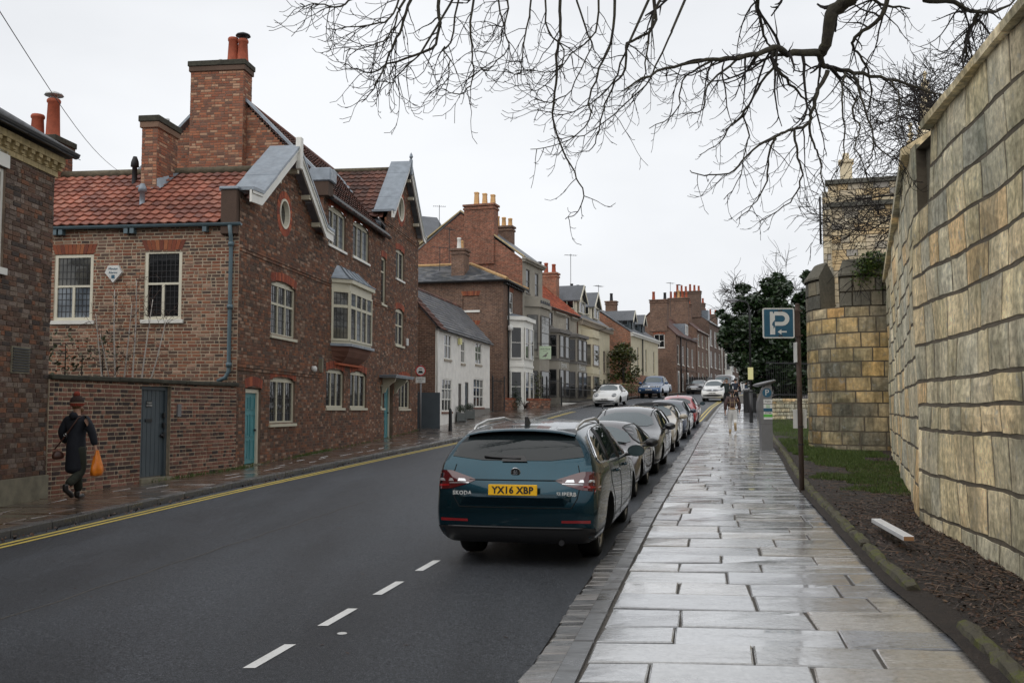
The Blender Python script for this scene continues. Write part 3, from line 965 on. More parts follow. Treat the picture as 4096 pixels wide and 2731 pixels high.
def wall(root, pieces, mapf, outline, openings=(), mi=0, mortar='mortar_mid', ch=.078, lens=(.225, .112), mix_=.5, gap=.011, proud=.009,
   seed=1, wob=.003, name='wall', stone=False, reveal=.14, quoin=None, base=0.0, chv=0.0, sub=1, flush=False):
 """coursed wall: mortar backing plus real bricks or stones standing proud of the joints"""
 rr = random.Random(seed)
 zs = [p[1] for p in outline]
 z0, z1 = min(zs), max(zs)
 back = MB()
 bo_ = -.03 if (stone and not flush) else 0.0
 z = z0
 row = 0
 while z < z1 - .02:
  h = ch * (1 + rr.uniform(-chv, chv)) if chv else ch
  h = min(h, z1 - z) if z1 - z > ch * .5 else z1 - z
  zm = z + h / 2
  iv = spans(outline, zm)
  for o in openings:
   sp = open_span(o, zm)
   if sp: iv = cut(iv, *sp)
  for a, b in iv:
   nb = max(1, int((b - a) / .25)) if sub > 1 else 1
   for q in range(nb):
    aa, bb_ = a + (b - a) * q / nb, a + (b - a) * (q + 1) / nb
    back.face([mapf(aa, z, bo_), mapf(bb_, z, bo_), mapf(bb_, z + h, bo_), mapf(aa, z + h, bo_)])
   x = a
   first = True
   while x < b - .015:
    if len(lens) == 2 and not stone:
     l = lens[0] if rr.random() > mix_ else lens[1]
     l *= rr.uniform(.94, 1.05)
     if first and row % 2: l = lens[0] * .5
    else:
     l = rr.uniform(lens[0], lens[1])
    first = False
    e = min(b, x + l)
    if b - e < lens[1] * .35 if not stone else b - e < lens[0] * .5: e = b
    a0, a1 = x + gap / 2, e - gap / 2
    b0, b1 = z + gap / 2, z + h - gap / 2
    if a1 - a0 > .012:
     j = lambda s=wob: rr.uniform(-s, s)
     pr = proud * rr.uniform(.6, 1.35)
     bev = min(.004, (a1 - a0) * .2) if not stone else min(.014, (a1 - a0) * .12)
     if not stone:
      f = [(a0 + bev, b0 + bev), (a1 - bev, b0 + bev), (a1 - bev, b1 - bev), (a0 + bev, b1 - bev)]
      k_ = [(a0, b0), (a1, b0), (a1, b1), (a0, b1)]
      vs = [mapf(p + j(), q + j(), pr) for p, q in f] + [mapf(p, q, -.002) for p, q in k_]
      fs = BRF
     else:
      n = 3
      vs, fs = [], []
      for jj in range(n + 1):
       for ii in range(n + 1):
        p = a0 + bev + (a1 - a0 - 2 * bev) * ii / n; q = b0 + bev + (b1 - b0 - 2 * bev) * jj / n
        edge = ii in (0, n) or jj in (0, n)
        oo = pr + (rr.uniform(-.004, .002) if edge else rr.uniform(-.002, .009)) * min(1, proud / .02 + .35)
        if flush: oo = .007 if edge else pr * rr.uniform(.5, 1.4)
        vs.append(mapf(p + j(), q + j(), oo))
      for jj in range(n):
       for ii in range(n):
        t = jj * (n + 1) + ii
        fs.append((t, t + 1, t + n + 2, t + n + 1))
      ring = [ii for ii in range(n + 1)] + [jj * (n + 1) + n for jj in range(1, n + 1)] + [n * (n + 1) + ii for ii in range(n - 1, -1, -1)] + [jj * (n + 1) for jj in range(n - 1, 0, -1)]
      m0 = len(vs)
      cn = [(a0, b0)] * 1
      for t in ring:
       ii, jj = t % (n + 1), t // (n + 1)
       vs.append(mapf(a0 + (a1 - a0) * ii / n, b0 + (b1 - b0) * jj / n, -.05))
      L = len(ring)
      for t in range(L):
       fs.append((ring[t], ring[(t + 1) % L], m0 + (t + 1) % L, m0 + t))
     mm, rd = mi, rr.random()
     if quoin and quoin(a0, a1, zm, row): mm = quoin(a0, a1, zm, row)
     pieces.add(vs, fs, mm, rd, mapf((a0 + a1) / 2, zm, 0))
    x = e
  z += h
  row += 1
 for o in openings:                                     # reveals
  if reveal:
   if o[0] == 'oval':
    pts = [(o[1] + o[3] * math.cos(t * PI / 10), o[2] + o[4] * math.sin(t * PI / 10)) for t in range(20)]
   elif o[0] == 'arch':
    _, a0, a1, q0, q1, rise = o
    hh = (a1 - a0) / 2; Rr = (hh * hh + rise * rise) / (2 * rise)
    pts = [(a0, q0), (a1, q0)]
    for t in range(9):
     a = a1 + (a0 - a1) * t / 8
     pts.append((a, q1 - Rr + math.sqrt(max(0, Rr * Rr - (a - (a0 + a1) / 2) ** 2))))
   else:
    pts = [(o[1], o[3]), (o[2], o[3]), (o[2], o[4]), (o[1], o[4])]
   for i in range(len(pts)):
    p, q = pts[i], pts[(i + 1) % len(pts)]
    back.face([mapf(*p, .002), mapf(*q, .002), mapf(*q, -reveal), mapf(*p, -reveal)])
 return back.build(name, mortar, root)
def MF_front(x=0, y=0):           # facade along local +x, outward -y
 return lambda a, z, o: (x + a, y - o, z)
def MF_side(x=0, y=0):            # wall facing -x, a runs along +y
 return lambda a, z, o: (x - o, y + a, z)
def MF_far(x=0, y=0):             # wall facing +x
 return lambda a, z, o: (x + o, y + a, z)
def MF_back(x=0, y=0):
 return lambda a, z, o: (x + a, y + o, z)
def mbox(bb, mf, a0, a1, z0, z1, o0, o1, mi=0, rnd=.5):
 vs = [mf(a, z, o) for z in (z0, z1) for o in (o0, o1) for a in (a0, a1)]
 bb.add(vs, [(0, 2, 3, 1), (4, 5, 7, 6), (0, 1, 5, 4), (2, 6, 7, 3), (0, 4, 6, 2), (1, 3, 7, 5)], mi, rnd)
 return bb
def sub(parent, root):
 ZB[parent] = ZB.get(root, 0)
 return parent
def window(root, mf, a0, a1, z0, z1, lights=2, transoms=(), arch=0.0, mat='paint_sage', pane='pane_dark', sill=.07, fw=.06, mw=.05, rec=.10,
     leads=None, sill_mat=None, sill_over=.05, name='window', bars=None, board=None):
 """timber window: frame > mullions, transoms, panes, sill"""
 bb = MB()
 o0, o1 = -rec, -rec + .06
 mbox(bb, mf, a0, a0 + fw, z0, z1 - arch, o0, o1)
 mbox(bb, mf, a1 - fw, a1, z0, z1 - arch, o0, o1)
 mbox(bb, mf, a0 + fw, a1 - fw, z0, z0 + fw, o0, o1)
 if arch:
  h = (a1 - a0) / 2; Rr = (h * h + arch * arch) / (2 * arch)
  top = []
  for t in range(9):
   a = a0 + (a1 - a0) * t / 8
   top.append((a, z1 - Rr + math.sqrt(max(0, Rr * Rr - (a - (a0 + a1) / 2) ** 2))))
  zt = z1 - arch - fw * .6
  pts = [(a0, zt), (a1, zt)] + top[::-1]
  vs = [mf(a, z, o1) for a, z in pts] + [mf(a, z, o0) for a, z in pts]
  n = len(pts)
  bb.add(vs, [tuple(range(n))] + [(i, (i + 1) % n, n + (i + 1) % n, n + i) for i in range(n)])
  zt_ = zt
 else:
  mbox(bb, mf, a0 + fw, a1 - fw, z1 - fw, z1, o0, o1)
  zt_ = z1 - fw
 w = bb.build(name, mat, root)
 sub(w, root)
 ia0, ia1, iz0, iz1 = a0 + fw, a1 - fw, z0 + fw, zt_
 lw = (ia1 - ia0) / lights
 for i in range(1, lights):
  mbox(MB(), mf, ia0 + lw * i - mw / 2, ia0 + lw * i + mw / 2, iz0, iz1, o0, o1 - .004).build('mullion', mat, w)
 zz = [iz0] + [iz0 + (iz1 - iz0) * t for t in transoms] + [iz1]
 for t in zz[1:-1]:
  mbox(MB(), mf, ia0, ia1, t - mw / 2, t + mw / 2, o0, o1 - .008).build('transom', mat, w)
 ld = MB()
 for i in range(lights):
  for j in range(len(zz) - 1):
   p0, p1 = ia0 + lw * i + (mw / 2 if i else 0), ia0 + lw * (i + 1) - (mw / 2 if i < lights - 1 else 0)
   q0, q1 = zz[j] + (mw / 2 if j else 0), zz[j + 1] - (mw / 2 if j < len(zz) - 2 else 0)
   og = o0 + .02 + .002 * ((i * 3 + j) % 3)
   pb = MB(); pb.face([mf(p0, q0, og), mf(p1, q0, og + .003), mf(p1, q1, og + .001), mf(p0, q1, og)])
   pm = pane if isinstance(pane, str) else pane[(i + j) % len(pane)]
   pb.build('pane', pm, w)
   if leads:
    nx = max(1, round((p1 - p0) / leads[0])); nz = max(1, round((q1 - q0) / leads[1]))
    for t in range(1, nx):
     a = p0 + (p1 - p0) * t / nx
     mbox(ld, mf, a - .006, a + .006, q0, q1, og + .004, og + .012)
    for t in range(1, nz):
     q = q0 + (q1 - q0) * t / nz
     mbox(ld, mf, p0, p1, q - .006, q + .006, og + .005, og + .013)
 if ld.f:
  ld.build('lead_came', 'lead_came_mat', w, kind='stuff')
 if sill:
  mbox(MB(), mf, a0 - sill_over, a1 + sill_over, z0 - sill, z0 - .002, -rec + .002, .055).build('sill', sill_mat or mat, w)
 return w
def brick_arch(root, mf, a0, a1, z1, rise, mat='brick_arch', h=.22, n=None, proud=.012, seed=1):
 rr = random.Random(seed)
 bb = MB()
 hw = (a1 - a0) / 2
 if rise > 0:
  Rr = (hw * hw + rise * rise) / (2 * rise); zc = z1 - Rr
  t0 = math.asin(min(1, hw / Rr))
 else:
  Rr, zc, t0 = None, None, None
 n = n or max(6, int((a1 - a0) / .085))
 ac = (a0 + a1) / 2
 for i in range(n):
  f0, f1 = i / n + .006, (i + 1) / n - .006
  if rise > 0:
   q = []
   for f, rad in ((f0, Rr), (f1, Rr), (f1, Rr + h), (f0, Rr + h)):
    t = -t0 + 2 * t0 * f
    q.append((ac + rad * math.sin(t), zc + rad * math.cos(t)))
  else:
   sp = .10
   q = [(a0 + (a1 - a0) * f0, z1), (a0 + (a1 - a0) * f1, z1), (a0 - sp + (a1 - a0 + 2 * sp) * f1, z1 + h), (a0 - sp + (a1 - a0 + 2 * sp) * f0, z1 + h)]
  p = proud + rr.uniform(0, .003)
  vs = [mf(a, z, p) for a, z in q] + [mf(a, z, -.002) for a, z in q]
  bb.add(vs, BRF, 0, rr.random())
 return bb.build('brick_arch', mat, root, kind='stuff')
def tile_roof(root, pieces, o, du, dv, inside, pitch_w=.24, pitch_l=.30, U=1.0, V=1.0, mi=0, seed=1, amp=.028, flat=False, th=.014):
 """courses of tiles on the plane o + u*du + v*dv (v runs up the slope)"""
 rr = random.Random(seed)
 o, du, dv = Vector(o), Vector(du).normalized(), Vector(dv).normalized()
 nn = du.cross(dv).normalized()
 if nn.z < 0: nn = -nn
 nu, nv = int(math.ceil(U / pitch_w)), int(math.ceil(V / pitch_l))
 K = 1 if flat else 6
 for j in range(nv):
  off = (pitch_w / 2 if (flat and j % 2) else 0)
  for i in range(-1 if off else 0, nu):
   u0 = i * pitch_w + off; v0 = j * pitch_l
   if not inside(u0 + pitch_w / 2, v0 + pitch_l / 2): continue
   ju, jv, jn = rr.uniform(-.006, .006), rr.uniform(-.012, .012), rr.uniform(0, .008)
   vs, fs = [], []
   for t in range(K + 1):
    x = t / K
    hgt = 0 if flat else amp * (math.cos(2 * PI * x + .6) * .5 + .5) * (1.15 if x < .5 else .9)
    uu = u0 + ju + (pitch_w - (.006 if flat else -.012)) * x
    for (v_, lift) in ((v0 + jv - .02, .03 + th + jn), (v0 + pitch_l + .02, .004 + jn * .3)):
     vs.append(o + du * uu + dv * v_ + nn * (hgt + lift))
    vs.append(o + du * uu + dv * (v0 + jv - .02) + nn * (hgt + .03 - th + jn))
   for t in range(K):
    a, b_ = t * 3, t * 3 + 3
    fs += [(a, b_, b_ + 1, a + 1), (a + 2, b_ + 2, b_, a)]
   c = o + du * (u0 + pitch_w / 2) + dv * (v0 + pitch_l / 2)
   pieces.add([tuple(v) for v in vs], fs, mi, rr.random(), tuple(c))
def chimney_pot(root, x, y, z0, z1, r, mat='clay_pot', cowl=None, sq=False):
 bb = MB()
 n = 4 if sq else 12
 T = Matrix.Translation((x, y, 0)) @ Matrix.Rotation(PI / 4 if sq else 0, 4, 'Z')
 h = z1 - z0
 bb.lathe([(r * 1.05, z0), (r * 1.12, z0 + .05), (r * .98, z0 + h * .2), (r * .82, z1 - .12), (r * .95, z1 - .10), (r * .98, z1 - .04), (r * .86, z1), (r * .66, z1), (r * .62, z1 - .25)], n, mat=T)
 p = bb.build('chimney_pot', mat, root, smooth=not sq)
 if cowl:
  c = MB().lathe([(r * .5, z1 - .02), (r * .5, z1 + .10), (r * 1.35, z1 + .10), (r * 1.2, z1 + .15), (r * .4, z1 + .21), (0.0, z1 + .22)], 12, mat=T)
  sub(p, root)
  c.build('cowl', cowl, p, smooth=True)
 return p
def gutter(root, mf, a0, a1, z, mat='paint_gutter', o=.12, r=.06):
 bb = MB()
 pts = [(math.cos(t * PI / 6) * r, -math.sin(t * PI / 6) * r) for t in range(7)]
 for i in range(6):
  (x0, y0), (x1, y1) = pts[i], pts[i + 1]
  bb.face([mf(a0, z + y0, o + x0), mf(a1, z + y0, o + x0), mf(a1, z + y1, o + x1), mf(a0, z + y1, o + x1)])
 for a in (a0, a1):
  bb.face([mf(a, z + y, o + x) for x, y in pts])
 mbox(bb, mf, a0, a1, z - .005, z + .012, o + r - .012, o + r + .006)
 return bb.build('gutter', mat, root, smooth=False)
def downpipe(root, pts, r=.045, mat='paint_gutter', clips=()):
 bb = MB().tube(pts, r, 8)
 for c in clips:
  bb.lathe([(r, -.05), (r * 1.45, -.05), (r * 1.45, .05), (r, .05)], 8, mat=Matrix.Translation(c))
 return bb.build('downpipe', mat, root, smooth=True)
def door_leaf(root, mf, a0, a1, z0, z1, mat, rec=.12, panels=((.08, .46), (.54, .94)), cols=2, frame='paint_cream', fw=.09, planks=0, knob=True, arch=0.0):
 fb = MB()
 o0, o1 = -rec, -rec + .08
 mbox(fb, mf, a0, a0 + fw, z0, z1, o0, o1); mbox(fb, mf, a1 - fw, a1, z0, z1, o0, o1)
 mbox(fb, mf, a0 + fw, a1 - fw, z1 - fw, z1 + arch, o0, o1)
 d = fb.build('door', frame, root)
 sub(d, root)
 p0, p1, q0, q1 = a0 + fw, a1 - fw, z0 + .02, z1 - fw
 lf = MB()
 mbox(lf, mf, p0, p1, q0, q1, o0, o0 + .03)
 leafo = lf.build('door_leaf', mat, d)
 if planks:
  w = (p1 - p0) / planks
  for i in range(planks):
   mbox(MB(), mf, p0 + w * i + .006, p0 + w * (i + 1) - .006, q0 + .004, q1 - .004, o0 + .03, o0 + .042).build('plank', mat, d)
 else:
  pw = (p1 - p0) / cols
  for (f0, f1) in panels:
   for c in range(cols):
    x0, x1 = p0 + pw * c + pw * .16, p0 + pw * (c + 1) - pw * .12
    y0, y1 = q0 + (q1 - q0) * f0, q0 + (q1 - q0) * f1
    bb = MB()
    for e in ((x0, x1, y0, y0 + .03), (x0, x1, y1 - .03, y1), (x0, x0 + .03, y0 + .03, y1 - .03), (x1 - .03, x1, y0 + .03, y1 - .03)):
     mbox(bb, mf, *e, o0 + .03, o0 + .045)
    mbox(bb, mf, x0 + .06, x1 - .06, y0 + .06, y1 - .06, o0 + .03, o0 + .04)
    bb.build('door_panel', mat, d, kind='stuff')
 mbox(MB(), mf, a0 - .02, a1 + .02, z0 - .12, z0, -rec, .06).build('doorstep', 'concrete', d)
 if knob:
  c = mf(p1 - .09, (q0 + q1) / 2 - .05, o0 + .07)
  MB().lathe([(0, -.03), (.03, -.02), (.035, 0), (.03, .02), (0, .03)], 8, mat=Matrix.Translation(c)).build('handle', 'metal_dark', d, smooth=True)
 return d
# ================================================================ MAIN BRICK HOUSE (left)
D_MAIN = Vector((.125, 1, 0)).normalized()
RZ_MAIN = math.atan2(D_MAIN.y, D_MAIN.x)
house = thing('brick_house', 'tall old brown brick house with two white gables, oriel window and big chimney', 'house', (-6.386, 23.11, .40), RZ_MAIN, zb=.40)
HB = Pieces(house, 'brick', 'brickwork', ['brick_front', 'brick_side', 'brick_chimney', 'brick_arch'])
HT = Pieces(house, 'pantile', 'pantiling', ['pantile_mat', 'pantile_dark'])
F = MF_front(); SD = MF_side()
wins = [  # u0 u1 z0 z1 lights transoms arch
 (2.10, 3.98, 1.50, 2.72, 3, (), .10), (2.08, 3.92, 3.76, 5.20, 3, (.62,), .10),
 (6.72, 8.52, 6.87, 8.10, 3, (), .12), (9.34, 11.33, 6.90, 8.12, 3, (), .12),
 (6.70, 8.52, 1.92, 3.12, 3, (), .10), (9.20, 11.15, 1.92, 3.14, 3, (), .10),
 (13.02, 13.72, 5.72, 7.46, 1, (.72,), .06), (15.22, 16.60, 6.95, 8.12, 2, (), .08), (15.24, 16.62, 4.36, 5.80, 2, (.58,), .10),
 (13.10, 13.58, 1.92, 2.78, 1, (), 0), (15.85, 17.78, 1.90, 3.14, 3, (), .10)]
openings = [('arch', w[0], w[1], w[2], w[3], w[6]) if w[6] else ('rect', w[0], w[1], w[2], w[3]) for w in wins]
openings += [('arch', .52, 1.52, .50, 2.42, .07), ('rect', 13.62, 14.92, .70, 2.88), ('oval', 2.95, 7.02, .37, .40), ('oval', 16.0, 9.78, .50, .50)]
outline = [(0, .2), (19.2, .2), (19.2, 8.95), (16.35, 11.5), (13.6, 8.95), (13.55, 8.35), (6.25, 8.35), (6.25, 6.95), (5.6, 6.95), (3.15, 8.66), (.7, 6.92), (0, 6.86)]
wall(house, HB, F, outline, openings, 0, 'mortar_dark', seed=21, mix_=.45, wob=.004)
for i, w in enumerate(wins):
 sd_ = 'paint_white_wood' if w[2] > 6 else 'paint_sage'
 window(house, F, *w[:4], w[4], w[5], w[6], 'paint_sage', ('pane_dark', 'pane_dark', 'pane_sky') if i in (2, 3, 7) else 'pane_dark', .075, .07, .06, .11, (.13, .2), sd_)
 if w[6]: brick_arch(house, F, w[0] - .02, w[1] + .02, w[3] + .015, w[6], seed=i)
brick_arch(house, F, .5, 1.54, 2.44, .07, seed=77)
door_leaf(house, F, .52, 1.52, .55, 2.36, 'paint_teal', .14, ((.06, .34), (.38, .70), (.76, .95)), 2)
door_leaf(house, F, 13.64, 14.9, .80, 2.86, 'paint_teal', .2, ((.06, .34), (.38, .70), (.76, .95)), 2)
# hood over the second door
hb = MB()
mbox(hb, F, 12.85, 15.7, 3.02, 3.08, 0, .62)
mbox(hb, F, 12.82, 15.73, 3.08, 3.12, 0, .66)
hood = sub(hb.build('door_hood', 'lead', house), house)
for a in (13.35, 15.1):
 bb = MB()
 pts = [(0, 3.02), (.5, 3.02), (.46, 2.9), (.3, 2.78), (.16, 2.66), (.1, 2.5), (0, 2.45)]
 n = len(pts)
 vs = [F(a, z, o) for o, z in pts] + [F(a + .12, z, o) for o, z in pts]
 bb.add(vs, [tuple(range(n)), tuple(range(2 * n - 1, n - 1, -1))] + [(i, (i + 1) % n, n + (i + 1) % n, n + i) for i in range(n)])
 bb.build('hood_bracket', 'paint_sage', hood)
# oval windows
for ac, zc, ra, rz in ((2.95, 7.02, .37, .40), (16.0, 9.78, .50, .50)):
 bb = MB(); n = 24
 for i in range(n):
  t0, t1 = 2 * PI * i / n, 2 * PI * (i + 1) / n
  def P(t, s, o): return F(ac + ra * s * math.cos(t), zc + rz * s * math.sin(t), o)
  bb.face([P(t0, 1, .03), P(t1, 1, .03), P(t1, .86, .03), P(t0, .86, .03)])
  bb.face([P(t0, 1, .03), P(t1, 1, .03), P(t1, 1, -.12), P(t0, 1, -.12)])
  bb.face([P(t0, .86, .03), P(t1, .86, .03), P(t1, .80, -.12), P(t0, .80, -.12)])
 w = sub(bb.build('oval_window', 'paint_cream', house, smooth=False), house)
 pb = MB(); pb.face([F(ac + ra * .84 * math.cos(2 * PI * i / n), zc + rz * .84 * math.sin(2 * PI * i / n), -.09) for i in range(n)])
 pb.build('pane', 'pane_dark', w)
 ab = MB(); na = 34
 for i in range(na):
  t0, t1 = 2 * PI * (i + .06) / na, 2 * PI * (i + .94) / na
  q = [(ac + (ra + e) * math.cos(t), zc + (rz + e) * math.sin(t)) for e, t in ((.01, t0), (.01, t1), (.2, t1), (.2, t0))]
  ab.add([F(a, z, .014) for a, z in q] + [F(a, z, -.002) for a, z in q], BRF, 0, R.random())
 ab.build('brick_ring', 'brick_arch', house, kind='stuff')
# string courses (three projecting courses of brick)
for a0, a1, z0 in ((0, 7.0, 5.58), (10.7, 12.95, 5.58), (13.75, 15.1, 5.58), (16.75, 19.2, 5.40), (0, 6.35, 2.78), (13.5, 19.2, 8.75)):
 sb = MB(); rr = random.Random(int(a0 * 7 + z0))
 for r_ in range(3):
  a = a0
  while a < a1:
   e = min(a1, a + rr.choice((.22, .115)))
   mbox(sb, F, a + .004, e - .004, z0 + r_ * .075 + .004, z0 + r_ * .075 + .071, -.01, .03 + .018 * (r_ == 1) + .018 * (r_ == 2), 0, rr.random())
   a = e
 sb.build('string_course', 'brick_front', house, kind='stuff')
# side wall facing down the street
side_open = [('rect', 1.40, 2.32, 3.98, 5.62), ('rect', 3.62, 4.60, 3.98, 5.56)]
wall(house, HB, SD, [(0, .2), (8.5, .2), (8.5, 6.2), (0, 6.2)], side_open, 1, 'mortar_light', seed=22, mix_=.4, gap=.022, wob=.004, name='side_wall')
for a0, a1, z0, z1 in ((1.40, 2.32, 3.98, 5.62), (3.62, 4.60, 3.98, 5.56)):
 w = window(house, SD, a0, a1, z0, z1, 1, (.52,), 0, 'paint_cream', ('pane_dark', 'pane_dark') if a0 < 2 else ('pane_sky', 'pane_curtain'), .09, .075, .05, .07, (.11, .15), 'paint_white_wood', .07)
 mbox(MB(), SD, (a0 + a1) / 2 - .03, (a0 + a1) / 2 + .03, z0 + .07, z0 + .82, -.068, -.012).build('mullion', 'paint_cream', w)
 brick_arch(house, SD, a0, a1, z1 + .01, 0, 'brick_quoin', .24, seed=int(a0 * 9))
# far and back walls so the block is closed
bk = MB()
mbox(bk, MF_far(19.2), .1, 6.2, .2, 9.0, -.2, 0); mbox(bk, MF_back(0, 6.2), 6.4, 19.1, .2, 8.4, -.2, 0); mbox(bk, MF_back(0, 8.5), .1, 6.2, .2, 6.2, -.2, 0); mbox(bk, MF_far(6.25), 6.2, 8.4, .2, 6.2, -.2, 0)
bk.build('rear_wall', 'brick_side', house, kind='stuff')
# left wing roof: ridge across the plot
RW, ZR = 3.15, 8.26
slopeL = Vector((RW + .15, 0, ZR - 6.22))
LV = slopeL.length
# sheathing
rb = MB()
rb.face([(-.12, .1, 6.20), (-.12, 8.5, 6.20), (RW, 8.5, ZR - .02), (RW, .1, ZR - .02)])
rb.face([(6.3, .1, 6.25), (6.3, 8.5, 6.25), (RW, 8.5, ZR - .02), (RW, .1, ZR - .02)])
rb.face([(6.3, .2, 8.33), (13.8, .2, 8.33), (13.8, 3.1, 11.62), (6.3, 3.1, 11.62)])
rb.face([(13.4, .2, 8.33), (19.2, .2, 8.33), (19.2, 3.1, 11.62), (13.4, 3.1, 11.62)])
rb.face([(6.3, 6.2, 8.33), (19.2, 6.2, 8.33), (19.2, 3.1, 11.62), (6.3, 3.1, 11.62)])
rb.face([(13.5, .1, 8.98), (13.5, .55, 8.98), (16.35, 2.9, 11.40), (16.35, .1, 11.40)])
rb.face([(19.25, .1, 8.98), (19.25, .55, 8.98), (16.35, 2.9, 11.40), (16.35, .1, 11.40)])
roof = sub(rb.build('roof', 'pantile_dark', house), house)
chim_box = lambda u, v: not (3.05 < u < 3.75 and LV - 1.5 < v < LV)
tile_roof(house, HT, (-.14, .45, 6.22), (0, 1, 0), slopeL, lambda u, v: u < 8.1 and v < LV - .05, .245, .31, 8.1, LV, 0, 31, amp=.036)
sm = Vector((0, 3.1, 3.32))
def in_main(u, v):
 w_ = v * 3.1 / sm.length; z = 8.35 + v * 3.32 / sm.length
 U = 6.35 + u
 return v < sm.length and not (U > 13.4 and 11.45 - .88 * abs(16.35 - U) > z - .05) and U < 19.1
tile_roof(house, HT, (6.35, -.22, 8.14), (1, 0, 0), sm, in_main, .245, .30, 12.8, sm.length + .2, 1, 32)
sg = Vector((2.85, 0, 2.45))
def in_gab(u, v):
 z = 8.98 + v * 2.45 / sg.length
 return v < sg.length and .35 < u < (z - 8.33) / 1.07 + .1
tile_roof(house, HT, (13.5, 0, 8.98), (0, 1, 0), sg, in_gab, .26, .31, 3.2, sg.length, 1, 33, amp=.04)
# ridges
rid = MB()
rid.tube([(RW, .3, ZR + .03), (RW, 8.5, ZR + .03)], .11, 8)
rid.build('ridge', 'ridge_mortar', roof, smooth=True)
rid = MB().tube([(6.5, 3.1, 11.66), (19.2, 3.1, 11.66)], .10, 8); rid.build('ridge', 'pantile_dark', roof, smooth=True)
rid = MB().tube([(16.35, .4, 11.47), (16.35, 2.95, 11.47)], .10, 8); rid.build('ridge', 'ridge_mortar', roof, smooth=True)
MB().tube([(13.55, .25, 8.72), (16.2, 2.9, 11.42)], .12, 5).build('valley_lead', 'lead', roof)
# gable end wall of the main block, above the left wing
wall(house, HB, MF_side(6.25), [(0, 6.3), (6.2, 6.3), (6.2, 8.45), (3.1, 11.75), (0, 8.45)], (), 2, 'mortar_mid', seed=24, name='gable_wall')
cop = MB()
for s in (-1, 1):
 y0 = 3.1 - s * 3.25; y1 = 3.1
 vs = [(x, y, z + e) for e in (0, .10) for x in (6.12, 6.52) for (y, z) in ((y0, 8.55), (y1, 11.82))]
 cop.add(vs, [(0, 1, 3, 2), (4, 6, 7, 5), (0, 4, 5, 1), (2, 3, 7, 6), (0, 2, 6, 4), (1, 5, 7, 3)])
cop.build('gable_coping', 'lead', house)
bb = MB(); bb.cbox(6.0, 6.62, -.28, .38, 8.62, 9.02, .03); bb.build('kneeler', 'lead', house)
bb = MB(); bb.box(6.05, 6.55, -.2, .30, 8.2, 8.62, rnd=.42); kb = bb.build('kneeler_brick', 'brick_front', house)
# great chimney
def brick_stack(root, pieces, x0, x1, y0, y1, z0, z1, mi, seed, cap=2, cap_mat='brick_front', mortar='mortar_mid', ch=.078):
 core = MB(); core.box(x0 + .02, x1 - .02, y0 + .02, y1 - .02, z0, z1)
 st = sub(core.build('chimney', mortar, root), root)
 for q, (mf, a0, a1) in enumerate(((MF_side(x0), y0, y1), (MF_front(0, y0), x0, x1), (MF_far(x1), y0, y1), (MF_back(0, y1), x0, x1))):
  bp = Pieces(root, 'x', 'x', [])
  wall(root, pieces, mf, [(a0, z0), (a1, z0), (a1, z1), (a0, z1)], (), mi, mortar, ch=ch, seed=seed + q, name='chimney_face')
 for i in range(cap):
  e = .05 + .03 * i
  MB().cbox(x0 - e, x1 + e, y0 - e, y1 + e, z1 - .02 + i * .16, z1 + .14 + i * .16, .012, rnd=R.random()).build('chimney_cap', cap_mat if i < cap - 1 else 'coping_moss', st)
 return st
st = brick_stack(house, HB, 5.98, 6.63, 2.45, 4.12, 7.6, 12.08, 2, 41)
chimney_pot(st, 6.3, 2.93, 12.36, 13.18, .17); chimney_pot(st, 6.3, 2.62, 12.36, 13.12, .17, cowl='metal_dark')
for y, h in ((3.3, .14), (3.75, .10)):
 MB().lathe([(.07, 12.36), (.07, 12.36 + h), (.05, 12.36 + h), (.05, 12.3)], 10, mat=Matrix.Translation((6.25, y, 0))).build('flue', 'metal_bright', st, smooth=True)
# small chimney on the wing roof
st = brick_stack(house, HB, 2.05, 3.2, 3.14, 3.56, 7.3, 9.22, 2, 51)
MB().lathe([(.05, 9.5), (.05, 9.64), (.065, 9.64), (.065, 9.68), (.02, 9.7)], 8, mat=Matrix.Translation((2.9, 3.3, 0))).build('flue', 'metal_bright', st)
MB().add([(1.86, 3.0, 7.44), (1.86, 3.7, 7.44), (2.1, 3.7, 7.68), (2.1, 3.0, 7.68), (3.0, 2.98, 8.22), (3.0, 3.16, 8.22), (2.06, 3.16, 7.9), (2.06, 2.98, 7.62)], [(0, 1, 2, 3), (7, 6, 5, 4), (3, 7, 6, 2)]).build('lead_flashing', 'lead', roof)
# end chimney with two pots, behind the corner building
st = brick_stack(house, HB, 2.7, 3.6, 6.42, 7.7, 7.3, 9.0, 2, 61)
chimney_pot(st, 3.1, 6.72, 9.2, 10.42, .19, cowl='metal_bright'); chimney_pot(st, 3.1, 7.18, 9.2, 10.0, .19)
# soil vents through the tiles
for x, y, z, h in ((2.5, 3.98, 7.85, .72), (.98, 2.95, 6.92, .55)):
 bb = MB().lathe([(.12, z - .15), (.07, z + .03), (.065, z + h * .6), (.11, z + h * .62), (.10, z + h * .8), (.05, z + h), (0, z + h)], 10, mat=Matrix.Translation((x, y, 0)))
 bb.build('soil_vent', 'pot_black' if h > .6 else 'lead', house, smooth=True)
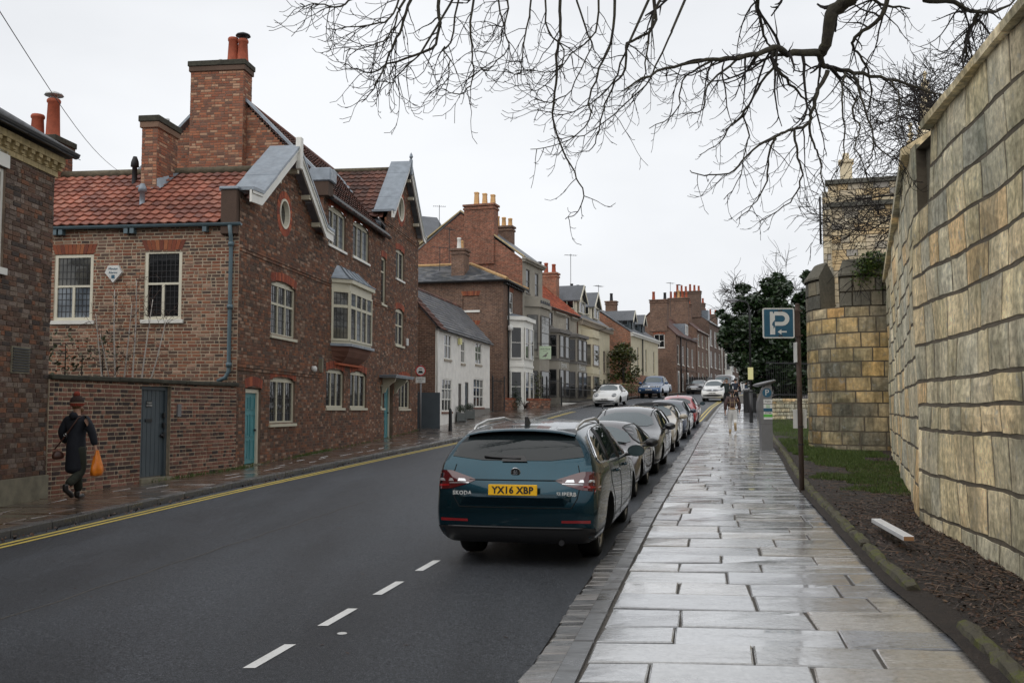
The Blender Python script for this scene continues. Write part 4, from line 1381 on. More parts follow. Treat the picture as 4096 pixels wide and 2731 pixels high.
# parapet block, gutter, pipes
MB().cbox(-.14, .30, .02, .42, 5.95, 7.0, .02, rnd=.42).build('parapet_block', 'brick_front', house)
MB().cbox(-.17, .33, -.02, .46, 7.0, 7.08, .02).build('parapet_cap', 'lead', house)
gutter(house, SD, -.10, 8.4, 6.20, 'paint_gutter', .14)
for i, y in enumerate((2.6, 2.75, 4.4, 4.55, .8)):
 MB().box(-.16, -.01, y - .05, y + .05, 6.02, 6.16).build('rafter_end', 'paint_gutter', house)
downpipe(house, [(-.2, .16, 6.15), (-.10, .17, 5.9), (-.08, .17, 5.6), (-.08, .17, 2.75), (-.10, .24, 2.6), (-.12, .42, 2.52)], .05, 'paint_gutter', ((-.08, .17, 5.72), (-.08, .17, 4.25), (-.08, .17, 2.9)))
# alarm box, hexagonal
bb = MB(); pts = [(2.94, 5.27), (3.2, 5.27), (3.28, 5.1), (3.07, 4.86), (2.86, 5.1)]
vs = [SD(a, z, .09) for a, z in pts] + [SD(a, z, 0) for a, z in pts]
bb.add(vs, [tuple(range(5))] + [(i, (i + 1) % 5, 5 + (i + 1) % 5, 5 + i) for i in range(5)])
al = sub(bb.build('alarm_box', 'sign_white', house), house)
lettering('Minster', .075, 'sign_blue', al, (-.094, 3.07, 5.19), (0, -1, 0), (0, 0, 1))
lettering('Alarms', .075, 'sign_blue', al, (-.094, 3.07, 5.10), (0, -1, 0), (0, 0, 1))
MB().box(-.096, -.09, 3.03, 3.11, 4.96, 5.04).build('alarm_emblem', 'sign_blue', al)
gutter(house, F, 6.35, 13.5, 8.20, 'paint_black', .2, .07)
MB().box(.0, .0, 0, 0, 0, 0) if False else None
mbox(MB(), F, 6.3, 13.55, 8.22, 8.34, 0, .18).build('eaves_board', 'paint_black', house)
MB().box(5.93, 6.05, -.12, 0, 2.95, 3.35).build('wall_vent', 'concrete', house)
MB().lathe([(0, -.02), (.09, 0), (.09, .10), (.05, .13), (0, .14)], 10, mat=Matrix.Translation((5.35, -.02, 3.02)) @ Matrix.Rotation(PI / 2, 4, 'X')).build('bulkhead_lamp', 'sign_white', house, smooth=True)
MB().cbox(16.95, 17.15, -.09, 0, 4.42, 4.72, .02).build('wall_lamp', 'sign_white', house)
MB().cbox(19.0, 19.15, -.1, 0, 3.3, 3.7, .02).build('junction_box', 'paint_black', house)
MB().box(6.0, 6.4, -.012, 0, 3.05, 3.4).build('air_grille', 'metal_dark', house)
# bargeboards and lead verge
def barge(pts, depth=.30, out=.30, back=.50, fin=None):
 """white boards following the gable line, with a lead-covered verge above"""
 for i in range(len(pts) - 1):
  (a0, z0), (a1, z1) = pts[i], pts[i + 1]
  vs = [F(a, z - e, o) for o in (out, out - .05) for (a, z, e) in ((a0, z0, 0), (a1, z1, 0), (a1, z1, depth), (a0, z0, depth))]
  bb = MB(); bb.add(vs, [(0, 1, 2, 3), (7, 6, 5, 4), (0, 4, 5, 1), (1, 5, 6, 2), (2, 6, 7, 3), (3, 7, 4, 0)])
  bd = sub(bb.build('bargeboard', 'paint_white_wood', house), house)
  vs = [F(a, z - e, o) for o in (out + .03, out) for (a, z, e) in ((a0, z0, -.0), (a1, z1, -.0), (a1, z1, .09), (a0, z0, .09))]
  bb = MB(); bb.add(vs, [(0, 1, 2, 3), (0, 4, 5, 1), (2, 6, 7, 3)]); bb.build('board_moulding', 'paint_white_wood', bd)
  nL = max(1, int(math.hypot(a1 - a0, z1 - z0) / .8))
  for q in range(nL):
   t0, t1 = q / nL, (q + 1) / nL
   A0, A1 = a0 + (a1 - a0) * t0, a0 + (a1 - a0) * t1
   Z0, Z1 = z0 + (z1 - z0) * t0, z0 + (z1 - z0) * t1
   lift = .012 * (q % 2)
   vs = [F(A, Z + e + lift, o) for o in (out + .05, -back) for (A, Z, e) in ((A0, Z0, .06), (A1, Z1, .06), (A1, Z1, -.02), (A0, Z0, -.02))]
   bb = MB(); bb.add(vs, [(0, 1, 2, 3), (7, 6, 5, 4), (0, 4, 5, 1), (1, 5, 6, 2), (2, 6, 7, 3), (3, 7, 4, 0)])
   bb.build('lead_sheet', 'lead', house)
barge([(-.05, 7.02), (.62, 7.06), (3.15, 8.86), (5.65, 7.15), (6.3, 7.12)])
barge([(13.5, 9.22), (13.75, 9.26), (16.35, 11.72), (18.95, 9.25), (19.4, 9.2)], .26)
MB().cbox(3.06, 3.24, -.40, -.24, 8.25, 9.12, .02).build('finial_post', 'paint_white_wood', house)
bb = MB().cbox(16.28, 16.42, -.38, -.26, 11.2, 11.85, .02); bb.lathe([(.03, 11.85), (.08, 11.95), (.05, 12.05), (.02, 12.1), (0, 12.15)], 8, mat=Matrix.Translation((16.35, -.32, 0)))
bb.build('finial', 'lead', house)
for a, z in ((2.0, 7.75), (4.3, 7.8), (5.2, 7.2), (3.3, 8.3), (17.2, 10.5), (18.2, 9.6), (16.6, 11.1)):
 mbox(MB(), F, a - .07, a + .07, z - .12, z, 0, .24).build('purlin_end', 'paint_sage', house)
MB().box(5.9, 6.3, -.1, .0, 6.6, 7.9).build('pilaster', 'brick_front', house) if False else None
# oriel bay
pl = [(7.10, 0), (7.55, .45), (10.10, .45), (10.55, 0)]
bay = thing('tmp', '', '') if False else None
def ring_wall(pl, z0, z1, grow=0.0):
 bb = MB()
 q = []
 n = len(pl)
 for i, (a, o) in enumerate(pl):
  s = -1 if i < n / 2 else 1
  q.append((a + s * grow * .6, o + (grow if 0 < i < n - 1 else 0)))
 vs = [F(a, z0, o) for a, o in q] + [F(a, z1, o) for a, o in q]
 fs = [(i, i + 1, n + i + 1, n + i) for i in range(n - 1)] + [tuple(range(n)), tuple(range(2 * n - 1, n - 1, -1))]
 bb.add(vs, fs)
 return bb
oriel = sub(ring_wall(pl, 5.52, 5.80).build('oriel_window', 'paint_sage', house), house)
ring_wall(pl, 5.74, 5.86, .10).build('cornice', 'paint_sage', oriel)
ring_wall(pl, 3.86, 3.96, .0).build('base_rail', 'paint_sage', oriel)
ring_wall(pl, 3.80, 3.88, .10).build('lead_ledge', 'lead', oriel)
def seg_mf(p, q):
 d = Vector((q[0] - p[0], q[1] - p[1])); L = d.length; d /= L
 nn = Vector((-d.y, d.x))
 if nn.y < 0: nn = -nn
 return (lambda a, z, o: F(p[0] + d.x * a + nn.x * o, z, p[1] + d.y * a + nn.y * o)), L
for (p, q, nl, pm) in ((pl[0], pl[1], 1, 'pane_curtain'), (pl[1], pl[2], 4, ('pane_dark', 'pane_sky', 'pane_dark')), (pl[2], pl[3], 1, 'pane_dark')):
 mf, L = seg_mf(p, q)
 window(oriel, mf, .0, L, 3.96, 5.52, nl, (.70,), 0, 'paint_sage', pm, 0, .07, .09, .03, (.12, .2), name='oriel_light')
# coved base
cb = MB()
lv = [(3.82, 1.0, 1.0), (3.66, .93, .96), (3.50, .72, .88), (3.38, .45, .80), (3.30, .22, .74)]
prev = None
for z, fo, fa in lv:
 c = 8.825
 r_ = [F(c + (a - c) * fa, z, o * fo + .0) for a, o in pl]
 if prev:
  for i in range(3): cb.face([prev[i], prev[i + 1], r_[i + 1], r_[i]])
 prev = r_
cb.face(prev)
cb.build('coved_base', 'terracotta_soffit', oriel, smooth=False)
mbox(MB(), F, 7.5, 10.15, 3.24, 3.30, 0, .14).build('base_moulding', 'brick_arch', oriel)
# lead roof of the oriel, swept
lb = MB()
prof = [(5.86, 1.25, 1.05), (5.92, .98, .98), (6.05, .68, .90), (6.2, .36, .80), (6.34, .10, .70)]
prev = None
for z, fo, fa in prof:
 c = 8.825
 r_ = [F(c + (a - c) * fa * 1.02, z, max(0, o) * fo) for a, o in pl]
 if prev:
  for i in range(3): lb.face([prev[i], prev[i + 1], r_[i + 1], r_[i]])
 prev = r_
orf = sub(lb.build('lead_roof', 'lead', oriel), house)
for t in (0, .25, .5, .75, 1.0):
 pts = []
 for z, fo, fa in prof:
  a = 7.55 + 2.55 * t; c = 8.825
  pts.append(F(c + (a - c) * fa * 1.02, z + .01, .45 * fo))
 MB().tube(pts, .025, 6).build('lead_roll', 'lead', orf, smooth=True)
HB.finish(); HT.finish(roof)
# ================================================================ GARDEN WALL with a planked door
gd = Vector((-6.386 + 8.03, 23.11 - 17.29, 0)); GL = gd.length
gwall = thing('garden_wall', 'weathered red brick garden wall with dark stone coping and grey planked door', 'wall', (-8.03, 17.29, .25), math.atan2(gd.y, gd.x), zb=.25)
GB = Pieces(gwall, 'brick', 'brickwork', ['brick_garden'])
wall(gwall, GB, F, [(0, .15), (GL, .15), (GL, 2.40), (0, 2.40)], [('rect', 2.55, 3.52, .3, 2.36)], 0, 'mortar_light', ch=.082, seed=71, mix_=.5, gap=.02, wob=.006, proud=.011, chv=.06)
bk = MB(); mbox(bk, F, 0, 2.55, .15, 2.40, -.3, -.004); mbox(bk, F, 3.52, GL, .15, 2.4, -.3, -.004); mbox(bk, F, 2.55, 3.52, 2.36, 2.40, -.3, -.004); bk.build('wall_core', 'mortar_light', gwall, kind='stuff')
a = 0; rr = random.Random(4)
while a < GL - .05:
 l = min(rr.uniform(.8, 1.3), GL - a)
 bb = MB(); bb.cbox(a + .004, a + l - .004, -.07, .36, 2.40 + rr.uniform(-.008, .004), 2.48 + rr.uniform(-.004, .012), .015)
 bb.build('coping_stone', 'coping_moss', gwall); a += l
door_leaf(gwall, F, 2.55, 3.52, .50, 2.34, 'paint_slate', .16, planks=6, frame='paint_slate', fw=.075)
mbox(MB(), F, 2.86, 3.02, 1.92, 2.04, -.115, -.10).build('name_plate', 'metal_dark', gwall)
lettering('ST MARY', .042, 'sign_white', gwall, F(2.94, 2.0, -.098), (1, 0, 0), (0, 0, 1)); lettering('COTTAGE', .042, 'sign_white', gwall, F(2.94, 1.95, -.098), (1, 0, 0), (0, 0, 1))
mbox(MB(), F, 2.84, 3.05, 1.62, 1.68, -.118, -.10).build('letter_slot', 'paint_black', gwall)
mbox(MB(), F, 3.72, 3.84, 1.72, 1.98, 0, .04).build('intercom', 'meter_grey', gwall)
for z in (1.35, 1.55, 1.75):
 mbox(MB(), F, 3.38, 3.44, z - .05, z + .05, -.10, -.06).build('door_latch', 'paint_black', gwall)
GB.finish()
# ================================================================ CORNER BUILDING (far left edge)
cd = Vector((.05, 1, 0)).normalized()
corner = thing('corner_building', 'dark brick building with corbelled cream cornice and slate roof at the left edge', 'building', (-8.06, 17.30, .25), math.atan2(cd.y, cd.x), zb=.25)
CB = Pieces(corner, 'brick', 'brickwork', ['brick_dark', 'brick_quoin', 'yellow_stone'])
def cq(a0, a1, z, row):
 if a1 > -.005 and (a0 > -.26 or True) and a1 - a0 < .3 and a0 > -.3: return 1
 return 0
wall(corner, CB, F, [(-6, .75), (0, .75), (0, 5.95), (-6, 5.95)], [('rect', -2.6, -1.52, 4.12, 5.72)], 0, 'mortar_mid', ch=.082, seed=81, mix_=.4, proud=.012, wob=.006, quoin=cq)
mbox(MB(), F, -6, .03, .1, .75, -.2, .05).build('plinth', 'concrete', corner)
mbox(MB(), F, -2.62, -1.46, 5.74, 6.0, -.05, .03).build('lintel', 'paint_white_wood', corner)
window(corner, F, -2.6, -1.52, 4.12, 5.72, 2, (.5,), 0, 'paint_white_wood', 'pane_dark', .11, .06, .05, .1)
bk = MB(); mbox(bk, MF_far(-.004), .004, 7, .1, 6.2, -.2, 0); mbox(bk, MF_side(-6), 0, 7, .1, 6.2, -.2, 0); mbox(bk, MF_back(0, 7), -6, 0, .1, 6.2, -.2, 0); bk.build('rear_wall', 'brick_dark', corner, kind='stuff')
# cream brick cornice with little corbels
rr = random.Random(9)
for z0, z1, o in ((5.95, 6.05, .03), (6.18, 6.30, .14)):
 a = -6
 while a < .02:
  l = .235
  mbox(MB(), F, a + .004, min(.05 + o * .4, a + l) - .004, z0 + .004, z1 - .004, -.05, o, 0, rr.random()).build('cornice_brick', 'yellow_stone', corner); a += l
mbox(MB(), F, -6, .04, 6.05, 6.18, -.05, .04).build('cornice_band', 'yellow_stone', corner)
a = -5.9
while a < .05:
 bb = MB(); mbox(bb, F, a, a + .11, 6.12, 6.18, .04, .13); mbox(bb, F, a + .005, a + .105, 6.065, 6.12, .04, .09); bb.build('corbel', 'yellow_stone', corner); a += .245
gutter(corner, F, -6.1, .28, 6.40, 'paint_black', .24, .075)
CT = Pieces(corner, 'roof_slate', 'slating', ['slate_mat'], 200)
rs = Vector((0, 3.5, 2.2))
rb = MB(); rb.face([(-6.2, -.2, 6.33), (.25, -.2, 6.33), (-2.2, 3.3, 8.5), (-6.2, 3.3, 8.5)]); rb.face([(.25, -.2, 6.33), (.25, 7.2, 6.33), (-2.2, 3.3, 8.5)]); rb.face([(-6.2, 7.2, 6.33), (.25, 7.2, 6.33), (-2.2, 3.3, 8.5), (-6.2, 3.3, 8.5)])
crf = sub(rb.build('roof', 'slate_mat', corner), corner)
tile_roof(corner, CT, (-6.2, -.28, 6.30), (1, 0, 0), rs, lambda u, v: -6.2 + u < .25 - v * 2.45 / 4.13, .25, .2, 6.5, 4.0, 0, 91, flat=True, th=.006)
MB().tube([(.25, -.2, 6.40), (-2.2, 3.3, 8.55)], .07, 6).build('hip_tile', 'slate_mat', crf, smooth=True)
gr = MB(); mbox(gr, F, -1.22, -.66, 2.46, 2.90, 0, .03); vent = sub(gr.build('vent_grille', 'concrete', corner), corner)
for i in range(9):
 mbox(MB(), F, -1.19, -.69, 2.49 + i * .045, 2.515 + i * .045, .03, .045).build('vent_slat', 'metal_dark', vent)
CB.finish(); CT.finish(crf)
# ================================================================ OLD PRECINCT WALL (right)
abbey = thing('precinct_wall', 'high old limestone wall with mossy coping filling the right side', 'wall', (5.24, 12.9, .30), 0, zb=.30)
AB = Pieces(abbey, 'stone', 'stonework', ['stone_wall_mat', 'stone_dark_mat'])
d1 = Vector((.178, 1)).normalized(); n1 = Vector((-d1.y, d1.x))
d2 = Vector((4.76, 13.5)).normalized(); n2 = Vector((-d2.y, d2.x))
L2 = 14.4
def mline(d, n, batter=True):
 def f(a, z, o):
  oo = o + 0.0 + .02 * math.sin(1.1 * a + 2.3 * z) + .012 * math.sin(3.7 * a - 1.9 * z)
  f_ = min(1, max(0, (WT - z) * 2), max(0, (z - .15) * 2))
  zz = z + f_ * (.007 * math.sin(1.6 * a + .8 * z) + .003 * math.sin(4.3 * a + 2 * z))
  return (d.x * a + n.x * oo, d.y * a + n.y * oo, zz)
 return f
WT = 5.28
W1, W2 = mline(d1, n1), mline(d2, n2)
low = lambda a0, a1, z, row: 0
wall(abbey, AB, W1, [(-9, .15), (0, .15), (0, WT), (-9, WT)], [('rect', -1.0, -.32, 4.3, 5.2)], 0, 'mortar_stone', ch=.42, lens=(.34, .85), gap=.019, proud=.016, seed=101, wob=.009, sub=2, flush=True, stone=True, chv=.32, quoin=low, reveal=.2)
wall(abbey, AB, W2, [(0, .15), (L2, .15), (L2, WT), (0, WT)], (), 0, 'mortar_stone', ch=.42, lens=(.34, .85), gap=.02, proud=.012, seed=102, wob=.011, sub=2, flush=True, stone=True, chv=.32, quoin=low)
bb = MB(); mbox(bb, W1, -1.0, -.32, 4.3, 5.2, -.25, -.12, 0, .2); bb.build('slot_stone', 'stone_dark_mat', abbey)
# core behind the faces
core = MB()
def thick(p0, p1, n, t=.7):
 a, b_, c, e = Vector(p0), Vector(p1), Vector(p1) - n * t, Vector(p0) - n * t
 vs = [(q.x - n.x * .12, q.y - n.y * .12, z) for z in (.1, WT - .01) for q in (a, b_, c, e)]
 core.add(vs, [(0, 1, 2, 3), (7, 6, 5, 4), (1, 5, 6, 2), (2, 6, 7, 3), (3, 7, 4, 0)])
thick(d1 * -45, d1 * 0, n1); thick(d2 * 0, d2 * L2, n2)
core.build('wall_core', 'stone_wall_mat', abbey, kind='stuff')
rr = random.Random(8)
def coping(d, n, a0, a1):
 a = a0
 while a < a1 - .1:
  l = min(rr.uniform(.7, 1.1), a1 - a)
  bb = MB()
  for i0, i1 in ((a + .006, a + l - .006),):
   prof = [(.10, WT - .02), (.11, WT + .06), (-.3, WT + .30), (-.75, WT + .06), (-.75, WT - .02)]
   vs = [(d.x * q + n.x * o, d.y * q + n.y * o, z + rr.uniform(-.006, .006)) for q in (i0, i1) for o, z in prof]
   m_ = len(prof)
   bb.add(vs, [tuple(range(m_)), tuple(range(2 * m_ - 1, m_ - 1, -1))] + [(i, (i + 1) % m_, m_ + (i + 1) % m_, m_ + i) for i in range(m_)], 0, rr.random())
  bb.build('coping_stone', 'stone_wall_mat', abbey)
  a += l
coping(d1, n1, -20, -1.05); coping(d2, n2, .2, L2)
AB.finish()
# ================================================================ ROUND TURRET
TR = 1.72
turret = thing('round_turret', 'round stone wall turret with pointed merlons standing on the grass verge', 'turret', (10.2, 28.3, .62), 0, zb=.62)
TB = Pieces(turret, 'stone', 'stonework', ['stone_tower_mat', 'stone_dark_mat'])
def TM(r=TR):
 return lambda a, z, o: (math.cos(a / TR) * (r + o), math.sin(a / TR) * (r + o), z)
A0, A1 = math.radians(120) * TR, math.radians(350) * TR
wall(turret, TB, TM(), [(A0, .5), (A1, .5), (A1, 4.66), (A0, 4.66)], (), 0, 'mortar_stone', ch=.37, lens=(.38, .72), gap=.014, proud=.016, seed=111, wob=.006, stone=True, chv=.15, sub=2, flush=True)
for t0, t1 in ((150, 203), (224, 262), (262, 330)):
 a0, a1 = math.radians(t0) * TR, math.radians(t1) * TR
 wall(turret, TB, TM(), [(a0, 4.66), (a1, 4.66), (a1, 5.50), (a0, 5.50)], (), 1 if t0 > 200 else 0, 'mortar_stone', ch=.40, lens=(.36, .6), gap=.014, proud=.016, seed=112 + t0, wob=.006, stone=True, sub=2, name='merlon', quoin=lambda q0, q1, z, r: 1)
 bb = MB(); n = 6
 prof = [(TR + .06, 5.5), (TR + .06, 5.56), (TR - .22, 5.98), (TR - .5, 5.56), (TR - .5, 4.6)]
 vs = []
 for i in range(n + 1):
  t = math.radians(t0 + (t1 - t0) * i / n)
  vs += [(math.cos(t) * r_, math.sin(t) * r_, z) for r_, z in prof]
 fs = []
 for i in range(n):
  for j in range(len(prof) - 1):
   q = i * len(prof) + j
   fs.append((q, q + 1, q + len(prof) + 1, q + len(prof)))
 for i in (0, n):
  base = i * len(prof)
  t = math.radians(t0 if i == 0 else t1)
  vs.append((math.cos(t) * TR, math.sin(t) * TR, 4.6))
  fs.append(tuple(base + j for j in range(len(prof))) + (len(vs) - 1,))
 bb.add(vs, fs, 0, .3); bb.build('merlon_cap', 'stone_dark_mat', turret)
bb = MB(); bb.lathe([(TR - .06, .4), (TR - .06, 4.62), (TR - .55, 4.62), (TR - .55, 4.3), (0, 4.3)], 32); bb.build('turret_core', 'stone_tower_mat', turret)
TB.finish()
# ivy hanging over the turret
ivy = thing('ivy', 'ivy hanging over the dark battlements of the round turret', 'ivy', (9.9, 26.75, 4.6), 0, zb=0)
rr = random.Random(5)
b = MB()
for _ in range(1500):
 t = rr.random()
 x = -.55 + 1.25 * t + rr.gauss(0, .12)
 top = 1.25 + .25 * math.sin(5 * t)
 z = top - abs(rr.gauss(0, .35)) * (1.0 + 1.8 * max(0, t - .45))
 if t < .4: z = max(z, .55 + rr.uniform(0, .4))
 p = Vector((x, -.12 + rr.gauss(0, .07) - .25 * max(0, z - .9), z))
 s_ = rr.uniform(.03, .06)
 u = Vector((rr.uniform(-1, 1), rr.uniform(-.5, .5), rr.uniform(-1, 1))).normalized(); v = u.orthogonal().normalized()
 b.face([p - u * s_, p - v * s_ * .7, p + u * s_, p + v * s_ * .7], 0, rr.random())
b.build('foliage', 'ivy_leaf', ivy, kind='stuff')
MB().tube([(.5, -.02, -.3), (.45, -.06, .5), (.2, -.05, 1.1), (-.4, -.02, 1.3)], .025, 6).build('stem', 'bark', ivy)
# ================================================================ ABBEY CHURCH beyond the turret
church = thing('stone_church', 'pale ashlar church tower with parapet rising behind the round turret', 'church', (18.1, 56, 1.3), math.radians(-17), zb=1.3)
CH = Pieces(church, 'stone', 'stonework', ['stone_church_mat', 'stone_dark_mat'], 200)
wall(church, CH, F, [(0, 1), (9, 1), (9, 13.3), (0, 13.3)], (), 0, 'mortar_stone', ch=.36, lens=(.4, .95), gap=.014, proud=.012, seed=121, wob=.003, stone=True, chv=.2)
wall(church, CH, MF_front(-.1, -.12), [(0, 13.55), (9, 13.55), (9, 14.6), (0, 14.6)], (), 0, 'mortar_stone', ch=.35, lens=(.4, .9), gap=.014, proud=.012, seed=122, wob=.003, stone=True, name='parapet')
wall(church, CH, MF_front(-.62, -.5), [(0, 1), (.62, 1), (.62, 9.2), (0, 9.2)], (), 0, 'mortar_stone', ch=.36, lens=(.3, .6), gap=.014, proud=.012, seed=123, wob=.003, stone=True, name='buttress')
wall(church, CH, MF_front(-.42, -.2), [(0, 9.2), (.42, 9.2), (.42, 14.2), (0, 14.2)], (), 0, 'mortar_stone', ch=.36, lens=(.2, .42), gap=.014, proud=.012, seed=124, wob=.003, stone=True, name='buttress')
bk = MB(); bk.box(.02, 9, .06, 8, 1, 14.3); bk.box(-.08, 9, -.06, 8, 13.3, 14.5); bk.box(-.6, .05, -.44, 1.2, 1, 9.2); bk.box(-.41, .05, -.14, 1.2, 9.2, 14.1); bk.build('church_core', 'stone_church_mat', church, kind='stuff')
MB().prism([(-.18, 13.3), (9.1, 13.3), (9.1, 13.55), (-.18, 13.55)], -.26, .3, 'y', rnd=.9).build('string_course', 'stone_dark_mat', church)
MB().prism([(-.25, 14.6), (9.1, 14.6), (9.1, 14.85), (-.25, 14.85)], -.30, .4, 'y', rnd=.9).build('parapet_coping', 'stone_dark_mat', church)
MB().add([(-.7, -.6, 9.2), (.1, -.6, 9.2), (.1, -.1, 9.9), (-.7, -.1, 9.9), (-.7, -.1, 9.2), (.1, -.1, 9.2)], [(0, 1, 2, 3), (0, 3, 4), (1, 5, 2)], 0, .4).build('weathering', 'stone_dark_mat', church)
MB().add([(-.9, -.7, 7.6), (.1, -.7, 7.6), (.1, -.4, 8.2), (-.9, -.4, 8.2)], [(0, 1, 2, 3)], 0, .4).build('weathering', 'stone_dark_mat', church)
bb = MB(); bb.cbox(.6, 1.25, .3, .9, 14.8, 15.9, .03); bb.cbox(.5, 1.35, .2, 1.0, 15.9, 16.1, .05); bb.cbox(.75, 1.1, .4, .8, 16.1, 16.5, .03); bb.build('chimney', 'stone_church_mat', church, kind='stuff')
for x, y, zt, w_ in ((5.6, 4.0, 22.0, .55), (4.9, 6.0, 19.5, .4), (-.75, 3.5, 9.0, .0)):
 if not w_: continue
 bb = MB(); bb.box(x - w_, x + w_, y - w_, y + w_, 14, zt - 4)
 bb.lathe([(w_ * 1.25, zt - 4), (w_ * 1.3, zt - 3.8), (w_ * .9, zt - 3.6), (.08, zt - .3), (.2, zt - .2), (.05, zt)], 4, mat=Matrix.Translation((x, y, 0)) @ Matrix.Rotation(PI / 4, 4, 'Z'))
 for kx in range(7):
  z = zt - 3.5 + kx * .45; r_ = w_ * .9 * (1 - kx / 7.5) + .1
  for an in range(4):
   c = (x + r_ * math.cos(an * PI / 2 + PI / 4), y + r_ * math.sin(an * PI / 2 + PI / 4), z)
   bb.lathe([(0, -.12), (.11, 0), (0, .12)], 5, mat=Matrix.Translation(c))
 bb.build('pinnacle', 'stone_church_mat', church)
downpipe(church, [(-.55, -.3, 13.9), (-.55, -.3, 11.2)], .06, 'paint_black')
CH.finish()
# low wall with railings beyond the verge
lowwall = thing('low_stone_wall', 'low rubble wall with black railings below the holly tree', 'wall', (12.1, 47.0, 1.2), math.atan2(1.6, 3.6), zb=1.2)
LW = Pieces(lowwall, 'stone', 'stonework', ['stone_dark_mat', 'stone_wall_mat'])
wall(lowwall, LW, F, [(0, 1.0), (7, 1.0), (7, 2.25), (0, 2.25)], (), 1, 'mortar_stone', ch=.2, lens=(.25, .55), gap=.016, proud=.012, seed=131, wob=.006, stone=True, chv=.2)
MB().box(0, 7, .06, .35, 1.0, 2.25).build('wall_core', 'stone_dark_mat', lowwall)
x = 0
while x < 6.9:
 MB().cbox(x, x + .78, -.05, .4, 2.25, 2.38, .02, rnd=R.random()).build('coping_stone', 'stone_wall_mat', lowwall); x += .8
rl = MB().box(0, 7, .14, .19, 4.05, 4.1).build('rail', 'paint_black', lowwall)
MB().box(0, 7, .14, .19, 2.55, 2.6).build('rail', 'paint_black', lowwall)
for i in range(54):
 MB().tube([(.05 + i * .13, .165, 2.38), (.05 + i * .13, .165, 4.2)], .011, 5).build('railing_bar', 'paint_black', lowwall)
LW.finish()
gp = MB(); gp.cbox(-.35, .1, -.12, .45, 1.0, 2.6, .03, rnd=.3); gp.build('gate_pier', 'stone_dark_mat', lowwall)
# ================================================================ THE STREET BEYOND: each house a thing
def flat_wall(root, mf, outline, openings=(), mat='render_white', name='wall', reveal=.10):
 bb = MB()
 zs = sorted(set([p[1] for p in outline] + [q for o in openings for q in (o[2], o[3])]))
 for z0, z1 in zip(zs[:-1], zs[1:]):
  if z1 - z0 < 1e-4: continue
  zm = (z0 + z1) / 2
  lo, hi = spans(outline, z0 + 1e-5), spans(outline, z1 - 1e-5)
  for (a0, a1), (b0, b1) in zip(lo, hi):
   cuts = sorted([(o[0], o[1]) for o in openings if o[2] <= zm <= o[3] and o[0] < max(a1, b1) and o[1] > min(a0, b0)])
   l0, l1 = a0, b0
   for c0, c1 in cuts:
    bb.face([mf(l0, z0, 0), mf(c0, z0, 0), mf(c0, z1, 0), mf(l1, z1, 0)]); l0 = l1 = c1
   bb.face([mf(l0, z0, 0), mf(a1, z0, 0), mf(b1, z1, 0), mf(l1, z1, 0)])
 if reveal:
  for o in openings:
   p = [(o[0], o[2]), (o[1], o[2]), (o[1], o[3]), (o[0], o[3])]
   for i in range(4):
    bb.face([mf(*p[i], 0), mf(*p[(i + 1) % 4], 0), mf(*p[(i + 1) % 4], -reveal), mf(*p[i], -reveal)])
 return bb.build(name, mat, root)
def house_thing(name, label, p0, p1, zb, cat='house'):
 d = Vector((p1[0] - p0[0], p1[1] - p0[1], 0))
 return thing(name, label, cat, (p0[0], p0[1], zb), math.atan2(d.y, d.x), zb=zb), d.length
def sash(root, mf, a0, a1, z0, z1, frame='paint_white_wood', pane='pane_dark', lights=1, sillm=None, sill=.08, tr=(.5,), rec=.09):
 return window(root, mf, a0, a1, z0, z1, lights, tr, 0, frame, pane, sill, .06, .035, rec, None, sillm, .06)
def gable_roof(root, L, w0, w1, ze, zr, wr, mat, over=.18, ends=.05, name='roof'):
 bb = MB()
 k0 = (zr - ze) / (wr - w0); k1 = (zr - ze) / (w1 - wr)
 for (wa, za, wb, zb_) in ((w0 - over, ze - over * k0, wr, zr), (w1 + over, ze - over * k1, wr, zr)):
  vs = [(x, w, z + e) for e in (0, .08) for (x, w, z) in ((-ends, wa, za), (L + ends, wa, za), (L + ends, wb, zb_), (-ends, wb, zb_))]
  bb.add(vs, [(0, 1, 2, 3), (4, 5, 6, 7), (0, 1, 5, 4), (1, 2, 6, 5), (3, 0, 4, 7)], 0, .4)
 return sub(bb.build(name, mat, root), root)
def simple_chimney(root, x0, x1, y0, y1, z0, z1, mat, pots=(), pot='clay_pot', ph=.6, pr=.13, sq=False):
 bb = MB(); bb.box(x0, x1, y0, y1, z0, z1)
 c = sub(bb.build('chimney', mat, root), root)
 MB().cbox(x0 - .06, x1 + .06, y0 - .06, y1 + .06, z1 - .22, z1 - .08, .015).build('chimney_band', mat, c)
 MB().cbox(x0 - .09, x1 + .09, y0 - .09, y1 + .09, z1, z1 + .14, .02).build('chimney_cap', mat, c)
 for i, (px, py) in enumerate(pots):
  m = pot if isinstance(pot, str) else pot[i % len(pot)]
  chimney_pot(c, px, py, z1 + .12, z1 + .12 + ph * (1 + .15 * ((i * 7) % 3 - 1)), pr, m, sq=sq)
 return c
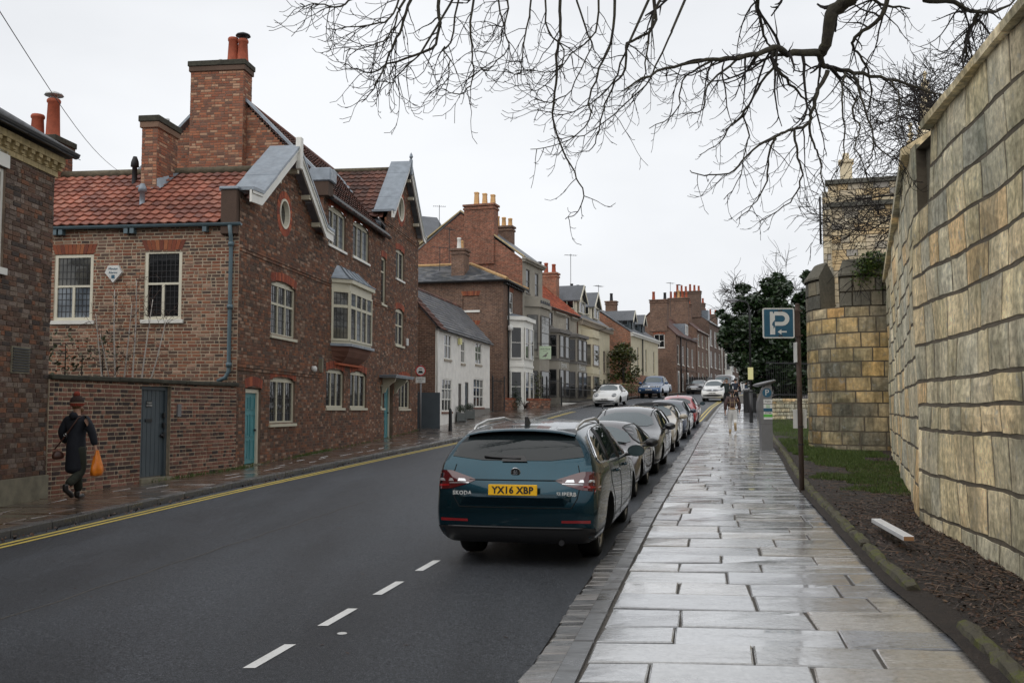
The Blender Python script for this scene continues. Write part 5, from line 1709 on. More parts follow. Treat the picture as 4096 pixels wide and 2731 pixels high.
def bay(root, u0, u1, p, c, z0, z1, floors, nf, wallm, frame, roofm, pane=('pane_dark',), corn=.12, corn_mat=None, sidel=True, bands=()):
 pl = [(u0, 0), (u0 + c, p), (u1 - c, p), (u1, 0)]
 n = 4
 def ring(za, zb_, g_=0.0):
  bb = MB()
  q = [(a + (-g_ if i < 2 else g_) * (.6 if i in (1, 2) else 1), o + (g_ if i in (1, 2) else 0)) for i, (a, o) in enumerate(pl)]
  vs = [F(a, za, o) for a, o in q] + [F(a, zb_, o) for a, o in q]
  bb.add(vs, [(i, i + 1, n + i + 1, n + i) for i in range(n - 1)] + [tuple(range(n)), tuple(range(2 * n - 1, n - 1, -1))])
  return bb
 b_ = sub(ring(z0, z1).build('bay', wallm, root), root)
 ring(z1, z1 + .22, corn).build('bay_cornice', corn_mat or wallm, b_)
 rb = MB()
 q = [F(a, z1 + .222, o + (corn if 0 < i < 3 else 0)) for i, (a, o) in enumerate(pl)]
 t = [F(u0 + c, z1 + .45, 0), F(u1 - c, z1 + .45, 0)]
 rb.add(q + t, [(0, 1, 4), (1, 2, 5, 4), (2, 3, 5)]); rb.build('bay_roof', roofm, b_)
 for za, zb_ in bands:
  ring(za, zb_, .05).build('bay_band', corn_mat or wallm, b_)
 for (za, zb_) in floors:
  for (pp, qq, nl) in ((pl[0], pl[1], 1 if sidel else 0), (pl[1], pl[2], nf), (pl[2], pl[3], 1 if sidel else 0)):
   if not nl: continue
   mf, L = seg_mf(pp, qq)
   w_ = L / nl
   for i in range(nl):
    mg = min(.14, w_ * .15)
    window(b_, mf, w_ * i + mg, w_ * (i + 1) - mg, za, zb_, 1, (.5,), 0, frame, pane[(i + int(za)) % len(pane)], .06, .05, .035, -.035, None, None, .02)
 return b_
def dentils(root, mf, a0, a1, z, mat, step=.22, w=.1, h=.14, o=.16):
 bb = MB(); mbox(bb, mf, a0, a1, z, z + .12, 0, o + .06); c = sub(bb.build('cornice', mat, root), root)
 a = a0 + .05
 while a < a1 - w:
  mbox(MB(), mf, a, a + w, z - h, z - .003, 0, o).build('bracket', mat, c); a += step
 return c
def closed(root, L, D, z0, z1, mat):
 bb = MB(); bb.box(.12, L - .12, .14, D, z0, z1)
 bb.build('wall_core', mat, root, kind='stuff')
# ---- white cottage
cot, L = house_thing('white_cottage', 'small white rendered cottage with slate roof beside the brick house', (-3.39, 44), (-1.23, 55.1), 1.1)
co = [(1.51, 2.75, 4.18, 5.36), (4.69, 5.46, 4.12, 5.26), (7.78, 9.21, 4.22, 5.38), (1.13, 2.91, 1.77, 3.29), (7.40, 9.73, 1.98, 3.49)]
cdr = [(4.18, 4.80, 1.62, 3.13), (5.54, 6.30, 1.70, 3.23)]
flat_wall(cot, F, [(0, 1.0), (L, 1.0), (L, 5.6), (0, 5.6)], co + cdr, 'render_white')
for (a0, a1, z0, z1) in co:
 big = z0 < 3
 window(cot, F, a0, a1, z0, z1, 3 if big else 2, (.55,) if not big else (.36, .70), 0, 'paint_white_wood', 'pane_dark', .09, .07, .05, .08, None, 'trim_tan' if z0 > 3 else 'terracotta_soffit')
for (a0, a1, z0, z1) in cdr:
 door_leaf(cot, F, a0, a1, z0, z1, 'paint_slate' if a0 > 5 else 'trim_grey', .1, ((.1, .45), (.55, .92)), 2, 'paint_grey_trim', .05)
mbox(MB(), F, 6.3, L, 1.2, 1.95, -.02, .03).build('base_band', 'paint_grey_trim', cot)
flat_wall(cot, SD, [(0, .9), (3.6, .9), (3.6, 5.6), (1.7, 7.45), (0, 5.6)], (), 'btex_brown', 'gable_wall')
closed(cot, L, 3.6, 1, 5.6, 'render_white')
crf = gable_roof(cot, L, 0, 3.6, 5.6, 7.5, 1.7, 'slate_mat')
CO = Pieces(cot, 'roof_slate', 'slating', ['slate_mat', 'pantile_dark'])
sv = Vector((0, 1.9, 2.12))
tile_roof(cot, CO, (1.0, -.22, 5.42), (1, 0, 0), sv, lambda u, v: 1.0 + u < L + .05, .28, .21, L - .9, sv.length, 0, 201, flat=True, th=.006)
tile_roof(cot, CO, (-.15, -.22, 5.42), (1, 0, 0), sv, lambda u, v: True, .25, .3, 1.1, sv.length, 1, 202)
for i in range(24):
 MB().tube([(-.1 + i * .47, 1.7, 7.56), (.34 + i * .47, 1.7, 7.56)], .10, 6, rnd=R.random()).build('ridge_tile', 'pantile_dark', crf)
CO.finish(crf)
gutter(cot, F, -.05, L + .05, 5.52, 'paint_black', .12)
downpipe(cot, [(.12, -.1, 5.45), (.12, -.05, 5.1), (.12, -.05, 1.2)], .04, 'paint_white_wood')
mbox(MB(), F, 4.0, 4.35, 5.0, 5.3, .02, .14).build('alarm_box', 'sign_yellow', cot)
gt = thing('alley_gate', 'dark grey boarded gate closing the alley beside the white cottage', 'gate', (-4.05, 43.2, 1.02), math.radians(-8), zb=1.02)
MB().box(0, .95, -.03, .03, 1.05, 2.6).build('gate_leaf', 'paint_slate', gt)
MB().box(-.05, 0, -.05, .05, 1.02, 2.65).build('gate_post', 'paint_slate', gt)
# ---- brick house with hipped slate roof
hb_, L = house_thing('hipped_brick_house', 'brown brick house with hipped slate roof and white two storey bay', (-.5, 57), (.65, 61.6), 1.5)
flat_wall(hb_, F, [(0, 1.4), (L, 1.4), (L, 9.25), (0, 9.25)], [(1.4, 2.3, 7.55, 8.8)], 'btex_brown')
flat_wall(hb_, SD, [(0, 1.4), (11, 1.4), (11, 9.25), (0, 9.25)], [(1.45, 2.45, 7.6, 8.45)], 'btex_brown', 'side_wall', .06)
bb = MB(); mbox(bb, SD, 1.45, 2.45, 7.6, 8.45, -.07, -.06); bb.build('blind_window', 'btex_brown', hb_)
mbox(MB(), SD, 1.4, 2.5, 7.48, 7.6, -.02, .06).build('sill', 'paint_white_wood', hb_)
brick_arch(hb_, SD, 1.45, 2.45, 8.46, 0, 'brick_quoin', .26); brick_arch(hb_, SD, 1.45, 2.45, 6.75, 0, 'brick_quoin', .26)
closed(hb_, L, 11, 1.4, 9.2, 'btex_brown')
sash(hb_, F, 1.4, 2.3, 7.55, 8.8)
brick_arch(hb_, F, 1.35, 2.35, 8.82, 0, 'brick_quoin', .24)
bb = MB()
e = .3; zt = 10.6; um = L / 2
A_, B_, C_, D_ = (-e, -e, 9.3), (L + e, -e, 9.3), (L + e, 11, 9.3), (-e, 11, 9.3)
R0, R1 = (um, 2.6, zt), (um, 11, zt)
bb.add([A_, B_, C_, D_, R0, R1], [(0, 1, 4), (1, 2, 5, 4), (3, 0, 4, 5)], 0, .5)
hrf = sub(bb.build('roof', 'slate_mat', hb_), hb_)
HS = Pieces(hb_, 'roof_slate', 'slating', ['slate_mat'], 120)
s1 = Vector((um + e, 0, zt - 9.3))
tile_roof(hb_, HS, (-e, -e, 9.3), (0, 1, 0), s1, lambda u, v: u > v * 2.9 / s1.length, .3, .22, 11.2, s1.length, 0, 211, flat=True, th=.005)
s2 = Vector((0, 2.6 + e, zt - 9.3))
tile_roof(hb_, HS, (-e, -e, 9.3), (1, 0, 0), s2, lambda u, v: v * 2.67 / s2.length < u < 2 * um + 2 * e - v * 2.67 / s2.length, .3, .22, L + 2 * e, s2.length, 0, 212, flat=True, th=.005)
HS.finish(hrf)
for p, q in ((A_, R0), (B_, R0), (R0, R1)):
 MB().tube([(p[0], p[1], p[2] + .05), (q[0], q[1], q[2] + .05)], .10, 6).build('ridge_tile', 'ochre_ridge', hrf)
gutter(hb_, F, -.3, L + .3, 9.27, 'paint_black', .32, .08); gutter(hb_, SD, -.3, 11, 9.27, 'paint_black', .32, .08)
for i in range(12):
 mbox(MB(), F, i * .38 + .05, i * .38 + .17, 9.08, 9.22, 0, .22).build('bracket', 'paint_black', hb_)
c = simple_chimney(hb_, .5, 1.5, 2.5, 3.3, 9.3, 11.2, 'btex_brown', ((.75, 2.9),), 'paint_white_wood', .8)
chimney_pot(c, 1.2, 2.9, 11.3, 11.9, .17, 'clay_buff', sq=True)
bay(hb_, 1.1, 4.7, .8, .55, 1.6, 7.1, ((2.3, 4.1), (4.85, 6.7)), 2, 'paint_white_wood', 'paint_white_wood', 'lead', ('pane_dark', 'pane_curtain'), .16, bands=((4.35, 4.5),))
MB().lathe([(0, -.2), (.16, -.12), (.16, .12), (0, .2)], 8, mat=Matrix.Translation((.9, -.2, 6.6))).build('wall_lamp', 'sign_white', hb_, smooth=True)
downpipe(hb_, [(.95, -.08, 9.2), (.95, -.08, 1.7)], .05, 'paint_black')
# ---- tall grey house with great brick chimney
tg, L = house_thing('tall_grey_house', 'tall grey rendered house with big orange brick chimney gable', (.65, 61.5), (2.02, 65.7), 1.7)
flat_wall(tg, F, [(0, 1.6), (L, 1.6), (L, 11.2), (0, 11.2)], [(.75, 1.55, 9.2, 10.7), (2.7, 3.5, 9.2, 10.7)], 'render_grey')
sash(tg, F, .75, 1.55, 9.2, 10.7, 'trim_grey'); sash(tg, F, 2.7, 3.5, 9.2, 10.7, 'trim_grey')
flat_wall(tg, SD, [(0, 1.6), (8, 1.6), (8, 11.5), (4.1, 14.3), (0, 11.2)], (), 'btex_red', 'gable_wall')
closed(tg, L, 8, 1.6, 11.2, 'btex_red')
dentils(tg, F, -.1, L + .1, 11.2, 'render_grey', .2, .08, .14, .2)
gable_roof(tg, L, 0, 8, 11.35, 14.4, 4.1, 'slate_mat', .2)
cp_ = MB()
for (p, q) in (((-.12, -.15, 11.3), (-.12, 4.1, 14.45)), ((-.12, 4.1, 14.45), (-.12, 8, 11.7))):
 vs = [(x, y, z + e) for e in (0, .09) for x in (-.1, .2) for (_, y, z) in (p, q)]
 cp_.add(vs, [(0, 1, 3, 2), (4, 6, 7, 5), (0, 4, 5, 1), (2, 3, 7, 6)])
cp_.build('gable_coping', 'yellow_stone', tg)
simple_chimney(tg, -.12, .75, 1.85, 3.85, 11.0, 14.7, 'btex_red', ((.3, 2.05), (.3, 2.6), (.3, 3.15)), 'clay_buff', .75, .2, True)
simple_chimney(tg, L - .5, L + .2, 2.0, 3.3, 11.5, 14.0, 'btex_brown', ((L - .15, 2.2), (L - .15, 2.65), (L - .15, 3.1)), 'clay_buff', .65, .16)
bay(tg, .5, 4.1, .75, .7, 1.7, 8.3, ((2.5, 4.3), (5.6, 7.8)), 1, 'render_grey', 'trim_grey', 'lead', ('pane_dark', 'pane_curtain'), .14, bands=((5.1, 5.35), (2.1, 2.25), (8.3, 8.95)))
for i in range(5):
 mf_, q = seg_mf((1.2, .75), (3.4, .75))
 MB().lathe([(0, -.02), (.13, -.02), (.13, .03), (0, .03)], 10, mat=Matrix.Translation(F(1.35 + i * .45, 8.62, .84)) @ Matrix.Rotation(PI / 2, 4, 'X')).build('parapet_roundel', 'metal_dark', tg)
# ---- grey guest house with two double bays and red pantiles
jv, L = house_thing('grey_guest_house', 'grey painted guest house with red pantile roof and two lettered bays', (2.0, 65.7), (4.9, 74.2), 2.05, 'guest house')
jw = [(1.7, 2.5, 7.0 + .55, 8.5), (5.9, 6.7, 7.55, 8.5)]
flat_wall(jv, F, [(0, 1.9), (L, 1.9), (L, 8.8), (0, 8.8)], jw + [(4.25, 4.95, 2.5, 4.9)], 'btex_grey')
for w in jw: sash(jv, F, *w, 'trim_grey')
door_leaf(jv, F, 4.25, 4.95, 2.5, 4.9, 'trim_grey', .1, ((.1, .45), (.55, .92)), 1, 'trim_grey', .05)
closed(jv, L, 6.4, 1.9, 8.8, 'btex_grey')
for a0, a1 in ((.1, 1.5), (2.8, 5.6), (7.0, L)): dentils(jv, F, a0, a1, 8.5, 'render_grey', .2, .09, .12, .10)
jr = gable_roof(jv, L, 0, 6.4, 8.85, 11.6, 3.2, 'pantile_bright')
JT = Pieces(jv, 'pantile', 'pantiling', ['pantile_bright'], 200)
sj = Vector((0, 3.3, 2.84))
tile_roof(jv, JT, (-.05, -.2, 8.78), (1, 0, 0), sj, lambda u, v: u < L, .26, .32, L, sj.length, 0, 221); JT.finish(jr)
MB().tube([(-.05, 3.2, 11.7), (L, 3.2, 11.7)], .11, 6).build('ridge', 'pantile_bright', jr)
gutter(jv, F, 0, L, 8.78, 'paint_black', .2)
for i, (u0, u1, t) in enumerate(((.35, 4.1, 'Jórvik'), (5.1, 8.85, 'House'))):
 bq = bay(jv, u0, u1, .85, .55, 2.0, 7.0, ((2.75, 4.55), (5.35, 6.85)), 2, 'render_grey', 'trim_grey', 'trim_grey', ('pane_dark', 'pane_curtain', 'pane_dark'), .18, 'trim_grey', bands=((5.12, 5.27),))
 lettering(t, .62, 'sign_white', jv, F((u0 + u1) / 2, 4.86, .87), (1, 0, 0), (0, 0, 1), name='name_lettering')
MB().lathe([(0, -.25), (.18, -.18), (.25, 0), (.18, .18), (0, .25)], 12, mat=Matrix.Translation(F(4.6, 5.05, .3))).build('hanging_ball', 'pot_black', jv, smooth=True)
downpipe(jv, [(.12, -.08, 8.7), (.12, -.08, 2.1)], .05, 'trim_grey')
sg_ = thing('hanging_sign', 'pale green hanging sign of the guest house on iron bracket', 'sign', (2.04, 61.0, 4.95), 0, zb=0)
MB().box(-.36, .36, -.02, .02, 0, .80).build('sign_board', 'sign_green', sg_)
MB().tube([(-.5, 0, .95), (.4, 0, .95)], .02, 6).build('bracket', 'paint_black', sg_)
MB().tube([(-.5, 0, .2), (-.5, 0, 1.05)], .02, 6).build('bracket_post', 'paint_black', sg_)
lettering('Jórvik House', .115, 'plate_ink', sg_, (0, -.024, .62), (1, 0, 0), (0, 0, 1)); lettering('BOUTIQUE', .05, 'plate_ink', sg_, (0, -.024, .50), (1, 0, 0), (0, 0, 1))
bb = MB()                                           # little bird emblem
for p in ([(-.12, .2), (.0, .12), (.12, .22), (.06, .34), (-.02, .26)], [(.06, .34), (.12, .40), (.18, .36), (.12, .30)], [(-.12, .2), (-.2, .12), (-.06, .14)]):
 bb.face([(x, -.025, z) for x, z in p])
bb.build('bird_emblem', 'trim_grey', sg_)
# ---- cream house with bracketed cornice and dormers
cr, L = house_thing('cream_house', 'cream rendered house with bracketed cornice, tall bay and two dormers', (4.95, 74.0), (8.3, 84.5), 2.45)
cw = [(6.2, 7.1, 4.9, 6.7), (8.5, 9.4, 4.9, 6.7), (6.2, 7.1, 2.9, 4.2), (8.6, 9.4, 2.9, 4.3)]
flat_wall(cr, F, [(0, 2.3), (L, 2.3), (L, 8.6), (0, 8.6)], cw, 'render_cream')
for w in cw: sash(cr, F, *w, 'trim_tan', 'pane_curtain')
closed(cr, L, 7, 2.3, 8.5, 'render_cream'); flat_wall(cr, SD, [(0, 2.3), (7, 2.3), (7, 8.6), (3.5, 11), (0, 8.6)], (), 'btex_brown', 'gable_wall')
dentils(cr, F, 0, L + .1, 8.55, 'trim_tan', .34, .13, .34, .34)
gable_roof(cr, L, 0, 7, 8.75, 11.2, 3.5, 'slate_mat', .3)
bay(cr, .9, 4.3, .7, .6, 2.4, 7.3, ((2.9, 4.4), (5.2, 6.8)), 1, 'render_cream', 'trim_tan', 'render_cream', ('pane_curtain',), .12, bands=((4.55, 4.95), (7.5, 7.9)))
def dormer(root, u0, u1, w0, z0, z1, zr, wallm, roofm, dw=2.2, sidep='pane_dark'):
 bb = MB(); bb.box(u0, u1, w0, w0 + dw, z0, z1); bb.prism([(u0, z1), (u1, z1), ((u0 + u1) / 2, zr - .1)], w0, w0 + dw, 'y')
 d = sub(bb.build('dormer', wallm, root), root)
 um = (u0 + u1) / 2
 for a, b2 in ((u0 - .2, um), (u1 + .2, um)):
  vs = [(x, w, z + e) for e in (0, .07) for (x, z) in ((a, z1 - .12), (b2, zr)) for w in (w0 - .3, w0 + dw + .4)]
  MB().add(vs, [(0, 1, 3, 2), (4, 6, 7, 5), (0, 4, 5, 1), (0, 2, 6, 4), (2, 3, 7, 6)], 0, .3).build('dormer_roof', roofm, d)
  vs = [(x, w, z + e) for e in (-.16, .08) for (x, z) in ((a, z1 - .12), (b2, zr)) for w in (w0 - .34, w0 - .30)]
  MB().add(vs, [(0, 1, 3, 2), (4, 6, 7, 5), (0, 4, 5, 1), (0, 2, 6, 4), (2, 3, 7, 6)], 0, .3).build('bargeboard', 'paint_cream', d)
 sash(d, MF_front(0, w0 - .1), u0 + .12, u1 - .12, z0 + .25, z1 - .05, wallm, 'pane_dark', 2, None, 0, (), .0)
 sash(d, MF_side(u0 - .1), w0 + .2, w0 + 1.3, z0 + .55, z1 - .05, wallm, sidep, 2, None, 0, (), .0)
 return d
dormer(cr, 1.6, 3.8, .5, 9.0, 10.25, 11.4, 'paint_cream', 'slate_mat', 2.4); dormer(cr, 6.6, 8.8, .5, 9.0, 10.25, 11.4, 'paint_cream', 'slate_mat', 2.4)
simple_chimney(cr, -.4, .5, 1.6, 3.9, 9.6, 12.0, 'btex_orange', ((.05, 1.9), (.05, 2.5), (.05, 3.0), (.05, 3.5)), ('clay_pot', 'clay_pot', 'pot_black', 'pot_black'), .8, .17)
simple_chimney(cr, L - .3, L + .5, 2.0, 3.6, 9.2, 11.6, 'btex_brown', ((L, 2.2), (L, 2.75), (L, 3.3)), 'pot_black', .85, .15)
# ---- brick ended house with cream front
f2, L = house_thing('brick_end_house', 'cream fronted house with bare brick end wall and two small dormers', (10.4, 87), (14.5, 98.7), 2.9)
fw_ = [(2.6, 3.3, 5.3, 7.5), (6.2, 6.9, 5.3, 7.5), (9.9, 10.6, 5.3, 7.5)]
flat_wall(f2, F, [(0, 5.0), (L, 5.0), (L, 8.6), (0, 8.6)], fw_, 'render_cream')
flat_wall(f2, F, [(0, 2.7), (L, 2.7), (L, 5.0), (0, 5.0)], [(4.6, 6.6, 2.7, 4.3), (8.6, 9.4, 2.7, 4.3)], 'btex_orange', 'ground_floor')
bb = MB(); mbox(bb, F, 4.6, 6.6, 2.7, 4.3, -.1, -.06); bb.build('garage_door', 'paint_slate', f2); bb = MB(); mbox(bb, F, 8.6, 9.4, 2.7, 4.3, -.1, -.06); bb.build('door', 'paint_slate', f2)
for w in fw_: sash(f2, F, *w, 'render_cream', 'pane_curtain')
flat_wall(f2, SD, [(0, 2.7), (6.4, 2.7), (6.4, 8.6), (3.2, 10.75), (0, 8.6)], (), 'btex_orange', 'gable_wall')
closed(f2, L, 6.4, 2.7, 8.5, 'btex_orange')
dentils(f2, F, -.05, L + .05, 8.5, 'paint_white_wood', .4, .18, .2, .24)
gable_roof(f2, L, 0, 6.4, 8.65, 10.85, 3.2, 'slate_mat')
dormer(f2, 1.8, 3.0, .4, 8.85, 9.9, 10.7, 'paint_slate', 'slate_mat', 2.2); dormer(f2, 6.2, 7.4, .4, 8.85, 9.9, 10.7, 'paint_slate', 'slate_mat', 2.2)
simple_chimney(f2, 5.4, 6.1, 2.6, 3.6, 10.2, 11.9, 'btex_brown', ((5.75, 3.1),), 'pot_black', .9, .16)
downpipe(f2, [(4.6, -.1, 8.4), (4.6, -.1, 5.0)], .06, 'paint_black')
# ---- brown brick gable house
bg, L = house_thing('gabled_brick_house', 'brown brick house with plain gable end and red tiled roof', (17.0, 103), (21.1, 114), 3.3)
bw = [(.7 + 2.75 * i, 1.6 + 2.75 * i, z, z + 2.0) for i in range(4) for z in (6.6,)] + [(3.3, 4.2, 3.9, 5.7), (8.8, 9.7, 3.9, 5.7)]
bd = [(.9, 1.9, 3.35, 5.9), (6.2, 7.2, 3.4, 5.9)]
flat_wall(bg, F, [(0, 3.2), (L, 3.2), (L, 9.6), (0, 9.6)], bw + bd, 'btex_brown')
for w in bw: sash(bg, F, *w)
for w in bd: door_leaf(bg, F, *w, 'paint_slate', .1, ((.1, .45), (.55, .9)), 2, 'paint_white_wood', .2)
flat_wall(bg, SD, [(0, 3.2), (5.2, 3.2), (5.2, 9.6), (2.6, 12.0), (0, 9.6)], [(1.2, 2.3, 8.3, 9.7)], 'btex_brown', 'gable_wall')
sash(bg, SD, 1.2, 2.3, 8.3, 9.7, lights=2)
brick_arch(bg, SD, 1.15, 2.35, 9.72, .08, 'brick_quoin', .2)
closed(bg, L, 5.2, 3.2, 9.5, 'btex_brown')
gable_roof(bg, L, 0, 5.2, 9.65, 12.1, 2.6, 'pantile_dark')
simple_chimney(bg, -.1, 1.0, .9, 2.7, 10, 13.2, 'btex_brown', ((.45, 1.2), (.45, 2.4)), ('pot_black', 'clay_pot'), .9, .17)
bb = MB(); bb.box(6.6, 8.4, .3, 2.4, 9.8, 11.3); d_ = sub(bb.build('dormer', 'lead', bg), bg); sash(d_, MF_front(0, .3), 6.75, 8.25, 10.1, 11.15, lights=2, tr=(), sill=0, rec=-.02)
mbox(MB(), F, 0, L, 6.05, 6.25, -.02, .05).build('string_course', 'btex_dark', bg); gutter(bg, F, 0, L, 9.6, 'paint_black', .14)
downpipe(bg, [(1.9 + .3, -.1, 9.5), (2.2, -.1, 3.6)], .07, 'paint_black')
# ---- the rising brick terrace further up
def terrace(name, label, p0, p1, zb, eave, ridge, n, floors, mat, frame='paint_white_wood', roofm='pantile_dark', D=6.0, stacks=(), pots=5, pot='clay_pot'):
 r, L = house_thing(name, label, p0, p1, zb)
 st = L / n
 op = [(st * i + st * .32, st * i + st * .68, z0, z1) for i in range(n) for z0, z1 in floors]
 flat_wall(r, F, [(0, zb - .2), (L, zb - .2), (L, eave), (0, eave)], op, mat)
 for w in op: sash(r, F, *w, frame)
 flat_wall(r, SD, [(0, zb - .2), (D, zb - .2), (D, eave), (D / 2, ridge), (0, eave)], (), mat, 'gable_wall')
 closed(r, L, D, zb - .2, eave - .05, mat)
 gable_roof(r, L, 0, D, eave + .03, ridge + .08, D / 2, roofm)
 gutter(r, F, 0, L, eave, 'paint_white_wood', .14)
 for (u, w0, w1, zt) in stacks:
  simple_chimney(r, u - .45, u + .45, w0, w1, ridge - 1.6, zt, mat, [(u, w0 + .25 + (w1 - w0 - .5) * i / (pots - 1)) for i in range(pots)], pot, .8, .15)
 downpipe(r, [(L - .2, -.1, eave), (L - .2, -.1, zb + .2)], .07, 'paint_white_wood' if n % 2 else 'paint_black')
 return r, L
terrace('terrace_house', 'brick terrace house with twin chimney stacks next to the gabled brick house', (21.2, 114), (24.25, 122.8), 3.65, 11.0, 13.2, 3, ((4.3, 6.1), (6.9, 8.6), (9.2, 10.6)), 'btex_brown', 'paint_cream', 'pantile_dark', 5.6, ((.2, .9, 3.2, 14.6), (5.2, 1.4, 3.6, 14.4)), 5, ('clay_pot', 'clay_pot', 'clay_buff'))
r3, L3 = terrace('tall_terrace_house', 'tallest dark brick terrace house with white sash windows up the hill', (24.6, 124), (28.3, 134.4), 3.95, 12.8, 15.0, 3, ((4.4, 6.4), (7.2, 9.2), (9.9, 11.9)), 'btex_dark', 'paint_white_wood', 'slate_mat', 6.5, ((.3, 1.0, 4.2, 16.6), (7.5, 1.6, 3.8, 15.8)), 6)
bb = MB(); bb.box(3.4, 5.0, .6, 2.2, 13.0, 14.6); bb.build('dormer', 'lead', r3)
r4, L4 = terrace('bay_terrace_house', 'dark brick terrace house with white oriel bay near the hill top', (28.6, 135), (34.2, 150), 4.2, 12.4, 14.5, 4, ((4.8, 6.6), (7.4, 9.2), (9.9, 11.5)), 'btex_dark', 'paint_white_wood', 'slate_mat', 6.5, ((10, 2.2, 4.2, 15.6),), 3)
bay(r4, 2.0, 4.6, .7, .5, 6.6, 9.6, ((7.3, 9.3),), 1, 'paint_white_wood', 'paint_white_wood', 'lead')
terrace('white_terrace_house', 'white rendered terrace house at the top of the street', (34.6, 151), (39, 162), 4.6, 11.2, 13, 3, ((5, 6.8), (8, 9.8)), 'render_white', 'paint_white_wood', 'slate_mat', 6.5)
terrace('far_brick_terrace', 'low brown brick terrace closing the far end of the street', (39.4, 163), (62, 215), 5.0, 10.6, 12.6, 9, ((5.4, 7.0), (8, 9.6)), 'btex_brown', 'paint_white_wood', 'slate_mat', 7)
# ---- pale house behind the hipped roof
rh, L = house_thing('rear_house', 'pale rendered house with small sash window behind the hipped slate roof', (-9.0, 74), (-4.0, 76.5), 2.5)
flat_wall(rh, MF_front(), [(0, 2), (4.6, 2), (4.6, 15.0), (0, 15.0)], [(2.45, 3.75, 12.1, 14.1)], 'render_buff')
sash(rh, F, 2.45, 3.75, 12.1, 14.1, lights=3)
closed(rh, 4.6, 5, 2, 14.9, 'render_buff')
gable_roof(rh, 4.6, 0, 5, 15.0, 17.0, 2.5, 'slate_mat', .3)
sk = thing('lean_to_extension', 'rendered rear extension with a glass rooflight behind the white cottage', 'extension', (-8.2, 67, 2.2), math.atan2(1, 6), zb=2.2)
MB().box(0, 6, 0, 3, 2.0, 11.2).build('wall', 'render_buff', sk)
MB().box(-.1, 6.1, -.15, 3, 11.2, 11.4).build('roof_edge', 'ochre_ridge', sk)
MB().prism([(2.4, 11.4), (4.6, 11.4), (3.5, 12.1)], .5, 2.6, 'y').build('rooflight', 'pane_sky', sk)
# ---- the street behind the viewpoint (seen only in reflections)
terrace('terrace_house', 'brown brick terrace on the left behind the viewpoint', (-11.2, -36), (-8.75, 9.5), -.6, 7.2, 9.6, 9, ((1.2, 2.8), (4.2, 5.8)), 'btex_brown', 'paint_cream', 'slate_mat', 7)
terrace('terrace_house', 'brick houses closing the street behind the viewpoint', (14, -52), (-22, -47), -1.4, 8.2, 11, 8, ((.6, 2.4), (3.6, 5.4)), 'btex_dark', 'paint_cream', 'slate_mat', 7)
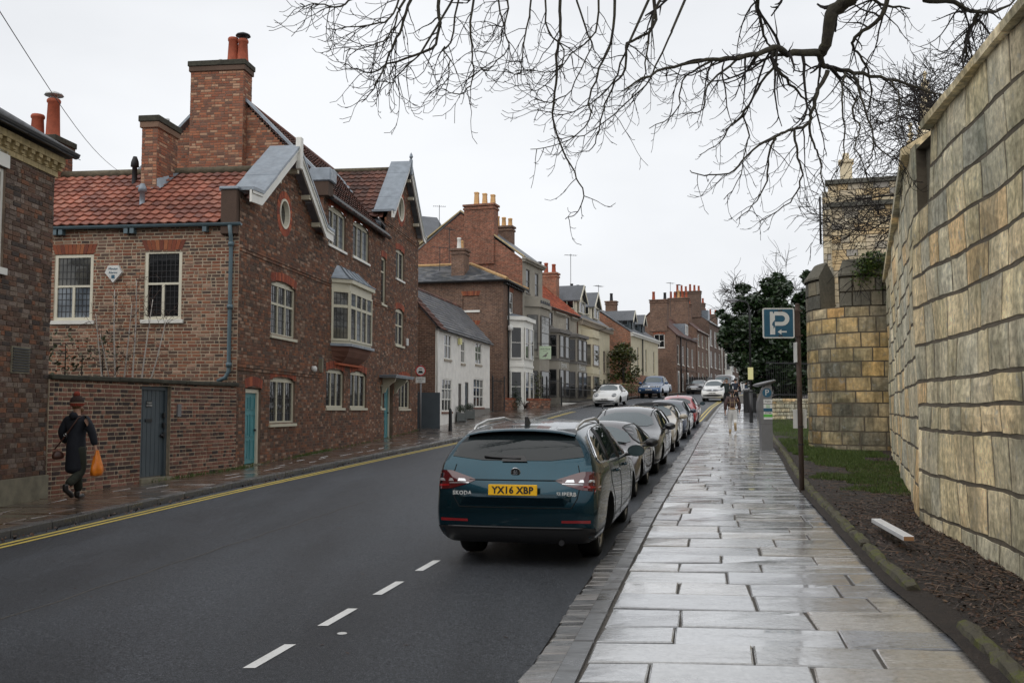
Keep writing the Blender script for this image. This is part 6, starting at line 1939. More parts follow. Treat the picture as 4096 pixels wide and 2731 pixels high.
# ================================================================ VEHICLES
def chaikin(p, n=2, closed=True):
 for _ in range(n):
  q = []
  m_ = len(p)
  for i in range(m_ if closed else m_ - 1):
   a, b_ = p[i], p[(i + 1) % m_]
   q.append((a[0] * .75 + b_[0] * .25, a[1] * .75 + b_[1] * .25)); q.append((a[0] * .25 + b_[0] * .75, a[1] * .25 + b_[1] * .75))
  p = q if closed else [p[0]] + q + [p[-1]]
 return p
def inside_poly(x, y, poly):
 c = False
 j = len(poly) - 1
 for i in range(len(poly)):
  (x0, y0), (x1, y1) = poly[i], poly[j]
  if (y0 > y) != (y1 > y) and x < (x1 - x0) * (y - y0) / (y1 - y0) + x0: c = not c
  j = i
 return c
class Car:
 """body grown from a cage of rings, subdivided, with arches cut; lamps, glass and trim laid on its surface"""
 def __init__(s, name, label, cat, paint, rings, axles, track, wr, ww, loc, head, pitch, rim='alloy', spokes=5, arch=1.13, group='cars parked along the kerbs', style=None, under=.0, rimr=.72):
  s.paint = paint
  s.root = thing(name, label, cat, loc, 0, group)
  s.root.rotation_euler = (0, -pitch, head)
  grid, caps = [], []
  for r in rings:
   xl, xb, xr, w, wrf, zb_, zr, z0, kind = r[:9]
   w *= 1.012; wrf *= 1.03; zr += .012 if kind == 'cab' else .004
   if kind == 'cab':
    P = [(0, z0), (w * .45, z0), (w * .86, z0), (w * .965, z0 + .10), (w * .995, .46), (w, .68), (w * .965, zb_), ((w * .95) * .42 + wrf * .58 + .02, zb_ + (zr - zb_) * .55), (wrf, zr - .055), (wrf * .55, zr - .012), (0, zr)]
    X = [xl] * 6 + [xb, (xb + xr) / 2] + [xr] * 3
   else:                       # bonnet or boot deck: zb_ = wing top, zr = centre height
    P = [(0, z0), (w * .45, z0), (w * .86, z0), (w * .965, z0 + .10), (w * .995, min(.46, zb_ - .22)), (w, min(.66, zb_ - .10)), (w * .95, zb_), (w * .80, (zb_ * .45 + zr * .55)), (w * .60, zr - .018), (w * .32, zr - .005), (0, zr)]
    X = [xl] * 6 + [xb, (xb + xr) / 2] + [xr] * 3
   grid.append([(X[i], P[i][0], P[i][1]) for i in range(11)])
  vs, ix = [], {}
  def V(p):
   vs.append(p); return len(vs) - 1
  R_ = []
  for g_ in grid:
   left = [V(p) for p in g_]
   right = [left[i] if i in (0, 10) else V((g_[i][0], -g_[i][1], g_[i][2])) for i in range(11)]
   R_.append((left, right))
  fs = []
  for a in range(len(R_) - 1):
   for sd in (0, 1):
    A, B = R_[a][sd], R_[a + 1][sd]
    for i in range(10):
     q = (A[i], B[i], B[i + 1], A[i + 1])
     fs.append(q if sd else q[::-1])
  for e, sg in ((0, -1), (len(R_) - 1, 1)):
   L_, Rt = R_[e]
   bulge = rings[e][9] if len(rings[e]) > 9 else .05
   rows = [[L_[2], L_[1], L_[0], Rt[1], Rt[2]]]
   for i in range(3, 8):
    p = grid[e][i]
    row = [L_[i]]
    for t, bq in ((.55, .8), (0, 1.0), (-.55, .8)):
     row.append(V((p[0] + sg * bulge * bq, p[1] * t, p[2])))
    row.append(Rt[i]); rows.append(row)
   rows.append([L_[8], L_[9], L_[10], Rt[9], Rt[8]])
   for j in range(len(rows) - 1):
    for i in range(4):
     q = (rows[j][i], rows[j][i + 1], rows[j + 1][i + 1], rows[j + 1][i])
     fs.append(q if sg < 0 else q[::-1])
  cr = {}
  for e in (0, len(R_) - 1):
   for sd in (0, 1):
    for i in range(3, 8): cr[frozenset((R_[e][sd][i], R_[e][sd][i + 1]))] = .42
  for a in range(len(R_) - 1):
   for sd in (0, 1):
    cr[frozenset((R_[a][sd][6], R_[a + 1][sd][6]))] = .38
    if rings[a][8] == 'cab' and rings[a + 1][8] == 'cab': cr[frozenset((R_[a][sd][8], R_[a + 1][sd][8]))] = .25
  me = bpy.data.meshes.new('cage'); me.from_pydata(vs, [], fs)
  me.update()
  ca = me.attributes.new('crease_edge', 'FLOAT', 'EDGE')
  ca.data.foreach_set('value', [cr.get(frozenset(e_.vertices), 0.0) for e_ in me.edges])
  o = bpy.data.objects.new('cage', me); COL.objects.link(o)
  md = o.modifiers.new('s', 'SUBSURF'); md.levels = 2; md.render_levels = 2
  sm_ = evaluated(o)
  s.bvh = BVHTree.FromPolygons([v.co.copy() for v in sm_.vertices], [tuple(p.vertices) for p in sm_.polygons])
  # wheel arches
  cut_ = MB()
  for ax in axles:
   for sd in (1, -1):
    T = Matrix.Translation((ax, sd * (track + .02), wr)) @ Matrix.Rotation(PI / 2, 4, 'X')
    prof = [(0, -.34), (wr * arch, -.34), (wr * arch, .34), (0, .34)]
    n = 24
    vv = [T @ Vector((wr * arch * math.cos(2 * PI * k_ / n), wr * arch * math.sin(2 * PI * k_ / n), z)) for z in (-.32, .32) for k_ in range(n)]
    cut_.add(vv, [tuple(range(n - 1, -1, -1)), tuple(range(n, 2 * n))] + [(k_, (k_ + 1) % n, n + (k_ + 1) % n, n + k_) for k_ in range(n)])
  cm = cut_.mesh('cut', 'arch_black')
  co_ = bpy.data.objects.new('cut', cm); COL.objects.link(co_)
  o.modifiers.remove(md); o.data = sm_
  sm_.materials.clear(); sm_.materials.append(M[paint]); sm_.materials.append(M['arch_black'])
  bo = o.modifiers.new('b', 'BOOLEAN'); bo.object = co_; bo.operation = 'DIFFERENCE'; bo.solver = 'EXACT'
  try: bo.material_mode = 'TRANSFER'
  except Exception: pass
  bm_ = evaluated(o)
  bpy.data.objects.remove(o); bpy.data.objects.remove(co_)
  bm_.polygons.foreach_set('use_smooth', [True] * len(bm_.polygons))
  bm_.set_sharp_from_angle(angle=.7)
  b_ = bpy.data.objects.new('body', bm_); COL.objects.link(b_); b_.parent = s.root
  s.body = b_
  for ax in axles:
   for sd in (1, -1):
    s.wheel(ax, sd * track, wr, ww, rim, spokes, sd, rimr)
 def ray(s, p, axis):
  if axis in ('L', 'R'):
   sg = 1 if axis == 'L' else -1
   o, d = Vector((p[0], 3 * sg, p[1])), Vector((0, -sg, 0))
  elif axis == 'B': o, d = Vector((-6, p[0], p[1])), Vector((1, 0, 0))
  elif axis == 'F': o, d = Vector((6, p[0], p[1])), Vector((-1, 0, 0))
  else: o, d = Vector((p[0], p[1], 5)), Vector((0, 0, -1))
  h = s.bvh.ray_cast(o, d)
  if h[0] is None:
   q = Vector((p[0], 0.9 * (1 if axis == 'L' else -1), p[1])) if axis in 'LR' else (Vector((-2.4, p[0], p[1])) if axis == 'B' else (Vector((2.4, p[0], p[1])) if axis == 'F' else Vector((p[0], p[1], 1))))
   h = s.bvh.find_nearest(q)
  nn = h[1]
  if nn.dot(d) > 0: nn = -nn
  return h[0], nn
 def panel(s, name, outline, axis, mat, off=.006, grid=.08,  parent=None, rnd=1, mirror=True):
  axes = [axis] if axis in ('B', 'F', 'T') else (['L', 'R'] if axis == 'S' else [axis])
  outl = chaikin(outline, rnd) if rnd else list(outline)
  grid = min(grid, .06)
  dense = []
  for i in range(len(outl)):
   a_, b2 = outl[i], outl[(i + 1) % len(outl)]
   k_ = max(1, int(math.hypot(b2[0] - a_[0], b2[1] - a_[1]) / .05))
   dense += [(a_[0] + (b2[0] - a_[0]) * t / k_, a_[1] + (b2[1] - a_[1]) * t / k_) for t in range(k_)]
  outl = dense
  out = None
  for ax in axes:
   pts = [Vector(p) for p in outl]
   n = len(pts)
   x0, x1 = min(p.x for p in pts), max(p.x for p in pts); y0, y1 = min(p.y for p in pts), max(p.y for p in pts)
   ins = []
   y = y0 + grid / 2
   while y < y1:
    x = x0 + grid / 2
    while x < x1:
     if inside_poly(x, y, outl): ins.append(Vector((x, y)))
     x += grid
    y += grid
   r = mgeo.delaunay_2d_cdt(pts + ins, [(i, (i + 1) % n) for i in range(n)], [], 1, 1e-5)
   bb = MB()
   vv = []
   for p in r[0]:
    h, nn = s.ray((p.x, p.y), ax)
    vv.append(h + nn * off)
   bb.add(vv, [tuple(f) for f in r[2]])
   out = bb.build(name, mat, parent or s.root, smooth=True)
  return out
 def trim(s, name, path, axis, mat, r=.006, parent=None, off=.004, closed=False, n=5):
  axes = [axis] if axis in ('B', 'F', 'T') else (['L', 'R'] if axis == 'S' else [axis])
  for ax in axes:
   pts = []
   pp = list(path) + ([path[0]] if closed else [])
   for i in range(len(pp) - 1):
    k_ = max(1, int(math.hypot(pp[i + 1][0] - pp[i][0], pp[i + 1][1] - pp[i][1]) / .08))
    for t in range(k_):
     q = (pp[i][0] + (pp[i + 1][0] - pp[i][0]) * t / k_, pp[i][1] + (pp[i + 1][1] - pp[i][1]) * t / k_)
     h, nn = s.ray(q, ax); pts.append(h + nn * off)
   h, nn = s.ray(pp[-1], ax); pts.append(h + nn * off)
   MB().tube(pts, r, n).build(name, mat, parent or s.root, smooth=True)
 def wheel(s, x, y, r, w, rim, spokes, sd, rimr):
  T = Matrix.Translation((x, y - sd * w * .5, r)) @ Matrix.Rotation(-sd * PI / 2, 4, 'X')
  rr_ = r * rimr
  bb = MB(); bb.lathe([(rr_, -w * .5), (r * .93, -w * .5), (r, -w * .36), (r, w * .36), (r * .93, w * .5), (rr_ + .01, w * .5), (rr_ - .01, w * .40), (rr_ - .02, -w * .3)], 28, mat=T)
  wo = bb.build('wheel', 'tyre', s.root, smooth=True)
  rb = MB(); rb.lathe([(rr_ + .004, w * .47), (rr_ - .02, w * .48), (rr_ - .03, w * .30), (rr_ - .03, -w * .3)], 28, mat=T)
  rb.build('rim', rim, wo, smooth=True)
  sb = MB()
  sb.lathe([(0, w * .40), (.055, w * .40), (.07, w * .34), (.07, w * .2)], 12, mat=T)
  for k_ in range(spokes):
   a = 2 * PI * k_ / spokes
   m_ = T @ Matrix.Rotation(a, 4, 'Z')
   sb.add([m_ @ Vector(p) for p in [(.04, -.035, w * .36), (.04, .035, w * .36), (rr_ - .02, .028, w * .44), (rr_ - .02, -.028, w * .44), (.04, -.03, w * .2), (.04, .03, w * .2), (rr_ - .02, .02, w * .3), (rr_ - .02, -.02, w * .3)]],
       [(0, 1, 2, 3), (0, 3, 7, 4), (1, 5, 6, 2), (3, 2, 6, 7)])
  sb.build('wheel_spokes', rim, wo, kind='stuff')
  MB().lathe([(0, w * .02), (rr_ - .03, w * .02)], 16, mat=T).build('brake_disc', 'metal_dark', wo)
 def mirrors(s, x, y, z, mat, k_=1.0, rear_mat='car_screen'):
  for sd in (1, -1):
   bb = MB()
   T = Matrix.Translation((x - .05, sd * y, z)) @ Matrix.Diagonal((1, .125 * k_, .085 * k_, 1)) @ Matrix.Rotation(PI / 2, 4, 'Y')
   bb.lathe([(.94, 0), (1, .01), (1, .04), (.93, .09), (.70, .13), (.35, .155), (0, .16)], 16, mat=T)
   mo = bb.build('mirror', mat, s.root, smooth=True)
   MB().tube([(x + .04, sd * (y - .17), z - .06), (x, sd * y, z - .04)], .022, 6).build('mirror_arm', 'trim_black', mo)
   g_ = MB(); n = 16
   g_.face([(x - .046, sd * y + .119 * k_ * math.cos(2 * PI * i / n), z + .080 * k_ * math.sin(2 * PI * i / n)) for i in range(n)])
   g_.build('mirror_glass', 'car_screen', mo)
 def plate(s, txt, x, z, front=True, mat=None, tilt=0.0, w=.52, h=.112, ts=.088):
  sg = 1 if front else -1
  mat = mat or ('plate_white' if front else 'plate_yellow')
  bb = MB(); bb.cbox(-.008, .008, -w / 2, w / 2, -h / 2, h / 2, .004)
  p = bb.build('number_plate', mat, s.root, loc=(x, 0, z)); p.rotation_euler = (0, tilt, 0)
  if txt:
   me = text_mesh(txt, ts, 'plate_ink', .0015, 'CENTER', 1.06, .0028)
   ys = [v.co.x for v in me.vertices]
   k_ = min(1.25, (w * .86) / max(.01, (max(ys) - min(ys))))
   xd, yd = Vector((0, sg * 1.0, 0)), Vector((0, 0, 1))
   m_ = Matrix((xd, yd, xd.cross(yd))).transposed().to_4x4() @ Matrix.Diagonal((k_, 1.12, 1, 1))
   me.transform(m_)
   o = bpy.data.objects.new('plate_lettering', me); COL.objects.link(o); o.parent = p; o.location = (sg * .010, 0, -.004)
  return p
def place(x, y, tan, toward):
 """heading and pitch for a car centre; tan = dx/dy of the street there"""
 d = Vector((tan, 1)).normalized()
 if toward: d = -d
 z0 = road_z(x, y)
 za, zb_ = road_z(x + d.x * 1.3, y + d.y * 1.3), road_z(x - d.x * 1.3, y - d.y * 1.3)
 return (x, y, (za + zb_) / 2 + .004), math.atan2(d.y, d.x), math.atan2(za - zb_, 2.6)
# ---------------------------------------------------------------- teal estate in the foreground
E_R = [(-2.34, -2.24, -1.96, .875, .60, 1.06, 1.425, .25, 'cab', .05), (-2.12, -2.05, -1.80, .915, .60, 1.055, 1.455, .22, 'cab'), (-1.42, -1.40, -1.25, .93, .625, 1.025, 1.485, .20, 'cab'), (-.6, -.6, -.6, .932, .635, .99, 1.495, .19, 'cab'),
    (.2, .2, .05, .93, .63, .965, 1.475, .19, 'cab'), (.8, .85, .42, .93, .60, .955, 1.40, .19, 'cab'), (1.08, 1.18, 1.32, .925, .60, .93, 1.02, .19, 'bon'), (1.5, 1.5, 1.5, .925, .6, .90, .985, .20, 'bon'), (2.05, 2.05, 2.05, .90, .6, .80, .87, .20, 'bon'), (2.33, 2.30, 2.28, .84, .6, .68, .76, .22, 'bon'), (2.41, 2.40, 2.38, .76, .5, .60, .66, .25, 'bon', .05)]
E_R = [(*r_[:3], r_[3] * .965, *r_[4:]) for r_ in E_R]
loc, hd, pt = place(.53, 12.86, .217, False)
car = Car('estate_car', 'dark teal estate car with yellow plate parked nearest beside the flagstones', 'car', 'car_teal', E_R, (-1.40, 1.44), .785, .338, .225, loc, hd, pt, 'alloy', 10)
sk_ = car
dlo = [(-2.02, 1.075), (-1.92, 1.20), (-1.72, 1.345), (-1.35, 1.405), (-.6, 1.425), (.05, 1.405), (.48, 1.315), (.98, 1.045), (1.0, 1.0), (.6, .995), (-.6, 1.025), (-1.6, 1.06)]
car.panel('side_glass', dlo, 'S', 'car_glass', .006, .10)
car.trim('window_trim', chaikin(dlo, 1), 'S', 'chrome', .011, None, .008, True)
for p in ([(-.33, 1.01), (-.28, 1.42)], [(-.25, 1.01), (-.20, 1.42)], [(-1.36, 1.05), (-1.24, 1.41)], [(-1.29, 1.05), (-1.17, 1.41)]): car.trim('window_pillar', p, 'S', 'trim_black', .018, None, .006)
rg = [(-.735, 1.105), (.735, 1.105), (.665, 1.26), (.575, 1.365), (-.575, 1.365), (-.665, 1.26)]
rgl = car.panel('rear_window', rg, 'B', 'car_glass', .006, .09, None, 1)
car.panel('spoiler', [(-.60, 1.365), (.60, 1.365), (.58, 1.415), (-.58, 1.415)], 'B', 'trim_black', .012, .08, None, 0)
car.panel('brake_light', [(-.30, 1.385), (.30, 1.385), (.30, 1.405), (-.30, 1.405)], 'B', 'lamp_red', .018, .05, None, 0)
# roof spoiler lip
sp = MB()
for i in range(9):
 y = -.60 + 1.2 * i / 8
 xo = -2.06 - .04 * (1 - (y / .6) ** 2)
 zf, zr_ = car.ray((-1.78, y), 'T')[0].z, car.ray((y, 1.385), 'B')[0]
 sp.v += [(xo, y, zf - .045), (xo + .02, y, zf - .028), (-1.76, y, zf + .004), (-1.80, y, zf - .05)]
for i in range(8):
 a, b_ = 4 * i, 4 * i + 4
 for q in range(3): sp.f.append((a + q, b_ + q, b_ + q + 1, a + q + 1)); sp.m.append(0); sp.r.append(.5)
sp.build('roof_spoiler', 'car_teal', car.root, smooth=True)
car.trim('rear_wiper', [(-.05, 1.115), (.35, 1.135)], 'B', 'trim_black', .012, rgl, .02); car.panel('wiper_base', [(-.12, 1.09), (.16, 1.09), (.14, 1.145), (-.08, 1.15)], 'B', 'trim_black', .022, .05, rgl, 0)
# tailgate: crease lip whose underside tucks in
def tail_lip(z_top, z_bot, half, proud, mat='car_teal', name='tailgate_lip'):
 bb = MB(); n = 16; vv = []
 for i in range(n + 1):
  y = -half + 2 * half * i / n
  h0, n0 = car.ray((y, z_top + .03), 'B'); h1, _ = car.ray((y, z_top), 'B'); h2, _ = car.ray((y, z_bot), 'B')
  f_ = min(1, (half - abs(y)) / .08)
  vv += [h0 + Vector((-.002, 0, 0)), h1 + Vector((-.004 - proud * f_, 0, 0)), h2 + Vector((.002, 0, 0))]
 fs_ = []
 for i in range(n):
  for q in range(2): fs_.append((3 * i + q, 3 * i + 3 + q, 3 * i + 4 + q, 3 * i + 1 + q))
 bb.add(vv, fs_)
 return bb.build(name, mat, car.root, smooth=False)
car.trim('tailgate_crease', [(-.50, .905), (.50, .905)], 'B', 'arch_black', .007, None, .003)
tail_lip(.735, .64, .60, .055)
car.trim('shut_line', [(-.66, 1.06), (-.70, .90), (-.66, .72), (-.60, .625), (.60, .625), (.66, .72), (.70, .90), (.66, 1.06)], 'B', 'arch_black', .006, None, .001)
for sd in (1, -1):
 q = lambda pts: [(sd * a, z) for a, z in pts]
 l = car.panel('tail_light', q([(.99, 1.0), (.70, .995), (.47, .925), (.42, .905), (.52, .86), (.70, .81), (.99, .785)]), 'B', 'lamp_red_dark', .008, .05, None, 0)
 for (a, b_) in ((.53, .63), (.67, .73), (.765, .83)):
  car.panel('tail_light_lens', q([(a, .885), (b_, .885), (b_ - .01, .915), (a + .02, .912)]), 'B', 'lamp_clear', .014, .05, l, 0)
 car.panel('tail_light_stripe', q([(.50, .868), (.72, .862), (.72, .869), (.50, .876)]), 'B', 'lamp_clear', .013, .05, l, 0)
 car.panel('tail_light_red', q([(.72, .835), (.97, .81), (.97, .845), (.72, .855)]), 'B', 'lamp_red', .013, .05, l, 0)
 car.panel('reflector', q([(.50, .475), (.80, .475), (.80, .505), (.50, .50)]), 'B', 'lamp_red', .010, .05, None, 0)
car.panel('tail_light', [(-2.27, .81), (-2.25, .985), (-2.12, .975), (-2.04, .91), (-2.12, .82)], 'S', 'lamp_red_dark', .008, .05, None, 0)
car.panel('diffuser', [(-.80, .26), (.80, .26), (.84, .42), (.60, .435), (-.60, .435), (-.84, .42)], 'B', 'trim_black', .010, .07, None, 0)
car.trim('diffuser_edge', [(-.72, .42), (.72, .42)], 'B', 'metal_dark', .012, None, .012)
car.plate('YX16 XBP', -2.452, .815, False, tilt=.10)
h, _ = car.ray((0, .985), 'B')
bd = MB().lathe([(0, .0), (.052, .0), (.052, .008), (.046, .010), (.046, .006), (0, .006)], 24, mat=Matrix.Translation((h.x - .002, 0, .985)) @ Matrix.Rotation(-PI / 2 - .12, 4, 'Y')).build('badge', 'chrome', car.root, smooth=True)
bb = MB()                                    # winged-arrow mark on a dark field
Tm = Matrix.Translation((h.x - .014, 0, .985)) @ Matrix.Rotation(-.12, 4, 'Y')
bb.face([Tm @ Vector((0, .044 * math.cos(2 * PI * i / 20), .044 * math.sin(2 * PI * i / 20))) for i in range(20)])
bb.build('badge_field', 'plate_ink', bd, shift=False)
wb = MB()
for pts in ([(-.032, -.022), (.020, -.022), (.020, -.010), (-.020, -.010)], [(-.012, -.010), (.006, -.010), (.022, .018), (.012, .030), (.006, .012)], [(-.014, -.006), (-.004, -.006), (.002, .032), (-.008, .030)], [(-.024, -.004), (-.015, -.006), (-.012, .024), (-.022, .016)], [(.010, -.008), (.030, -.004), (.030, .006)]):
 wb.face([Tm @ Vector((-.003, -y, z)) for y, z in pts])
wb.build('badge_emblem', 'chrome', bd, shift=False)
for t, y, al in (('SKODA', .66, .10), ('SUPERB', -.55, .105)):
 h, _ = car.ray((y - .09 if y > 0 else y, .775), 'B')
 hx = min(car.ray(((y - .09 if y > 0 else y) + e_, .775), 'B')[0].x for e_ in (-.12, -.06, 0, .06, .12))
 o = lettering(t, .058, 'plate_white', car.root, (hx - .012, y - .09 if y > 0 else y, .768), (0, -1, 0), (0, 0, 1), name='model_lettering', extrude=.004, spacing=1.1, bold=.001)
h, _ = car.ray((.66 - .155, .80), 'B')
lettering('v', .03, 'chrome', car.root, (h.x - .004, .655, .803), (0, -1, 0), (0, 0, 1), name='caron_mark', extrude=.003)
for sd in (1, -1):
 pts = []
 for x, hgt in ((-1.80, .0), (-1.70, .035), (-1.2, .05), (-.3, .05), (.05, .035), (.16, .0)):
  hh, _ = car.ray((x, sd * .575), 'T'); pts.append(hh + Vector((0, 0, hgt)))
 MB().tube(pts, [.014, .018, .018, .018, .018, .014], 8).build('roof_rail', 'metal_bright', car.root, smooth=True)
zt_ = car.ray((-1.6, 0), 'T')[0].z; bb = MB(); bb.prism([(-1.72, zt_ - .02), (-1.50, zt_ - .01), (-1.60, zt_ + .03), (-1.69, zt_ + .08), (-1.71, zt_ + .08)], -.018, .018, 'y'); bb.build('aerial_fin', 'plate_ink', car.root)
for x in (-.72, .22):
 bb = MB()
 for sd in (1, -1):
  h, _ = car.ray((x, .90), 'L' if sd > 0 else 'R')
  MB().tube([h + Vector((-.10, sd * .01, 0)), h + Vector((-.07, sd * .04, .004)), h + Vector((.07, sd * .04, .006)), h + Vector((.10, sd * .01, .004))], .014, 6).build('door_handle', 'car_teal', car.root, smooth=True)
car.trim('shut_line', [(-.26, 1.0), (-.26, .55), (-.30, .26), (.86, .26), (1.0, .60), (1.0, .98)], 'S', 'arch_black', .005, None, .0)
car.trim('shut_line', [(-1.20, 1.03), (-1.18, .80), (-.98, .60), (-.92, .28), (-.30, .26)], 'S', 'arch_black', .005, None, .0)
car.panel('sill_trim', [(-.98, .20), (1.02, .20), (1.02, .285), (-.98, .285)], 'S', 'trim_black', .012, .1, None, 0)
car.mirrors(.72, 1.0, 1.04, 'trim_black', .92)
car.panel('windscreen', [(.50, -.56), (.50, .56), (1.22, .66), (1.28, 0), (1.22, -.66)], 'T', 'car_screen', .006, .09, None, 1)
MB().tube([(-2.2, -.5, .28), (-2.38, -.5, .27)], .03, 8).build('exhaust', 'metal_dark', car.root)
# ---------------------------------------------------------------- other cars
def dress(c, dlo, ws, bon=None, head=None, grille=None, fog=None, fm='car_screen', pil=(), plate_=None, mir=None, rearw=None, tails=None, seams=(), handles=(), hl='lamp_housing', trimm='trim_black', lens=True):
 c.panel('side_glass', dlo, 'S', 'car_glass', .006, .11)
 c.trim('window_trim', chaikin(dlo, 1), 'S', trimm, .010, None, .006, True)
 for p in pil: c.trim('window_pillar', p, 'S', c.paint if trimm == 'paint' else 'trim_black', .022, None, .006)
 if ws: c.panel('windscreen', ws, 'T', fm, .006, .09, None, 1)
 if rearw: c.panel('rear_window', rearw, 'T', 'car_glass', .006, .09, None, 1)
 if head:
  for sd in (1, -1):
   l = c.panel('headlight', [(sd * a, z) for a, z in head], 'F', hl, .008, .05, None, 1)
   if lens:
    ay = sum(p[0] for p in head) / len(head); az = sum(p[1] for p in head) / len(head)
    hh, nn = c.ray((sd * ay, az), 'F')
    for k_ in (-.07, .07):
     h2, nn = c.ray((sd * (ay + k_), az - .01 * k_ * 5), 'F')
     MB().lathe([(0, .014), (.035, .012), (.042, .004)], 10, mat=Matrix.Translation(h2) @ nn.to_track_quat('Z', 'Y').to_matrix().to_4x4()).build('headlight_lens', 'lamp_clear', l, smooth=True)
 for g_ in (grille or []):
  c.panel(g_[0], g_[1], 'F', g_[2], g_[3] if len(g_) > 3 else .008, .07, None, g_[4] if len(g_) > 4 else 1)
 for (y, z) in (fog or []):
  for sd in (1, -1):
   h, nn = c.ray((sd * y, z), 'F')
   MB().lathe([(0, .012), (.045, .010), (.055, .0)], 10, mat=Matrix.Translation(h) @ nn.to_track_quat('Z', 'Y').to_matrix().to_4x4()).build('fog_light', 'lamp_clear', c.root, smooth=True)
 for t in (tails or []):
  for sd in (1, -1): c.panel('tail_light', [(sd * a, z) for a, z in t], 'B', 'lamp_red', .008, .06, None, 1)
 if plate_: c.plate(*plate_)
 if mir: c.mirrors(*mir)
 for sm__ in seams: c.trim('shut_line', sm__, 'S', 'arch_black', .005, None, .0)
 for (x, z) in handles:
  for sd in (1, -1):
   h, _ = c.ray((x, z), 'L' if sd > 0 else 'R')
   MB().tube([h + Vector((-.08, sd * .01, 0)), h + Vector((0, sd * .035, .003)), h + Vector((.08, sd * .01, 0))], .013, 6).build('door_handle', c.paint, c.root, smooth=True)
def mirlist(x, y, z, mat, k_=1.0): return (x, y, z, mat, k_)
# dark plum coupe with pop-up lamps, facing us
P_R = [(-2.06, -2.0, -1.98, .80, .5, .72, .84, .26, 'bon', .06), (-1.85, -1.85, -1.85, .86, .5, .80, .90, .22, 'bon'), (-1.35, -1.30, -1.05, .875, .55, .86, 1.12, .20, 'cab'), (-.75, -.75, -.62, .865, .565, .86, 1.24, .20, 'cab'), (-.2, -.2, -.2, .85, .56, .85, 1.265, .20, 'cab'), (.30, .35, .12, .845, .53, .84, 1.20, .20, 'cab'), (.62, .72, .90, .85, .5, .80, .865, .20, 'bon'), (1.2, 1.2, 1.2, .865, .5, .76, .80, .20, 'bon'), (1.75, 1.75, 1.75, .84, .5, .64, .68, .20, 'bon'), (2.0, 1.98, 1.96, .78, .5, .52, .56, .22, 'bon'), (2.08, 2.07, 2.06, .70, .4, .46, .50, .26, 'bon', .05)]
loc, hd, pt = place(1.66, 18.62, .219, True)
c = Car('coupe_car', 'dark plum wet coupe with seats visible, parked facing the teal estate car', 'car', 'car_plum', P_R, (1.20, -1.20), .76, .31, .21, loc, hd, pt, 'alloy', 7)
dress(c, [(-1.15, .90), (-.75, 1.12), (-.3, 1.20), (.0, 1.19), (.22, 1.13), (.62, .89), (.2, .875), (-.5, .885)], [(.20, -.49), (.20, .49), (.82, .66), (.90, 0), (.82, -.66)], fm='car_screen', pil=([(-.42, .89), (-.38, 1.2)],), mir=mirlist(.55, .98, .90, 'trim_black', .95), seams=([(.66, .82), (.66, .45), (.55, .24), (-.55, .24), (-.62, .86)],), handles=((-.42, .74),),
   grille=[('bumper_strip', [(-.66, .42), (.66, .42), (.66, .50), (-.66, .50)], 'trim_black')], plate_=None)
for sd in (1, -1): c.panel('headlight_cover', [(1.45, sd * .48), (1.80, sd * .46), (1.78, sd * .72), (1.45, sd * .74)], 'T', 'car_plum', .008, .08, None, 0)
for sd in (1, -1): c.trim('bonnet_line', [(.85, sd * .66), (1.4, sd * .62), (1.9, sd * .52)], 'T', 'arch_black', .005, None, .001)
c.trim('wiper', [(.82, .55), (.78, .05)], 'T', 'trim_black', .012, None, .016); c.trim('wiper', [(.86, .1), (.84, -.4)], 'T', 'trim_black', .012, None, .016)
# black estate facing us
def estate_rings(L, W, H, hood=.92, z0=.2, rearx=.42):
 h = L / 2; w = W / 2
 return [(-h + .08, -h + .18, -h + .42, w * .92, w * .62, .98, H - .07, z0 + .06, 'cab', .06), (-h + .32, -h + .36, -h + .6, w * .98, w * .645, .98, H - .03, z0 + .02, 'cab'), (-h + 1.05, -h + 1.05, -h + 1.15, w, w * .67, .96, H, z0, 'cab'), (-.5, -.5, -.5, w, w * .68, .935, H, z0, 'cab'),
   (.1, .1, .0, w * .997, w * .67, .92, H - .02, z0, 'cab'), (h - 1.62, h - 1.55, h - 1.98, w * .995, w * .64, .91, H - .09, z0, 'cab'), (h - 1.35, h - 1.25, h - 1.10, w * .99, .5, .90, hood + .06, z0, 'bon'), (h - .95, h - .95, h - .95, w * .99, .5, .87, hood + .02, z0, 'bon'), (h - .38, h - .38, h - .38, w * .96, .5, .78, hood - .08, z0, 'bon'), (h - .10, h - .11, h - .13, w * .90, .5, .66, hood - .20, z0 + .02, 'bon'), (h, h - .02, h - .03, w * .80, .4, .56, hood - .30, z0 + .06, 'bon', .06)]
def std_dlo(L, H, rear=.35):
 h = L / 2
 return [(-h + rear + .05, 1.01), (-h + rear + .22, H - .16), (-.5, H - .085), (.1, H - .095), (h - 1.95, H - .19), (h - 1.42, .96), (h - 1.6, .945), (-.4, .965)]
def ws_std(L, W):
 h = L / 2; w = W / 2
 return [(h - 1.92, -w * .60), (h - 1.92, w * .60), (h - 1.22, w * .76), (h - 1.12, 0), (h - 1.22, -w * .76)]
def kerb_x(y): return KR(y) - .42 - .92
loc, hd, pt = place(kerb_x(23.5) - .02, 23.5, .22, True)
c = Car('estate_car', 'black estate car with silver roof rails and chrome headlight, third in the parked row', 'car', 'car_black', estate_rings(4.6, 1.81, 1.42, .93), (1.38, -1.38), .78, .325, .22, loc, hd, pt, 'alloy_dark', 10)
